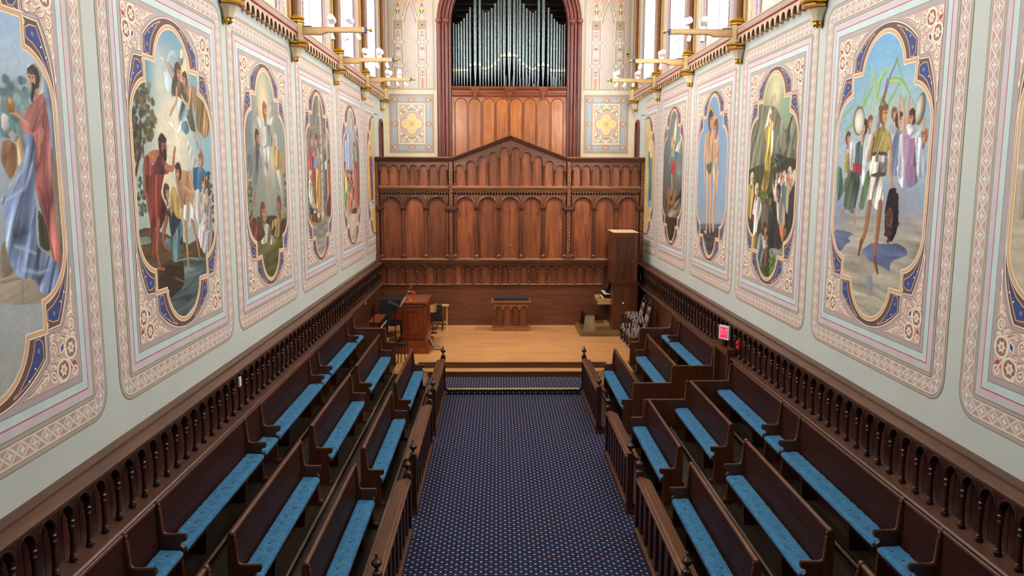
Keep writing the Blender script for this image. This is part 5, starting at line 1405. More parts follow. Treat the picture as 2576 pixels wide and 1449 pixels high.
('p',(178,142,84),.4,75,[(.389,.532),(.55,.493),(.707,.382),(.886,.399),(.88,.198),(.834,.031),(.571,.031),(.461,.157),(.39,.248)]),
('p',(196,190,176),.3,90,[(.48,.082),(.658,.083),(.761,-.162),(.784,-.323),(.698,-.284),(.586,-.111)]),
('h',(192,150,120),(.475,.553),.09,(196,188,176),-1),
('s',(196,142,104),.03,.02,[(.761,-.322),(.769,-.434)]),
('p',(124,58,48),.3,60,[(-.961,-.665),(-.824,-.575),(-.722,-.624),(-.566,-.834),(-.566,-.969),(-.777,-.885),(-.908,-.788)]),
('p',(92,74,56),.25,90,[(-.704,-.625),(-.566,-.571),(-.484,-.66),(-.437,-.866),(-.549,-.847)]),
('p',(196,190,166),.45,60,[(-.342,-.748),(-.216,-.698),(-.059,-.731),(.034,-.807),(-.002,-.911),(-.132,-.959),(-.34,-1.011),(-.471,-.977),(-.444,-.923),(-.28,-.867)]),
('p',(124,134,132),.25,90,[(-.443,-.64),(-.276,-.557),(-.154,-.54),(-.147,-.633),(-.295,-.694)]),
('h',(176,122,90),(-.331,-.532),.14,(110,60,40),1),
('p',(188,180,156),.35,90,[(.043,-.89),(.204,-.95),(.194,-1.021),(-.018,-1.027)]),
('p',(150,124,76),.38,70,[(.473,-.593),(.748,-.581),(.884,-.613),(.684,-.702),(.583,-.77),(.466,-.958),(.207,-.926),(.318,-.754),(.093,-.835),(.158,-.673),(.375,-.661)]),
('h',(170,106,78),(.538,-.45),.13,(120,60,44),-1),
('p',(120,130,132),.3,90,[(.266,-.512),(.404,-.457),(.573,-.524),(.433,-.567)]),
('s',(176,110,74),.035,.03,[(-.155,-.98),(-.084,-1.057)]),
('s',(176,110,74),.035,.03,[(.31,-.97),(.233,-1.049)])],
'L3':[('g',(128,122,112),(150,142,130)),
('p',(120,114,106),.12,0,[(-.637,1.021),(1.131,1.139),(.974,-.842),(-1.172,-.732),(-.99,.557)]),
('p',(146,140,130),.15,0,[(-.992,-.809),(.974,-.842),(.564,-1.173),(.536,-1.372),(-.28,-1.543),(-.647,-1.178),(-.637,-1.109)]),
('p',(134,128,116),.15,90,[(-.461,1.214),(-.053,1.571),(.262,1.531),(.422,1.092),(-.135,.985),(-.637,1.021)]),
('e',(212,176,92),(-.633,.905),.02,.05,0),
('e',(212,176,92),(-.453,.915),.02,.05,0),
('e',(212,176,92),(-.279,.926),.02,.05,0),
('e',(212,176,92),(.461,.969),.02,.05,0),
('p',(150,140,124),.3,90,[(-1.041,.863),(-.873,.851),(-.973,-.335),(-1.116,-.332),(-1.084,.554)]),
('p',(154,146,132),.25,90,[(.685,.938),(.919,.927),(.891,-.126),(.712,-.125)]),
('s',(168,158,140),.2,.24,[(.153,1.521),(.268,.795),(.264,-.024),(.211,-.803)]),
('s',(128,118,102),.03,.03,[(.085,.739),(.36,.812)]),
('s',(128,118,102),.03,.03,[(.106,.574),(.37,.644)]),
('s',(128,118,102),.03,.03,[(.126,.408),(.38,.475)]),
('s',(128,118,102),.03,.03,[(.146,.241),(.39,.305)]),
('s',(128,118,102),.03,.03,[(.167,.073),(.4,.135)]),
('s',(128,118,102),.03,.03,[(.187,-.096),(.41,-.036)]),
('s',(128,118,102),.03,.03,[(.208,-.266),(.42,-.208)]),
('s',(128,118,102),.03,.03,[(.228,-.437),(.43,-.381)]),
('s',(128,118,102),.03,.03,[(.249,-.608),(.44,-.554)]),
('e',(186,176,156),(.233,.386),.14,.06,0),
('e',(190,180,160),(.229,-.755),.16,.07,0),
('e',(186,176,156),(.16,1.192),.12,.05,0),
('p',(176,72,66),.35,90,[(-.727,.522),(-.556,.539),(-.452,.347),(-.546,.116),(-.679,.024),(-.875,.024),(-.862,.249)]),
('p',(150,84,68),.35,80,[(-.616,.116),(-.358,.141),(-.255,-.234),(-.35,-.538),(-.53,-.346)]),
('p',(206,160,86),.4,80,[(-.275,.141),(.043,.358),(.084,-.119),(.051,-.746),(-.259,-.636),(-.324,-.351)]),
('p',(116,146,200),.35,70,[(-.387,.303),(-.049,.474),(.043,.358),(-.095,.143),(-.407,.163)]),
('p',(176,138,96),.25,90,[(-.198,.54),(.012,.523),(.058,.24),(-.067,.119),(-.127,.448)]),
('h',(196,146,110),(-.589,.663),.13,(120,82,58),1),
('h',(198,150,112),(-.171,.657),.12,(96,66,46),-1),
('s',(196,142,104),.05,.04,[(-.524,.415),(-.38,.349)]),
('p',(190,206,170),.4,60,[(-.89,-.089),(-.691,-.067),(-.58,-.345),(-.409,-.583),(-.616,-.598),(-.848,-.475),(-.938,-.291)]),
('p',(48,54,84),.3,90,[(-.86,-.565),(-.572,-.646),(-.49,-.79),(-.788,-.752)]),
('p',(212,196,170),.3,90,[(-.575,-.669),(-.367,-.655),(-.541,-.788)]),
('h',(176,120,84),(-.733,-.01),.11,(200,190,176),1),
('p',(126,86,56),.3,90,[(-.934,-.744),(-.528,-.695),(.044,-.794),(-.082,-.908),(-.801,-.843)]),
('s',(196,142,104),.06,.04,[(-.6,-.483),(-.156,-.664)]),
('e',(214,186,150),(-.169,-.759),.12,.06,0),
('p',(92,116,128),.3,90,[(.452,.343),(.605,.371),(.688,.124),(.568,-.471),(.452,-.468),(.434,-.024)]),
('p',(196,206,204),.3,90,[(.533,.271),(.716,.323),(.754,.175),(.57,.124)]),
('h',(186,150,120),(.56,.627),.11,(150,140,120),1),
('p',(196,116,72),.35,90,[(.688,.124),(.927,.126),(.978,-.381),(.877,-.837),(.679,-.776),(.69,-.274)]),
('p',(120,64,56),.3,90,[(.582,-.621),(.948,-.33),(.913,-.839),(.62,-.773)]),
('h',(190,130,90),(.881,.226),.1,(90,60,44),-1)],
'L4':[('g',(152,170,198),(160,150,134)),
('p',(176,168,156),.15,90,[(-.402,1.547),(.108,1.641),(.268,1.206),(.118,.669),(-.03,.664),(-.435,1.316)]),
('p',(150,170,206),.12,90,[(-.866,1.136),(-.413,1.47),(-.462,.133),(-.987,.281)]),
('p',(164,176,196),.18,90,[(-.495,1.083),(.108,1.117),(-.038,.083),(-.581,.081)]),
('p',(130,130,132),.25,90,[(-.965,.907),(-.486,.956),(-.476,.828),(-.782,.79),(-.884,.257),(-1.053,.28)]),
('p',(126,114,100),.15,90,[(.547,1.034),(1.086,.924),(.972,-.698),(.618,-.686),(.694,.415)]),
('p',(170,160,150),.2,90,[(-.01,1.319),(.435,1.323),(.223,.885),(-.044,.873)]),
('p',(180,166,146),.12,20,[(-.876,-.838),(.777,-.691),(.544,-1.209),(.037,-1.504),(-.396,-1.417),(-.779,-1.128),(-.883,-.889)]),
('p',(196,182,160),.1,90,[(-.479,-.988),(.434,-.872),(.384,-1.227),(-.105,-1.439),(-.362,-1.18)]),
('p',(96,150,80),.35,90,[(-1.044,-.122),(-.712,.132),(-.647,-.382),(-.797,-.765),(-.982,-.629)]),
('p',(214,178,92),.3,90,[(-.902,.131),(-.653,.158),(-.632,-.279),(-.838,-.378)]),
('h',(196,140,104),(-.839,.194),.12,(120,76,52),1),
('p',(200,120,70),.35,90,[(-.676,-.201),(-.585,.055),(-.332,.056),(-.344,-.231)]),
('p',(206,150,110),.35,90,[(-.581,-.514),(-.489,-.256),(-.232,-.259),(-.244,-.549)]),
('p',(84,108,136),.35,90,[(-.34,-.31),(-.246,-.049),(.017,-.05),(.005,-.343)]),
('p',(196,104,84),.35,90,[(-.68,-.718),(-.588,-.461),(-.334,-.468),(-.346,-.757)]),
('p',(220,160,130),.35,90,[(-.32,-.679),(-.226,-.418),(.038,-.424),(.027,-.719)]),
('p',(168,110,84),.35,90,[(-.153,-.526),(-.057,-.262),(.211,-.266),(.2,-.563)]),
('p',(208,130,100),.35,90,[(-.513,-.829),(-.42,-.57),(-.161,-.579),(-.173,-.871)]),
('h',(200,140,104),(-.589,.03),.09,(90,58,42),1),
('h',(200,140,104),(-.362,.043),.09,(90,58,42),1),
('h',(200,140,104),(-.164,.017),.09,(90,58,42),-1),
('h',(200,140,104),(.03,.044),.09,(90,58,42),1),
('h',(200,140,104),(-.499,-.126),.09,(90,58,42),1),
('h',(200,140,104),(-.068,-.129),.09,(90,58,42),-1),
('h',(200,140,104),(-.311,-.206),.09,(90,58,42),-1),
('h',(200,140,104),(.069,-.21),.09,(90,58,42),1),
('s',(214,160,126),.07,.05,[(-.193,-.498),(-.375,-.756)]),
('s',(214,160,126),.06,.05,[(-.006,-.53),(.019,-.772)]),
('p',(220,110,90),.35,90,[(.261,.299),(.682,.333),(.664,-.134),(.729,-.801),(.445,-.79),(.238,-.293)]),
('p',(100,148,96),.3,90,[(.163,.67),(.455,.599),(.483,.357),(.211,.272)]),
('h',(196,146,112),(.39,.678),.12,(110,80,60),-1),
('s',(206,196,180),.06,.03,[(.189,.432),(.037,.613),(-.004,.744)]),
('p',(110,66,48),.2,90,[(-.165,-.818),(.449,-.762),(.508,-.903),(-.103,-.901)])],
'L5':[('g',(206,176,98),(200,168,90)),
('e',(240,226,180),(-.557,.701),.24,.24,0),
('p',(176,64,100),.35,90,[(-.76,.485),(-.367,.524),(-.149,.095),(-.254,-.65),(-.593,-.656),(-.698,-.028)]),
('p',(108,126,150),.3,90,[(-.328,.525),(-.032,.345),(-.133,-.654),(-.32,-.835),(-.273,-.215)]),
('h',(206,160,128),(-.559,.686),.14,(150,110,80),1),
('p',(160,170,180),.35,0,[(-.841,-.633),(-.178,-.684),(-.123,-.874),(-.722,-.881)])],
'L0':[('g',(150,186,220),(168,168,160)),
('b',(196,204,212),(.607,.922),.6,.25,.8),
('b',(140,180,216),(.579,1.077),.5,.3,.6),
('p',(150,172,196),.12,90,[(.414,.595),(.577,.714),(.709,.745),(.836,.699),(1.011,.75),(1.108,.601),(1.076,.373),(.377,.334)]),
('p',(116,140,140),.2,90,[(.408,.551),(.56,.595),(.694,.638),(.737,.567),(.702,.321),(.369,.276)]),
('f',(104,132,132),(.607,.57),.2,.16,30,.05),
('p',(176,160,138),.1,10,[(.246,-.595),(1.161,-.558),(1.028,-.832),(.715,-.95),(.208,-.87)]),
('p',(140,124,98),.15,90,[(.263,-.479),(.364,-.443),(.382,-.671),(.232,-.697)]),
('s',(150,134,112),.02,.02,[(.227,-.733),(.475,-.728)]),
('s',(150,134,112),.015,.015,[(.471,-.758),(.455,-.909)]),
('p',(132,116,96),.15,90,[(.974,.175),(1.063,.243),(1.048,-.249),(1.051,-.666),(.961,-.657)]),
('p',(132,150,178),.2,90,[(.953,.743),(1.03,.673),(1.05,.403),(1.039,.112),(.998,.24),(.965,.525)]),
('p',(188,104,98),.38,80,[(.837,.607),(.938,.632),(.985,.463),(.983,.24),(.964,-.002),(1.014,-.712),(.949,-.738),(.845,-.433),(.754,-.174),(.721,.076),(.675,.32),(.605,.376),(.726,.49)]),
('p',(206,120,112),.35,50,[(.608,.391),(.759,.539),(.835,.591),(.945,.586),(.876,.393),(.756,.324),(.711,.383)]),
('s',(150,72,74),.03,.02,[(.956,.461),(.869,.141),(.872,-.241)]),
('s',(160,80,80),.03,.015,[(.781,-.08),(.839,-.368),(.926,-.686)]),
('p',(90,96,72),.3,90,[(.743,-.252),(.839,-.368),(.87,-.565),(.733,-.521)]),
('p',(222,214,196),.3,70,[(.758,.811),(.857,.847),(.931,.787),(.954,.649),(.838,.615),(.882,.735),(.834,.783),(.766,.774)]),
('h',(196,146,112),(.814,.734),.085,(60,48,48),-1),
('p',(50,44,50),.2,90,[(.795,.694),(.834,.683),(.789,.556),(.766,.585)]),
('s',(196,140,104),.05,.035,[(.711,.383),(.614,.437),(.517,.466)]),
('p',(188,132,70),.25,90,[(.45,.512),(.506,.56),(.562,.522),(.541,.461),(.467,.455)]),
('e',(206,150,84),(.508,.543),.03,.03,0),
('p',(186,126,82),.25,70,[(.363,.232),(.464,.265),(.533,.224),(.525,.074),(.425,-.015),(.345,.101)]),
('p',(206,200,196),.35,40,[(.394,.45),(.462,.426),(.569,.3),(.537,.254),(.421,.307),(.381,.363)]),
('p',(96,150,150),.25,90,[(.46,.411),(.533,.401),(.546,.313),(.487,.34)]),
('p',(188,146,96),.3,90,[(.55,.254),(.623,.317),(.617,.181),(.55,.075)]),
('p',(140,164,210),.45,65,[(.621,.302),(.741,.316),(.784,.233),(.735,-.017),(.718,-.235),(.706,-.518),(.986,-.693),(.867,-.893),(.698,-.869),(.63,-.763),(.45,-.725),(.322,-.574),(.323,-.219),(.31,-.145),(.466,-.075),(.623,.136)]),
('k',(206,218,240),.05,.02,[(.689,.229),(.584,.045),(.392,-.074)]),
('k',(206,218,240),.05,.02,[(.725,.107),(.593,-.077),(.355,-.161)]),
('k',(206,218,240),.05,.02,[(.407,-.492),(.581,-.538),(.683,-.579)]),
('k',(206,218,240),.05,.02,[(.484,-.667),(.691,-.723),(.835,-.708)]),
('s',(176,122,86),.045,.03,[(.826,.234),(.895,.331),(.886,.362)]),
('p',(150,120,84),.35,82,[(-.86,.15),(-.64,.15),(-.55,-1),(-.95,-1)]),
('h',(196,142,104),(-.75,.25),.085,(70,44,30),1),
('p',(96,84,110),.35,82,[(-.51,-.1),(-.29,-.1),(-.2,-1.05),(-.6,-1.05)]),
('h',(196,142,104),(-.4,0),.085,(70,44,30),1)],
'R5':[('g',(104,168,214),(190,186,180)),
('b',(112,180,224),(.079,1.313),.4,.3,.7),
('b',(140,192,220),(.004,1.011),.4,.3,.7),
('b',(150,196,216),(.606,.945),.3,.2,.7),
('b',(176,196,160),(.049,.692),.8,.3,.7),
('b',(200,204,200),(.11,.26),1,.3,.8),
('p',(182,174,152),.14,0,[(-1.227,-.471),(1.314,-.345),(1.357,-.655),(.911,-1.049),(.628,-1.293),(.24,-1.613),(-.088,-1.633),(-.698,-1.362),(-.967,-1.06),(-1.169,-.885)]),
('b',(150,148,166),(.445,-.286),.6,.3,.8),
('b',(140,142,166),(-.827,-.451),.3,.3,.7),
('p',(96,112,156),.15,0,[(-.226,-.826),(-.069,-.741),(.112,-.708),(.376,-.698),(.562,-.676),(.727,-.702),(.794,-.765),(.663,-.819),(.524,-.85),(.448,-.903),(.438,-.988),(.348,-.956),(.145,-.937),(-.044,-.914)]),
('p',(104,114,150),.15,0,[(-1.013,-.653),(-.802,-.627),(-.488,-.651),(-.601,-.705),(-.543,-.747),(-.669,-.792),(-.768,-.872),(-.88,-.87)]),
('p',(140,144,160),.1,90,[(-.067,-1.093),(.049,-1.078),(.096,-1.247),(-.042,-1.267)]),
('s',(134,176,76),.035,.008,[(-.833,.573),(-.461,.73),(-.321,1.276)]),
('s',(134,176,76),.035,.008,[(-.15,.953),(-.297,1.254)]),
('s',(134,176,76),.035,.008,[(-.098,.872),(-.007,1.086),(.175,1.173)]),
('s',(134,176,76),.035,.008,[(.193,1.045),(.458,.996),(.742,.709)]),
('s',(134,176,76),.035,.008,[(.277,1.249),(.412,1.072),(.504,.921)]),
('s',(134,176,76),.035,.008,[(-.469,.789),(-.24,1),(-.094,1.134)]),
('s',(134,176,76),.035,.008,[(-.93,.744),(-.747,.812),(-.566,.837)]),
('s',(134,176,76),.035,.008,[(-.013,.846),(.134,.924)]),
('s',(134,176,76),.035,.008,[(.155,.776),(.323,.923),(.39,.969)]),
('s',(134,176,76),.035,.008,[(.496,.729),(.55,.847)]),
('s',(134,176,76),.035,.008,[(-.386,.822),(-.28,.985)]),
('s',(166,200,84),.05,.012,[(-.092,.834),(-.214,1.111),(-.312,1.275)]),
('s',(166,200,84),.05,.012,[(.196,1.026),(.385,1.005),(.583,.861)]),
('s',(166,200,84),.05,.012,[(-.119,1.025),(.026,1.138),(.177,1.164)]),
('p',(198,206,204),.3,90,[(-.826,.388),(-.691,.383),(-.646,.259),(-.838,.264)]),
('p',(156,140,80),.3,90,[(-.836,.284),(-.701,.281),(-.643,.076),(-.836,.077)]),
('p',(150,136,80),.3,90,[(-.796,-.007),(-.663,-.007),(-.609,-.166),(-.801,-.17)]),
('p',(206,212,214),.3,90,[(-.699,.403),(-.591,.399),(-.522,.075),(-.672,.076)]),
('p',(88,120,104),.3,90,[(-1.05,.134),(-.906,.109),(-.815,-.147),(-.961,-.292),(-1.016,-.103)]),
('p',(84,108,116),.3,90,[(-.549,.397),(-.352,.429),(-.347,.232),(-.363,.037),(-.544,.037),(-.555,.277)]),
('p',(200,210,206),.35,90,[(-.314,.466),(-.259,.386),(-.286,.113),(-.341,.037),(-.363,.351)]),
('p',(84,104,84),.35,75,[(-.713,.085),(-.423,.039),(-.397,-.139),(-.512,-.413),(-.648,-.373),(-.789,-.333)]),
('p',(176,56,66),.2,90,[(-.594,.174),(-.388,.149),(-.389,.083),(-.568,.061)]),
('p',(180,56,66),.2,90,[(-.573,.177),(-.356,.144),(-.366,.055),(-.573,.075)]),
('p',(200,206,204),.3,90,[(-.361,.127),(-.263,.126),(-.269,-.005),(-.329,-.094)]),
('p',(110,140,90),.3,90,[(-.251,.039),(-.117,.103),(-.193,-.201),(-.268,-.357),(-.372,-.317)]),
('s',(186,126,100),.04,.03,[(-.758,-.355),(-.83,-.428)]),
('s',(186,126,100),.035,.03,[(-.492,-.367),(-.455,-.523)]),
('s',(180,124,98),.03,.02,[(-.376,-.295),(-.363,-.384)]),
('h',(200,140,108),(-.765,.467),.075,(110,60,40),1),
('h',(204,146,112),(-.367,.567),.085,(44,32,32),-1),
('h',(206,152,118),(-.219,.616),.075,(130,78,46),1),
('s',(212,158,120),.05,.03,[(-.391,.391),(-.433,.531),(-.489,.673)]),
('s',(206,150,116),.04,.02,[(-.858,.409),(-.956,.58)]),
('e',(150,130,84),(-.518,.655),.15,.17,.3),
('e',(224,218,200),(-.494,.649),.12,.145,.3),
('p',(208,214,212),.3,90,[(-.286,.485),(-.179,.479),(-.135,.343),(-.289,.348)]),
('h',(204,148,116),(.321,.672),.065,(130,80,50),1),
('p',(206,210,208),.3,90,[(.258,.585),(.405,.576),(.454,.466),(.243,.477)]),
('p',(124,140,180),.3,90,[(.352,.453),(.531,.48),(.599,.247),(.521,.036),(.336,.036),(.319,.291)]),
('h',(206,146,110),(.435,.601),.085,(66,40,34),1),
('s',(210,154,118),.055,.035,[(.534,.462),(.535,.656),(.454,.821)]),
('s',(206,150,114),.05,.03,[(.417,.647),(.408,.843)]),
('p',(206,214,218),.4,90,[(.45,.119),(.591,.117),(.636,-.061),(.582,-.101),(.487,-.002)]),
('p',(206,214,216),.4,90,[(.466,.43),(.557,.425),(.611,.036),(.467,.036)]),
('p',(148,112,140),.3,90,[(.539,.426),(.781,.432),(.87,.274),(.87,.036),(.629,.036)]),
('p',(146,116,150),.2,90,[(.628,.136),(.823,.115),(.882,-.039),(.7,-.099)]),
('h',(196,136,104),(.682,.602),.085,(60,38,34),-1),
('s',(204,146,112),.055,.035,[(.6,.494),(.61,.667),(.616,.823)]),
('p',(212,214,220),.35,20,[(.592,.547),(.869,.512),(.848,.429),(.683,.402)]),
('p',(196,204,216),.35,90,[(.783,.415),(.959,.339),(1.034,.036),(.87,.036)]),
('h',(200,136,100),(.949,.407),.07,(160,90,60),-1),
('s',(206,150,112),.05,.03,[(.94,.475),(.887,.663)]),
('e',(140,120,84),(.845,.683),.09,.16,-.2),
('e',(206,196,176),(.818,.685),.06,.135,-.2),
('s',(120,124,130),.085,.02,[(-.071,.455),(.036,.786),(.155,1.049),(.308,1.235)]),
('s',(166,52,58),.05,.015,[(-.02,.753),(.062,.876),(.115,1.054)]),
('s',(150,150,150),.06,.07,[(-.074,.474),(-.03,.679)]),
('p',(160,146,66),.3,70,[(-.109,.514),(.069,.551),(.254,.476),(.308,.364),(.225,.275),(.191,.239),(-.094,.265),(-.09,.38)]),
('p',(96,62,44),.15,90,[(-.118,.285),(.206,.276),(.212,.23),(-.112,.243)]),
('s',(226,214,170),.014,.014,[(.118,.483),(-.043,.197)]),
('p',(206,200,184),.45,90,[(-.111,.237),(.232,.229),(.259,.036),(-.083,.037)]),
('p',(208,202,186),.55,80,[(-.173,.168),(.19,.163),(.148,-.003),(.202,-.232),(.061,-.343),(-.066,-.262),(-.187,-.244),(-.119,-.048)]),
('p',(90,64,50),.1,90,[(-.109,.043),(.181,.069),(.187,.028),(-.09,.013)]),
('s',(196,140,84),.075,.05,[(.24,.44),(.305,.255),(.317,.036)]),
('s',(196,140,84),.06,.05,[(.312,.12),(.383,-.084)]),
('s',(190,132,80),.075,.05,[(-.121,.457),(-.213,.21),(-.153,.382)]),
('s',(110,76,56),.04,.03,[(-.098,.437),(-.149,.209)]),
('s',(166,104,58),.1,.05,[(-.109,-.285),(-.164,-.572),(-.261,-.757),(-.29,-.827)]),
('s',(158,98,54),.1,.05,[(.142,-.276),(.119,-.596),(.091,-.878),(.154,-1)]),
('s',(120,70,44),.05,.04,[(-.267,-.713),(-.304,-.873)]),
('s',(120,70,44),.05,.04,[(.1,-.877),(.181,-1.03)]),
('h',(206,146,92),(.097,.688),.11,(120,80,46),1),
('e',(110,132,70),(.053,.803),.07,.03,0),
('f',(38,32,32),(.425,-.379),.13,.27,80,.04),
('p',(38,32,32),.5,80,[(.317,-.126),(.44,-.103),(.547,-.282),(.543,-.545),(.436,-.666),(.295,-.583),(.26,-.335)]),
('p',(128,78,66),.3,90,[(.279,-.376),(.371,-.299),(.44,-.399),(.424,-.492),(.315,-.509)]),
('f',(84,52,54),(.357,-.558),.07,.13,30,.025),
('s',(60,36,34),.02,.015,[(.305,-.406),(.348,-.405)]),
('s',(60,36,34),.02,.015,[(.377,-.402),(.418,-.394)]),
('s',(90,50,44),.02,.015,[(.345,-.476),(.396,-.473)])],
'R4':[('g',(150,160,120),(92,90,66)),
('b',(232,220,158),(.049,1.304),.35,.3,1),
('b',(128,168,140),(.638,1.004),.3,.25,.9),
('b',(160,172,130),(-.263,1.435),.3,.2,.5),
('p',(112,112,88),.3,70,[(-1.033,.507),(-1.076,.807),(-.72,1.138),(-.4,1.11),(.084,1.05),(.394,.836),(.579,.675),(.809,.881),(1.091,.647),(1.177,.036),(-1.037,.037)]),
('b',(140,140,112),(-.156,.675),.3,.5,.5),
('p',(128,132,108),.3,80,[(.189,.715),(.392,.855),(.664,.447),(.459,.378)]),
('p',(124,130,108),.3,80,[(.737,.666),(.863,.859),(1.032,.722),(1.085,.342),(.872,.439)]),
('p',(58,62,46),.3,20,[(-.015,.313),(.182,.357),(.632,.298),(1.076,.234),(1.128,.037),(-.066,.037),(-1.037,.037),(-1.048,.121),(-.46,.2)]),
('f',(70,84,50),(.148,.192),.25,.16,50,.03),
('f',(150,160,110),(.178,.182),.1,.16,40,.015),
('p',(70,72,44),.25,90,[(-1.179,.105),(1.093,.093),(1.159,-.377),(.998,-.709),(.652,-.971),(.411,-1.32),(.138,-1.541),(-.268,-1.397),(-.786,-1.14),(-1.046,-.843)]),
('p',(122,106,86),.2,90,[(-.41,-.391),(-.091,-.36),(-.007,-.733),(-.284,-.815)]),
('p',(96,104,54),.25,90,[(-.568,-.223),(-.052,-.192),(.036,-.376),(-.341,-.41)]),
('f',(110,118,60),(-.294,-.281),.2,.1,30,.03),
('p',(206,170,70),.4,80,[(-.295,.802),(-.094,.869),(.065,.78),(.04,.547),(-.01,.273),(-.036,.037),(-.279,.037),(-.282,.279),(-.219,.478),(-.334,.644)]),
('p',(206,166,66),.4,80,[(-.283,.1),(-.031,.099),(-.061,-.129),(-.175,-.215),(-.407,-.177),(-.33,-.027)]),
('p',(226,216,186),.3,70,[(-.377,.727),(-.234,1.017),(-.122,1.067),(-.148,.833),(-.32,.764)]),
('p',(226,216,190),.25,90,[(-.023,.786),(.06,.82),(.069,.546),(.014,.312),(-.038,.472)]),
('p',(206,180,120),.2,90,[(-.179,1.052),(-.085,1.103),(-.037,1.177),(-.084,1.22),(-.154,1.09),(-.204,1.015)]),
('s',(180,116,74),.05,.03,[(-.124,1.087),(-.055,1.218)]),
('s',(176,110,70),.05,.03,[(.027,.724),(.098,.953)]),
('h',(186,116,78),(-.132,.93),.095,(220,212,196),1),
('s',(226,216,190),.05,.02,[(-.124,.871),(-.109,.771)]),
('p',(196,190,160),.1,90,[(-.055,1.14),(.054,1.265),(.109,1.202),(.055,1.053)]),
('p',(176,150,76),.35,90,[(-1.038,-.12),(-.792,-.095),(-.723,-.335),(-.852,-.673),(-1.001,-.636),(-1.079,-.345)]),
('h',(192,150,110),(-.872,-.029),.1,(206,200,186),1),
('p',(124,52,44),.3,90,[(-.761,-.314),(-.562,-.266),(-.59,-.55),(-.766,-.78),(-.832,-.561)]),
('p',(206,204,192),.4,75,[(-.658,-.312),(-.419,-.327),(-.326,-.517),(-.492,-.763),(-.562,-.987),(-.706,-.954),(-.683,-.62),(-.794,-.581)]),
('h',(176,130,96),(-.605,-.202),.1,(206,196,176),1),
('p',(176,146,60),.3,90,[(-.735,-1.001),(-.479,-.85),(-.507,-1.137),(-.713,-1.155)]),
('p',(206,200,190),.3,90,[(.237,-.044),(.401,-.043),(.478,-.342),(.245,-.349)]),
('p',(88,128,130),.3,90,[(.535,-.102),(.691,-.1),(.765,-.391),(.543,-.399)]),
('p',(176,150,96),.3,90,[(.751,-.061),(.901,-.059),(.973,-.345),(.759,-.352)]),
('p',(214,206,190),.3,90,[(.375,.017),(.535,.017),(.611,-.278),(.383,-.284)]),
('p',(196,180,150),.3,90,[(.655,.036),(.808,.036),(.88,-.252),(.663,-.257)]),
('h',(204,146,108),(.314,.037),.08,(80,56,44),-1),
('h',(204,146,108),(.463,.046),.08,(80,56,44),-1),
('h',(204,146,108),(.587,.007),.08,(206,196,180),-1),
('h',(204,146,108),(.733,.027),.08,(80,56,44),-1),
('h',(204,146,108),(.845,-.002),.08,(80,56,44),-1),
('h',(204,146,108),(.975,.017),.08,(206,196,180),-1),
('h',(204,146,108),(.809,.065),.08,(206,196,180),-1),
('h',(204,146,108),(.93,-.04),.08,(206,196,180),-1),
('p',(60,62,70),.3,90,[(.827,-.253),(1.066,-.077),(1.083,-.38),(1.04,-.63),(.895,-.736),(.833,-.486)]),
('p',(84,124,126),.35,90,[(.504,-.122),(.729,-.139),(.773,-.45),(.641,-.495)]),
('p',(164,140,96),.3,90,[(.724,-.1),(.829,-.079),(.833,-.486),(.751,-.49)]),
('p',(196,184,164),.4,75,[(.327,-.306),(.526,-.28),(.696,-.492),(.724,-.688),(.562,-.738),(.399,-.607)]),
('p',(196,122,70),.3,90,[(.497,-.682),(.787,-.743),(.746,-.844),(.646,-.932),(.545,-.819)]),
('p',(206,200,186),.3,90,[(.145,-.065),(.266,-.287),(.33,-.326),(.242,-.329),(.129,-.168)]),
('h',(150,100,70),(.389,-.204),.1,(50,36,32),-1),
('s',(190,140,100),.035,.02,[(.174,-.147),(.121,-.025)]),
('p',(50,52,52),.3,90,[(.017,-.46),(.218,-.37),(.327,-.509),(.39,-.749),(.459,-1.029),(.132,-1.058),(.024,-.731)]),
('h',(150,104,76),(.074,-.344),.1,(46,36,32),-1),
('p',(110,130,126),.4,70,[(-.467,-.936),(-.246,-.855),(-.123,-1.038),(-.157,-1.255),(-.136,-1.403),(-.334,-1.404),(-.464,-1.199)]),
('p',(196,190,178),.35,90,[(-.272,-.9),(-.04,-.946),(.04,-1.066),(-.178,-1.107)]),
('h',(186,136,100),(-.124,-.804),.1,(66,46,36),1),
('h',(170,116,84),(-.013,-.912),.08,(60,42,34),-1),
('p',(126,84,56),.2,90,[(-.111,-1.122),(.009,-1.069),(.016,-1.343),(-.078,-1.354)]),
('p',(150,150,136),.2,0,[(.135,-1.078),(.632,-1.033),(.677,-1.149),(.397,-1.219),(.15,-1.182)]),
('f',(96,132,58),(.26,-1.316),.14,.2,60,.03),
('p',(60,56,50),.2,90,[(.326,-.713),(.505,-.742),(.576,-1.038),(.401,-1.034)])],
'R3':[('g',(112,156,196),(146,160,168)),
('b',(116,160,200),(-.066,1.107),.5,.5,.7),
('b',(124,160,196),(-.743,.08),.4,.5,.7),
('b',(130,164,196),(.852,-.121),.4,.6,.7),
('b',(156,164,172),(.207,-.828),1,.2,.7),
('p',(96,108,128),.15,0,[(-.947,-.981),(1.096,-.858),(1.118,-1.013),(-.928,-1.114)]),
('p',(84,80,76),.22,0,[(-.755,-1.08),(.968,-.945),(.848,-1.112),(.562,-1.175),(.306,-1.529),(-.015,-1.518),(-.384,-1.25),(-.652,-1.183)]),
('e',(222,178,84),(-.164,1.135),.2,.24,0),
('e',(222,178,84),(.197,.989),.16,.2,0),
('p',(206,154,112),.2,90,[(.047,.856),(.356,.82),(.508,.475),(.512,.236),(.367,-.004),(.163,.363)]),
('p',(214,196,166),.35,90,[(.169,.323),(.495,.356),(.492,-.044),(.443,-.327),(.28,-.249),(.169,-.004)]),
('s',(206,152,110),.18,.06,[(.367,-.004),(.296,-.576),(.313,-1.029)]),
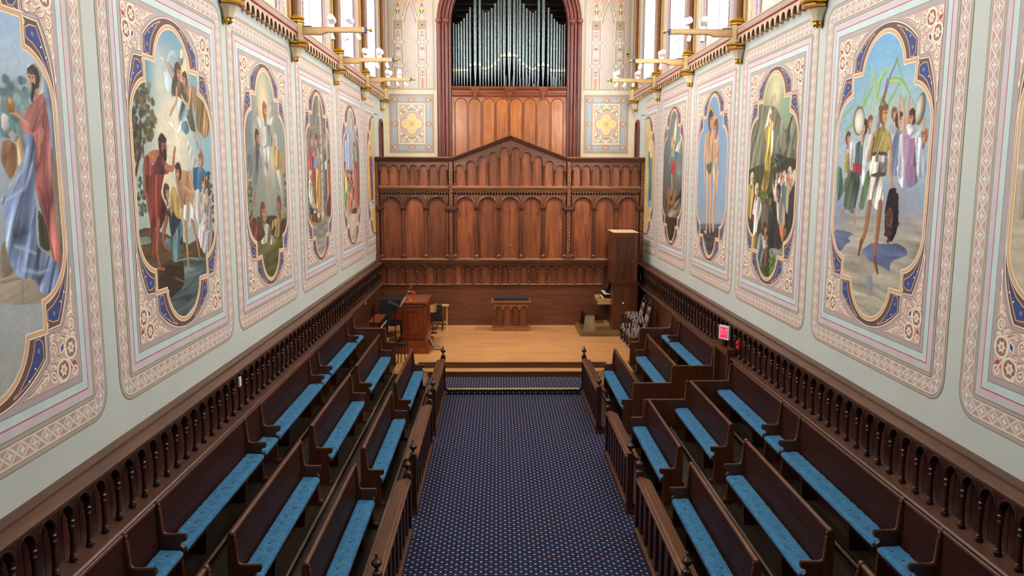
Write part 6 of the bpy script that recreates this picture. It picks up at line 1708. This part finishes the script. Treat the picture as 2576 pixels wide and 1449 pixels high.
('s',(210,160,120),.14,.06,[(.274,-.208),(.226,-.744),(.267,-1.032)]),
('h',(196,136,98),(.193,.909),.17,(118,68,44),-1),
('p',(214,168,126),.22,85,[(-.512,.843),(-.225,.891),(.05,.836),(.134,.568),(.087,.242),(-.176,.204),(-.401,.291),(-.509,.59)]),
('s',(214,168,126),.12,.06,[(-.509,.822),(-.574,.336),(-.474,-.134)]),
('s',(206,156,116),.1,.06,[(.087,.793),(.2,.322),(.002,-.046)]),
('s',(214,168,126),.2,.07,[(-.29,.205),(-.222,-.512),(-.208,-1.073)]),
('s',(206,156,114),.2,.07,[(-.058,.161),(.004,-.504),(.051,-1.068)]),
('p',(92,96,70),.3,90,[(-.392,.227),(-.028,.285),(-.015,.078),(-.204,.058)]),
('h',(196,140,102),(-.174,1.094),.18,(76,50,40),1),
('s',(216,170,130),.09,.05,[(.331,.681),(.117,.69),(-.003,.879)]),
('s',(214,168,126),.07,.04,[(-.236,-1.11),(-.374,-1.085)])],
'R2':[('g',(120,132,128),(74,66,56)),
('b',(132,146,148),(.328,.824),.7,.5,.8),
('b',(96,116,120),(-.625,.527),.4,.5,.7),
('b',(150,156,160),(.736,.132),.3,.2,.6),
('b',(112,116,114),(.131,1.477),.4,.4,.7),
('p',(86,76,58),.3,20,[(-.828,-.55),(-.035,-.432),(.614,-.462),(1.086,-.226),(1.078,-.585),(.876,-.865),(.595,-1.064),(.33,-1.457),(-.11,-1.491),(-.399,-1.073),(-.667,-.841)]),
('p',(120,112,92),.3,30,[(.012,-.764),(.825,-.502),(.964,-.77),(.477,-.977),(.155,-.995)]),
('p',(150,138,104),.25,20,[(-.426,-.879),(.331,-.704),(.569,-.88),(.045,-1)]),
('p',(230,218,186),.25,80,[(.043,.883),(.12,1.248),(.311,1.395),(.317,1.053),(.222,.829)]),
('p',(230,222,196),.35,50,[(.255,.597),(.826,.915),(.768,.761),(.576,.542),(.281,.412)]),
('p',(90,146,166),.3,90,[(-.168,.515),(.255,.597),(.576,.542),(.393,.364),(-.041,.395)]),
('p',(206,60,52),.25,90,[(-.166,.184),(.177,.391),(.336,.319),(.277,.134),(.012,.018)]),
('p',(120,160,170),.2,90,[(.213,.135),(.983,.086),(.749,.041)]),
('p',(206,190,120),.3,90,[(-.205,.776),(.128,.74),(.102,.462),(-.168,.515)]),
('h',(206,160,120),(-.121,.805),.14,(190,150,90),-1),
('s',(206,160,120),.09,.05,[(-.057,.042),(.02,-.194),(.111,-.523)]),
('s',(200,150,110),.07,.04,[(-.274,.47),(-.367,.329)]),
('s',(160,160,150),.02,.02,[(-.088,-.053),(.01,-.431)]),
('p',(146,104,66),.35,90,[(-.495,-.394),(-.279,-.294),(.279,-.331),(.424,-.607),(-.001,-.669),(-.346,-.633)]),
('s',(176,122,80),.08,.05,[(-.332,-.729),(-.488,-.443),(-.4,-.247)]),
('s',(170,118,78),.08,.05,[(.211,-.614),(.392,-.375),(.272,-.284)]),
('h',(160,108,72),(-.056,-.599),.12,(70,50,40),1),
('p',(66,52,42),.25,90,[(-.522,-1.031),(.582,-.972),(.333,-1.48),(-.107,-1.515)])],
'R1':[('g',(204,178,110),(196,168,98)),
('e',(238,226,180),(.519,.796),.22,.22,0),
('p',(88,132,144),.35,90,[(.221,.643),(.591,.686),(.781,.15),(.788,-.708),(.281,-.835),(.321,-.066)]),
('p',(226,214,180),.3,90,[(.33,.91),(.683,.843),(.728,.523),(.441,.529)]),
('h',(206,164,130),(.486,.823),.13,(216,196,150),-1),
('p',(150,170,180),.3,90,[(.146,-.73),(.833,-.626),(.803,-.815),(.285,-.863)])],
'R6':[('g',(178,164,140),(206,192,166)),
('p',(196,180,152),.08,0,[(-1.05,-.3),(1.05,-.3),(1.05,-1),(.4,-1.54),(-.4,-1.54),(-1.05,-1)]),
('s',(168,150,124),.07,.07,[(-.95,-.28),(-.95,.05)]),
('s',(168,150,124),.07,.07,[(-.65,-.28),(-.65,.05)]),
('s',(168,150,124),.07,.07,[(-.35,-.28),(-.35,.05)]),
('s',(168,150,124),.07,.07,[(-.05,-.28),(-.05,.05)]),
('s',(168,150,124),.07,.07,[(.25,-.28),(.25,.05)]),
('s',(168,150,124),.07,.07,[(.55,-.28),(.55,.05)]),
('s',(168,150,124),.07,.07,[(.85,-.28),(.85,.05)]),
('s',(214,202,180),.06,.06,[(-1.05,.1),(1.05,.1)]),
('p',(150,90,80),.35,80,[(.08,.45),(.32,.45),(.4,-.7),(0,-.7)]),
('h',(196,142,104),(.2,.55),.085,(84,58,44),-1),
('s',(196,142,104),.05,.035,[(.1,.35),(0,.05),(.15,0)]),
('p',(96,112,140),.35,80,[(.43,.45),(.67,.45),(.75,-.7),(.35,-.7)]),
('h',(196,142,104),(.55,.55),.085,(84,58,44),-1),
('s',(196,142,104),.05,.035,[(.45,.35),(.35,.05),(.5,0)]),
('p',(170,150,100),.35,80,[(-.22,.45),(.02,.45),(.1,-.7),(-.3,-.7)]),
('h',(196,142,104),(-.1,.55),.085,(84,58,44),-1),
('s',(196,142,104),.05,.035,[(-.2,.35),(-.3,.05),(-.15,0)])],
}

# ------------------------------------------------------------------ painted murals
WP, HP = 1.615, 2.11
def rrect(i, r, k=6):
    w, h = WP - i, HP - i; p = []
    for cx, cy, a0 in ((w - r, h - r, 0), (-w + r, h - r, pi / 2), (-w + r, -h + r, pi), (w - r, -h + r, 1.5 * pi)):
        for j in range(k + 1): p.append((cx + r * cos(a0 + pi / 2 * j / k), cy + r * sin(a0 + pi / 2 * j / k)))
    return p
def outline(off=0.0):
    """the lobed outline of a picture, off = distance outwards"""
    q = []; r1 = .46 + off; r2 = .40 + off
    a1 = math.asin((.07 + off) / r1)
    for j in range(13): a = pi / 2 + (a1 - pi / 2) * j / 12; q.append((r1 * cos(a), 1.08 + r1 * sin(a)))
    q.append((.69 + off, 1.15 + off))
    a2 = math.acos(min(1, (.04 + off) / r2))
    for j in range(11): a = a2 * (1 - j / 10); q.append((.65 + r2 * cos(a), .53 + r2 * sin(a)))
    full = q + [(u, -v) for u, v in q[::-1]]
    full += [(-u, v) for u, v in full[::-1]][1:-1]
    return full
ENV = [(1.066 * sin(.7165 * j / 10), .584 + 1.066 * cos(.7165 * j / 10)) for j in range(11)] + [(.706, 1.175), (.93, 1.165), (.968, 1.105), (1.0, 1.035), (1.035, .955), (1.065, .87), (1.085, .79), (1.102, .70), (1.113, .60), (1.119, .5), (1.122, .4), (1.122, .25)]
def envelope(s=0.0):
    q = [(u + (s if u > .05 else 0), v + s) for u, v in ENV]
    f = q + [(u, -v) for u, v in q[::-1]]
    return f + [(-u, v) for u, v in f[::-1]][1:-1]

OM = ['o_oline', 'o_olive', 'o_lat', 'o_tri', 'o_dia', 'o_crm']
fb = FB()
fb.fp(rrect(0, .24), .0015, 0); fb.fp(rrect(.008, .235), .002, 1); fb.fp(rrect(.04, .205), .0023, 0); fb.fp(rrect(.045, .20), .0026, 2)
fb.ring(rrect(.062, .18), rrect(.19, .06), .0029, 4)
def lattice(cx, cy, ang, n, p):
    ca, sa = cos(ang), sin(ang)
    T = lambda a, t: (cx + a * ca - t * sa, cy + a * sa + t * ca)
    for k in range(n):
        a = (k - (n - 1) / 2) * p
        for s in (-1, 1):
            fb.fp([T(a - .052, s * .064), T(a, s * .016), T(a + .052, s * .064)], .0033, 3)
            fb.rib([T(a - p / 2, -s * .064), T(a + p / 2, s * .064)], .015, .0037 + (.0002 if s > 0 else 0), 2)
    for k in range(n + 1):
        a = (k - n / 2) * p
        fb.fp([T(a + .052 * cos(j * pi / 4) * (1 if j % 2 == 0 else .30), .040 * sin(j * pi / 4) * (1 if j % 2 == 0 else .36)) for j in range(8)], .0041, 5)
        for s in (-1, 1): fb.disc(T(a, s * .022), .011, .0042, 5, 6)
for s in (-1, 1):
    lattice(s * (WP - .126), 0, pi / 2, 24, .1588); lattice(0, s * (HP - .126), 0, 18, .157)
    for s2 in (-1, 1): fb.star((s * (WP - .13), s2 * (HP - .13)), .05, .014, 4, .0041, 5, pi / 4)
LATTICE = fb.mesh('lattice_border', OM, 0, fix=False)
fb = FB()
for i, r, d, mi in ((.205, .05, .0048, 0), (.212, .045, .0052, 1), (.243, .004, .0056, 0), (.250, .003, .006, 2), (.322, .003, .0064, 3), (.334, .003, .0068, 4), (.408, .003, .0072, 5), (.413, .003, .0076, 6)):
    fb.fp(rrect(i, r, 3), d, mi)
BANDS = fb.mesh('painted_bands', ['o_oline', 'o_olive', 'o_lav', 'o_pink', 'o_aqua', 'o_mline', 'o_mauve'], 0, fix=False)
fb = FB()
fb.fp(envelope(.012), .0082, 4); fb.fp(envelope(.008), .0085, 2); fb.fp(envelope(-.004), .0088, 0)
A = [outline(o) for o in (.0, .012, .045, .056)]
fb.ring(A[0], A[1], .0118, 2); fb.ring(A[1], A[2], .0116, 1); fb.ring(A[2], A[3], .0118, 2)
PFRAME = fb.mesh('picture_frame', ['o_brown', 'o_or', 'o_crm', 'o_crm', 'o_mline'], 0, fix=False)
# scrollwork corner (upper right; the others are mirrored)
fb = FB()
FIELD = [(.345, 1.642), (.46, 1.60), (.557, 1.548), (.66, 1.485), (.737, 1.425), (.746, 1.216), (.942, 1.208), (.99, 1.14), (1.04, 1.052), (1.085, .94), (1.11, .82), (1.128, .62), (1.145, .9), (1.15, 1.642)]
def shr(P, k):
    cx, cy = .98, 1.42
    return [(u + (cx - u) * k, v + (cy - v) * k) for u, v in P]
fb.fp(FIELD, .0094, 3); fb.fp(shr(FIELD, .012), .0098, 0)
for c in ((.93, 1.535), (1.055, 1.375)):
    fb.disc(c, .085, .0102, 2); fb.circ(c, .088, .022, .0106, 1); fb.star(c, .058, .036, 6, .0108, 1); fb.disc(c, .017, .0111, 2, 8); fb.disc(c, .009, .0113, 1, 6)
fb.disc((1.085, 1.535), .045, .0102, 5, 12); fb.circ((1.095, 1.575), .036, .018, .0106, 1, 14); fb.disc((1.10, 1.59), .014, .0104, 6, 8)
fb.leaf((.90, 1.40), (.96, 1.30), .075, .0104, 1); fb.leaf((.91, 1.385), (.95, 1.32), .04, .0107, 4)
for c, r, t, a0, w, sg_ in (((.79, 1.555), .055, 1.4, .3, .020, 1), ((.665, 1.565), .038, 1.3, .2, .016, -1), ((.56, 1.60), .025, 1.2, .2, .013, 1), ((.80, 1.33), .052, 1.4, 1.2, .020, -1), ((.80, 1.255), .03, 1.2, 1.0, .016, 1),
                            ((1.075, 1.18), .055, 1.4, 1.6, .020, -1), ((1.095, 1.045), .034, 1.3, 1.6, .016, 1), ((1.115, .93), .022, 1.2, 1.5, .012, -1), ((.68, 1.50), .028, 1.2, 3, .013, 1), ((1.02, 1.25), .03, 1.2, 3, .014, -1), ((.88, 1.60), .03, 1.2, .5, .014, 1), ((1.115, 1.26), .022, 1.2, 0, .012, 1), ((.765, 1.47), .022, 1.1, 2, .012, 1), ((1.06, 1.10), .022, 1.1, 4, .012, -1), ((.98, 1.225), .02, 1.1, 3, .011, 1), ((.90, 1.26), .035, 1.2, 2, .016, 1), ((.86, 1.44), .035, 1.2, 2, .016, -1)):
    fb.spiral((c[0] + .004, c[1] - .006), r, t, a0, w * 1.35, .0104, 2, sg_); fb.spiral(c, r, t, a0, w, .0108, 1, sg_)
for P_ in ([(1.11, 1.60), (1.02, 1.47), (.95, 1.45), (.85, 1.48), (.74, 1.52)], [(1.0, 1.46), (.98, 1.36), (.99, 1.29), (1.05, 1.22), (1.10, 1.12)], [(.99, 1.30), (.93, 1.27), (.85, 1.28)], [(.72, 1.53), (.62, 1.56), (.50, 1.615), (.42, 1.63)], [(1.105, 1.10), (1.11, .98), (1.125, .86), (1.13, .76)]):
    fb.rib([(a + .004, b - .006) for a, b in P_], .024, .01035, 2, False, .014); fb.rib(P_, .018, .0107, 1, False, .009)
for p_, q_ in (((.72, 1.50), (.70, 1.58)), ((.60, 1.56), (.585, 1.615)), ((.98, 1.62), (.88, 1.625)), ((1.135, 1.46), (1.13, 1.28)), ((1.06, 1.27), (1.12, 1.26)), ((1.05, 1.09), (1.12, 1.08)), ((.76, 1.42), (.80, 1.40)), ((.76, 1.23), (.84, 1.225)), ((1.13, .72), (1.13, .80)), ((.78, 1.46), (.84, 1.50)), ((1.03, 1.24), (.98, 1.21))):
    fb.leaf((p_[0] + .004, p_[1] - .006), (q_[0] + .004, q_[1] - .006), .036, .01045, 2); fb.leaf(p_, q_, .030, .0109, 1)
SCROLL = fb.mesh('scroll_corner', ['o_scr', 'o_ivory', 'o_scrd', 'o_mline', 'o_blue', 'o_red', 'o_black'], 0, fix=False)
def blue_piece(name, P, star, extra):
    f = FB(); P = P + []
    f.rib(P, .022, .0098, 1, True); f.fp(P, .0102, 0)
    f.star(star, .038, .014, 6, .0108, 2); f.star(star, .026, .008, 6, .0111, 3); f.star(star, .012, .006, 6, .0113, 2)
    for q in extra: f.star(q, .022, .007, 4, .0108, 2, .6); f.leaf(q, (q[0] + .03, q[1] + .025), .016, .011, 3)
    return f.mesh(name, ['o_blue', 'o_or', 'o_black', 'o_ivory'], 0, fix=False)
BL1 = blue_piece('blue_spandrel', [(.25, 1.588), (.42, 1.525), (.57, 1.445), (.665, 1.375), (.662, 1.26), (.625, 1.225), (.572, 1.225), (.555, 1.285), (.51, 1.38), (.43, 1.475), (.34, 1.545)], (.605, 1.31), [(.53, 1.42), (.44, 1.495)])
BL2 = blue_piece('blue_spandrel', [(.765, 1.095), (.83, 1.12), (.905, 1.12), (.965, 1.0), (1.03, .865), (1.065, .74), (1.005, .85), (.93, .945), (.85, 1.0), (.77, 1.03)], (.85, 1.06), [(.94, .97), (1.0, .90)])
LOOP = FB()
for c in ((.645, 1.185), (.735, 1.135)): LOOP.circ(c, .022, .012, .0114, 1, 12)
LOOPM = LOOP.mesh('corner_loops', ['o_brown', 'o_crm'], 0, fix=False)

# --- painting the pictures as coloured fields
_rn = np.random.RandomState(11).rand(128, 128)
def vn(x, y):
    x = np.asarray(x, float) % 128; y = np.asarray(y, float) % 128
    i = x.astype(int) % 128; j = y.astype(int) % 128; fx = x - np.floor(x); fy = y - np.floor(y)
    fx = fx * fx * (3 - 2 * fx); fy = fy * fy * (3 - 2 * fy); i2 = (i + 1) % 128; j2 = (j + 1) % 128
    return (_rn[i, j] * (1 - fx) + _rn[i2, j] * fx) * (1 - fy) + (_rn[i, j2] * (1 - fx) + _rn[i2, j2] * fx) * fy
def fbm(x, y): return .5 * vn(x, y) + .3 * vn(x * 2.1 + 7, y * 2.1 + 3) + .2 * vn(x * 4.3 + 19, y * 4.3 + 5)
def catmull(P, k=4, closed=True, tau=.62):
    n = len(P); o = []
    for i in range(n):
        a, b, c, d = (np.array(P[(i + j - 1) % n if closed else min(n - 1, max(0, i + j - 1))]) for j in range(4))
        m1, m2 = (c - a) * .5 * tau, (d - b) * .5 * tau
        for t in np.arange(k) / k:
            o.append((2 * t ** 3 - 3 * t * t + 1) * b + (t ** 3 - 2 * t * t + t) * m1 + (3 * t * t - 2 * t ** 3) * c + (t ** 3 - t * t) * m2)
    return np.array(o)
def inside(P, X, Y):
    r = np.zeros(X.shape, bool); n = len(P)
    for i in range(n):
        x0, y0 = P[i]; x1, y1 = P[(i + 1) % n]
        if y0 == y1: continue
        c = ((y0 > Y) != (y1 > Y)) & (X < (x1 - x0) * (Y - y0) / (y1 - y0) + x0)
        r ^= c
    return r
class Canvas:
    def __init__(s, nu, nv):
        s.u = np.linspace(-1.08, 1.08, nu + 1); s.v = np.linspace(-1.57, 1.57, nv + 1)
        s.U, s.V = np.meshgrid(s.u, s.v); s.img = np.zeros(s.U.shape + (3,)); s.du = s.u[1] - s.u[0]; s.dv = s.v[1] - s.v[0]
    def win(s, u0, u1, v0, v1):
        i0, i1 = np.searchsorted(s.u, (u0, u1)); j0, j1 = np.searchsorted(s.v, (v0, v1))
        return slice(max(0, j0 - 1), j1 + 1), slice(max(0, i0 - 1), i1 + 1)
    def put(s, w, a, col):
        s.img[w] = s.img[w] * (1 - a[..., None]) + col * a[..., None]
    def run(s, ops, seed):
        rs = np.random.RandomState(seed)
        for o in ops:
            k = o[0]
            if k == 'g':
                t = ((s.V + 1.54) / 3.08).clip(0, 1)[..., None]
                s.img[:] = np.array(o[1]) * t + np.array(o[2]) * (1 - t)
                s.img *= (1 + .16 * (fbm(s.U * 3 + seed, s.V * 3) - .5))[..., None]
            elif k == 'b':
                c = o[2]; a = np.exp(-((s.U - c[0]) / o[3]) ** 2 - ((s.V - c[1]) / o[4]) ** 2) * o[5]
                a = (a * (.75 + .5 * fbm(s.U * 5 + c[0] * 9, s.V * 5))).clip(0, 1)
                s.put(slice(None), a, np.array(o[1], float))
            elif k == 'p':
                P = catmull(o[4]); u0, v0 = P.min(0); u1, v1 = P.max(0)
                w = s.win(u0 - .02, u1 + .02, v0 - .02, v1 + .02); X, Y = s.U[w], s.V[w]
                if X.size == 0: continue
                wx = .022 * (fbm(X * 11 + 3, Y * 11) - .5); wy = .022 * (fbm(X * 11 + 31, Y * 11 + 7) - .5)
                a = sum(inside(P, X + wx + dx * s.du, Y + wy + dy * s.dv) for dx, dy in ((-.25, -.25), (.25, -.25), (-.25, .25), (.25, .25))) / 4.0
                th = radians(o[3]); ac = X * sin(th) - Y * cos(th); al = X * cos(th) + Y * sin(th)
                q = rs.rand() * 40
                n = vn(ac * 15 + q + 2.2 * vn(al * 2.2 + q, ac * 2), al * 1.7 + q) * .65 + vn(ac * 34 + q, al * 4 + q) * .35
                sh = 1 + o[2] * 2.4 * (n - .5) - o[2] * .7 * ((X - (u0 + u1) / 2) / max(.05, (u1 - u0)))
                r1 = 1 - np.abs(2 * vn(ac * 9 + q * 1.7 + 1.6 * vn(al * 1.5 + q, ac), al * 1.1 + q * 2) - 1)
                edge = 1 - 1.1 * o[2] * r1 ** 7 + .5 * o[2] * np.maximum(0, n - .68) * 4
                s.put(w, a, np.array(o[1]) * (sh * edge)[..., None])
            elif k == 'e':
                c = o[2]; R = max(o[3], o[4]) + .02; w = s.win(c[0] - R, c[0] + R, c[1] - R, c[1] + R); X, Y = s.U[w] - c[0], s.V[w] - c[1]
                if X.size == 0: continue
                t = o[5]; xx, yy = X * cos(t) + Y * sin(t), -X * sin(t) + Y * cos(t)
                d = np.sqrt((xx / o[3]) ** 2 + (yy / o[4]) ** 2); a = ((1 - d) / (.5 * (s.du + s.dv) / max(o[3], .01)) + .5).clip(0, 1)
                s.put(w, a, np.array(o[1]) * (1.06 - .25 * d ** 2 - .12 * (xx / o[3]))[..., None])
            elif k == 's':
                P = o[4]; W = max(o[2], o[3])
                if len(P) > 2: P = catmull(P, 4, False)[:4 * (len(P) - 1) + 1]
                us = [p[0] for p in P]; vs = [p[1] for p in P]
                w = s.win(min(us) - W, max(us) + W, min(vs) - W, max(vs) + W); X, Y = s.U[w], s.V[w]
                if X.size == 0: continue
                best = np.full(X.shape, 9.0); side = np.zeros(X.shape); n = len(P) - 1
                for i in range(n):
                    (ax, ay), (bx_, by_) = P[i], P[i + 1]; L2 = (bx_ - ax) ** 2 + (by_ - ay) ** 2 + 1e-9
                    t = (((X - ax) * (bx_ - ax) + (Y - ay) * (by_ - ay)) / L2).clip(0, 1)
                    d = np.sqrt((X - ax - t * (bx_ - ax)) ** 2 + (Y - ay - t * (by_ - ay)) ** 2)
                    hw = np.maximum((o[2] + (o[3] - o[2]) * (i + t) / n) / 2, .4 * (s.du + s.dv)); q = d / hw
                    m_ = q < best; best = np.where(m_, q, best); side = np.where(m_, (X - ax - t * (bx_ - ax)) / hw, side)
                a = ((1 - best) / (.5 * (s.du + s.dv) / (W / 2)) + .5).clip(0, 1)
                s.put(w, a, np.array(o[1]) * (1.05 - .2 * best ** 2 - .14 * side)[..., None])
            elif k == 'k':            # soft brush stroke
                P = o[4]; W = max(o[2], o[3]) * 1.6; us = [p[0] for p in P]; vs = [p[1] for p in P]
                w = s.win(min(us) - W, max(us) + W, min(vs) - W, max(vs) + W); X, Y = s.U[w], s.V[w]
                if X.size == 0: continue
                Q = catmull(P, 5, False)[:5 * (len(P) - 1) + 1]; best = np.full(X.shape, 9.0); n = len(Q) - 1
                for i in range(n):
                    (ax, ay), (bx_, by_) = Q[i], Q[i + 1]; L2 = (bx_ - ax) ** 2 + (by_ - ay) ** 2 + 1e-9
                    t = (((X - ax) * (bx_ - ax) + (Y - ay) * (by_ - ay)) / L2).clip(0, 1)
                    f = (i + t) / n; hw = (o[2] + (o[3] - o[2]) * f) / 2 * (.25 + 1.5 * np.sqrt(f * (1 - f)))
                    best = np.minimum(best, np.sqrt((X - ax - t * (bx_ - ax)) ** 2 + (Y - ay - t * (by_ - ay)) ** 2) / hw)
                s.put(w, .5 * np.exp(-best ** 2), np.array(o[1], float))
            elif k == 'h':            # a head: hair, face, a few features
                (cx, cy), r, hair, dr = o[2], o[3], np.array(o[4], float), o[5]; sk = np.array(o[1], float)
                w = s.win(cx - 1.6 * r, cx + 1.6 * r, cy - 2 * r, cy + 1.7 * r); X, Y = (s.U[w] - cx) / r * dr, (s.V[w] - cy) / r
                if X.size == 0: continue
                px = (s.du + s.dv) / r
                def bl(d, col, k_=1.0): s.put(w, (k_ * ((1 - d) / (.6 * px) + .5)).clip(0, k_), col)
                wob = .16 * (vn(X * 3 + cx * 50, Y * 3) - .5)
                bl(np.maximum(np.abs(X + .05) / .34, np.abs(Y + 1.15) / .5), sk * .78)                                   # neck
                bl(np.sqrt(((X + .16) / .92) ** 2 + ((Y - .12) / 1.06) ** 2) + wob, hair * (.8 + .5 * vn(X * 6 + cx * 30, Y * 2))[..., None])
                jaw = np.where(Y < -.25, 1 + .35 * (Y + .25), 1.0)
                fc = np.sqrt(((X - .2) / (.60 * jaw)) ** 2 + ((Y + .08) / .86) ** 2)
                bl(fc, sk * (1.06 - .30 * (X < -.05) * np.abs(X + .05) - .10 * Y ** 2 + .10 * (vn(X * 4 + 9, Y * 4) - .5))[..., None])
                bl(np.sqrt(((X - .2) / .62) ** 2 + ((Y - .62) / .34) ** 2) + wob, hair * .95, .85)                        # fringe
                for ex in (.02, .46): bl(np.sqrt(((X - ex) / .17) ** 2 + ((Y - .10) / .10) ** 2), sk * .42, .85)
                bl(np.sqrt(((X - .34) / .07) ** 2 + ((Y + .12) / .24) ** 2), sk * .72, .7)
                bl(np.sqrt(((X - .26) / .20) ** 2 + ((Y + .47) / .07) ** 2), sk * np.array((.68, .45, .45)), .85)
            elif k == 'f':
                c = o[2]
                for _ in range(o[5]):
                    r = o[6] * (.5 + rs.rand()); t = rs.rand() * 6.28; q = sqrt(rs.rand())
                    cc = (c[0] + o[3] * q * cos(t), c[1] + o[4] * q * sin(t)); w = s.win(cc[0] - r, cc[0] + r, cc[1] - r, cc[1] + r); X, Y = s.U[w] - cc[0], s.V[w] - cc[1]
                    if X.size == 0: continue
                    d = np.sqrt(X * X + Y * Y * 1.6) / r; a = ((1 - d) * 2.2 + .5 * (vn(X * 60 + t, Y * 60) - .5)).clip(0, 1)
                    s.put(w, a, np.array(o[1]) * (.75 + .6 * rs.rand()))
        s.img *= (1 + .07 * (vn(s.U * 26 + seed, s.V * 34) - .5))[..., None]
        s.img = s.img * .84 + .16 * (s.img @ np.array((.3, .59, .11)))[..., None] * np.array((1.02, 1.0, .95))
        c = (s.img / 255).clip(0, 1)
        s.lin = np.where(c <= .04045, c / 12.92, ((c + .055) / 1.055) ** 2.4)
        return s
    def mesh(s, name, mat, d=.0105):
        nv, nu = s.U.shape
        P = np.array(outline(.008)); uc = (s.U[:-1, :-1] + s.U[1:, 1:]) / 2; vc = (s.V[:-1, :-1] + s.V[1:, 1:]) / 2
        keep = inside(P, uc, vc); j, i = np.nonzero(keep)
        F = np.stack([j * nu + i, j * nu + i + 1, (j + 1) * nu + i + 1, (j + 1) * nu + i], 1)
        used, inv = np.unique(F, return_inverse=True); F = inv.reshape(F.shape)
        co = np.stack([s.U.ravel(), np.full(s.U.size, -d), s.V.ravel()], 1)[used]
        me = bpy.data.meshes.new(name); n = len(F)
        me.vertices.add(len(co)); me.vertices.foreach_set('co', co.ravel())
        me.loops.add(4 * n); me.loops.foreach_set('vertex_index', F.ravel().astype(np.int32))
        me.polygons.add(n); me.polygons.foreach_set('loop_start', np.arange(0, 4 * n, 4, dtype=np.int32))
        me.update(calc_edges=True)
        at = me.color_attributes.new('Col', 'FLOAT_COLOR', 'POINT')
        col = np.ones((len(co), 4), np.float32); col[:, :3] = s.lin.reshape(-1, 3)[used]
        at.data.foreach_set('color', col.ravel())
        me.materials.append(mat); me.validate(); return me
M['canvas'] = vcol('oil_painting', .55)

def clipped(me, sx, sz, ucut, sgn):
    bm = bmesh.new(); bm.from_mesh(me)
    bmesh.ops.scale(bm, vec=(sx, 1, sz), verts=bm.verts)
    bmesh.ops.bisect_plane(bm, geom=bm.verts[:] + bm.edges[:] + bm.faces[:], plane_co=(ucut, 0, 0), plane_no=(sgn, 0, 0), clear_outer=True)
    m2 = me.copy(); bm.to_mesh(m2); bm.free(); return m2
def mural(key, sg, yc, lab, nu, nv, cut=None):
    t = thing('mural', lab, 'mural', (sg * 3.8395, yc, 4.748), pi / 2 if sg < 0 else -pi / 2, 'framed wall paintings')
    def put(name, me, sx=1, sz=1):
        if me is None: return
        if cut is None:
            o = link(name, me, t); o.scale = (sx, 1, sz)
        else:
            m2 = clipped(me, sx, sz, cut, 1 if cut > 0 else -1)
            if len(m2.polygons): link(name, m2, t)
    put('lattice_border', LATTICE); put('painted_bands', BANDS); put('picture_frame', PFRAME)
    for sx in (1, -1):
        for sz in (1, -1):
            put('scroll_corner', SCROLL, sx, sz); put('blue_spandrel', BL1, sx, sz); put('blue_spandrel', BL2, sx, sz); put('corner_loops', LOOPM, sx, sz)
    cv_ = Canvas(nu, nv).run(MUR[key], sum(map(ord, key)) * 7 % 97)
    put('picture', cv_.mesh('picture', M['canvas']))
mural('L0', -1, 5.40, 'mural of a pale blue and a red robed figure, cut by the left picture edge', 260, 560)
mural('L1', -1, 8.87, 'large mural of a red-robed man and a pale figure standing in a river', 200, 470)
mural('L2', -1, 12.30, 'mural of a white-robed figure in a glow of light above resting figures', 120, 290)
mural('L3', -1, 15.82, 'mural of robed figures beside a twisted column in a grey hall', 90, 230)
mural('L4', -1, 19.33, 'mural of a tall figure in coral robe before a crowd, left wall near the screen', 70, 190)
mural('L5', -1, 22.75, 'narrow gold mural with a figure in crimson behind the left end of the screen', 70, 150, .14)
mural('R6', 1, 5.36, 'mural with a pale interior, cut by the right edge of the view', 240, 520)
mural('R5', 1, 8.83, 'large mural of a striding youth with a tall blade before a cheering crowd', 200, 470)
mural('R4', 1, 12.29, 'mural of a figure in ochre robes on a rock above a gathering, green mountains behind', 125, 300)
mural('R3', 1, 15.72, 'mural of two nearly unclothed figures with gold haloes on a plain blue ground', 90, 230)
mural('R2', 1, 19.25, 'mural of a winged figure with a red sash over dark rocks', 70, 190)
mural('R1', 1, 22.60, 'narrow gold mural with a figure in blue behind the right end of the screen', 70, 150, -.26)
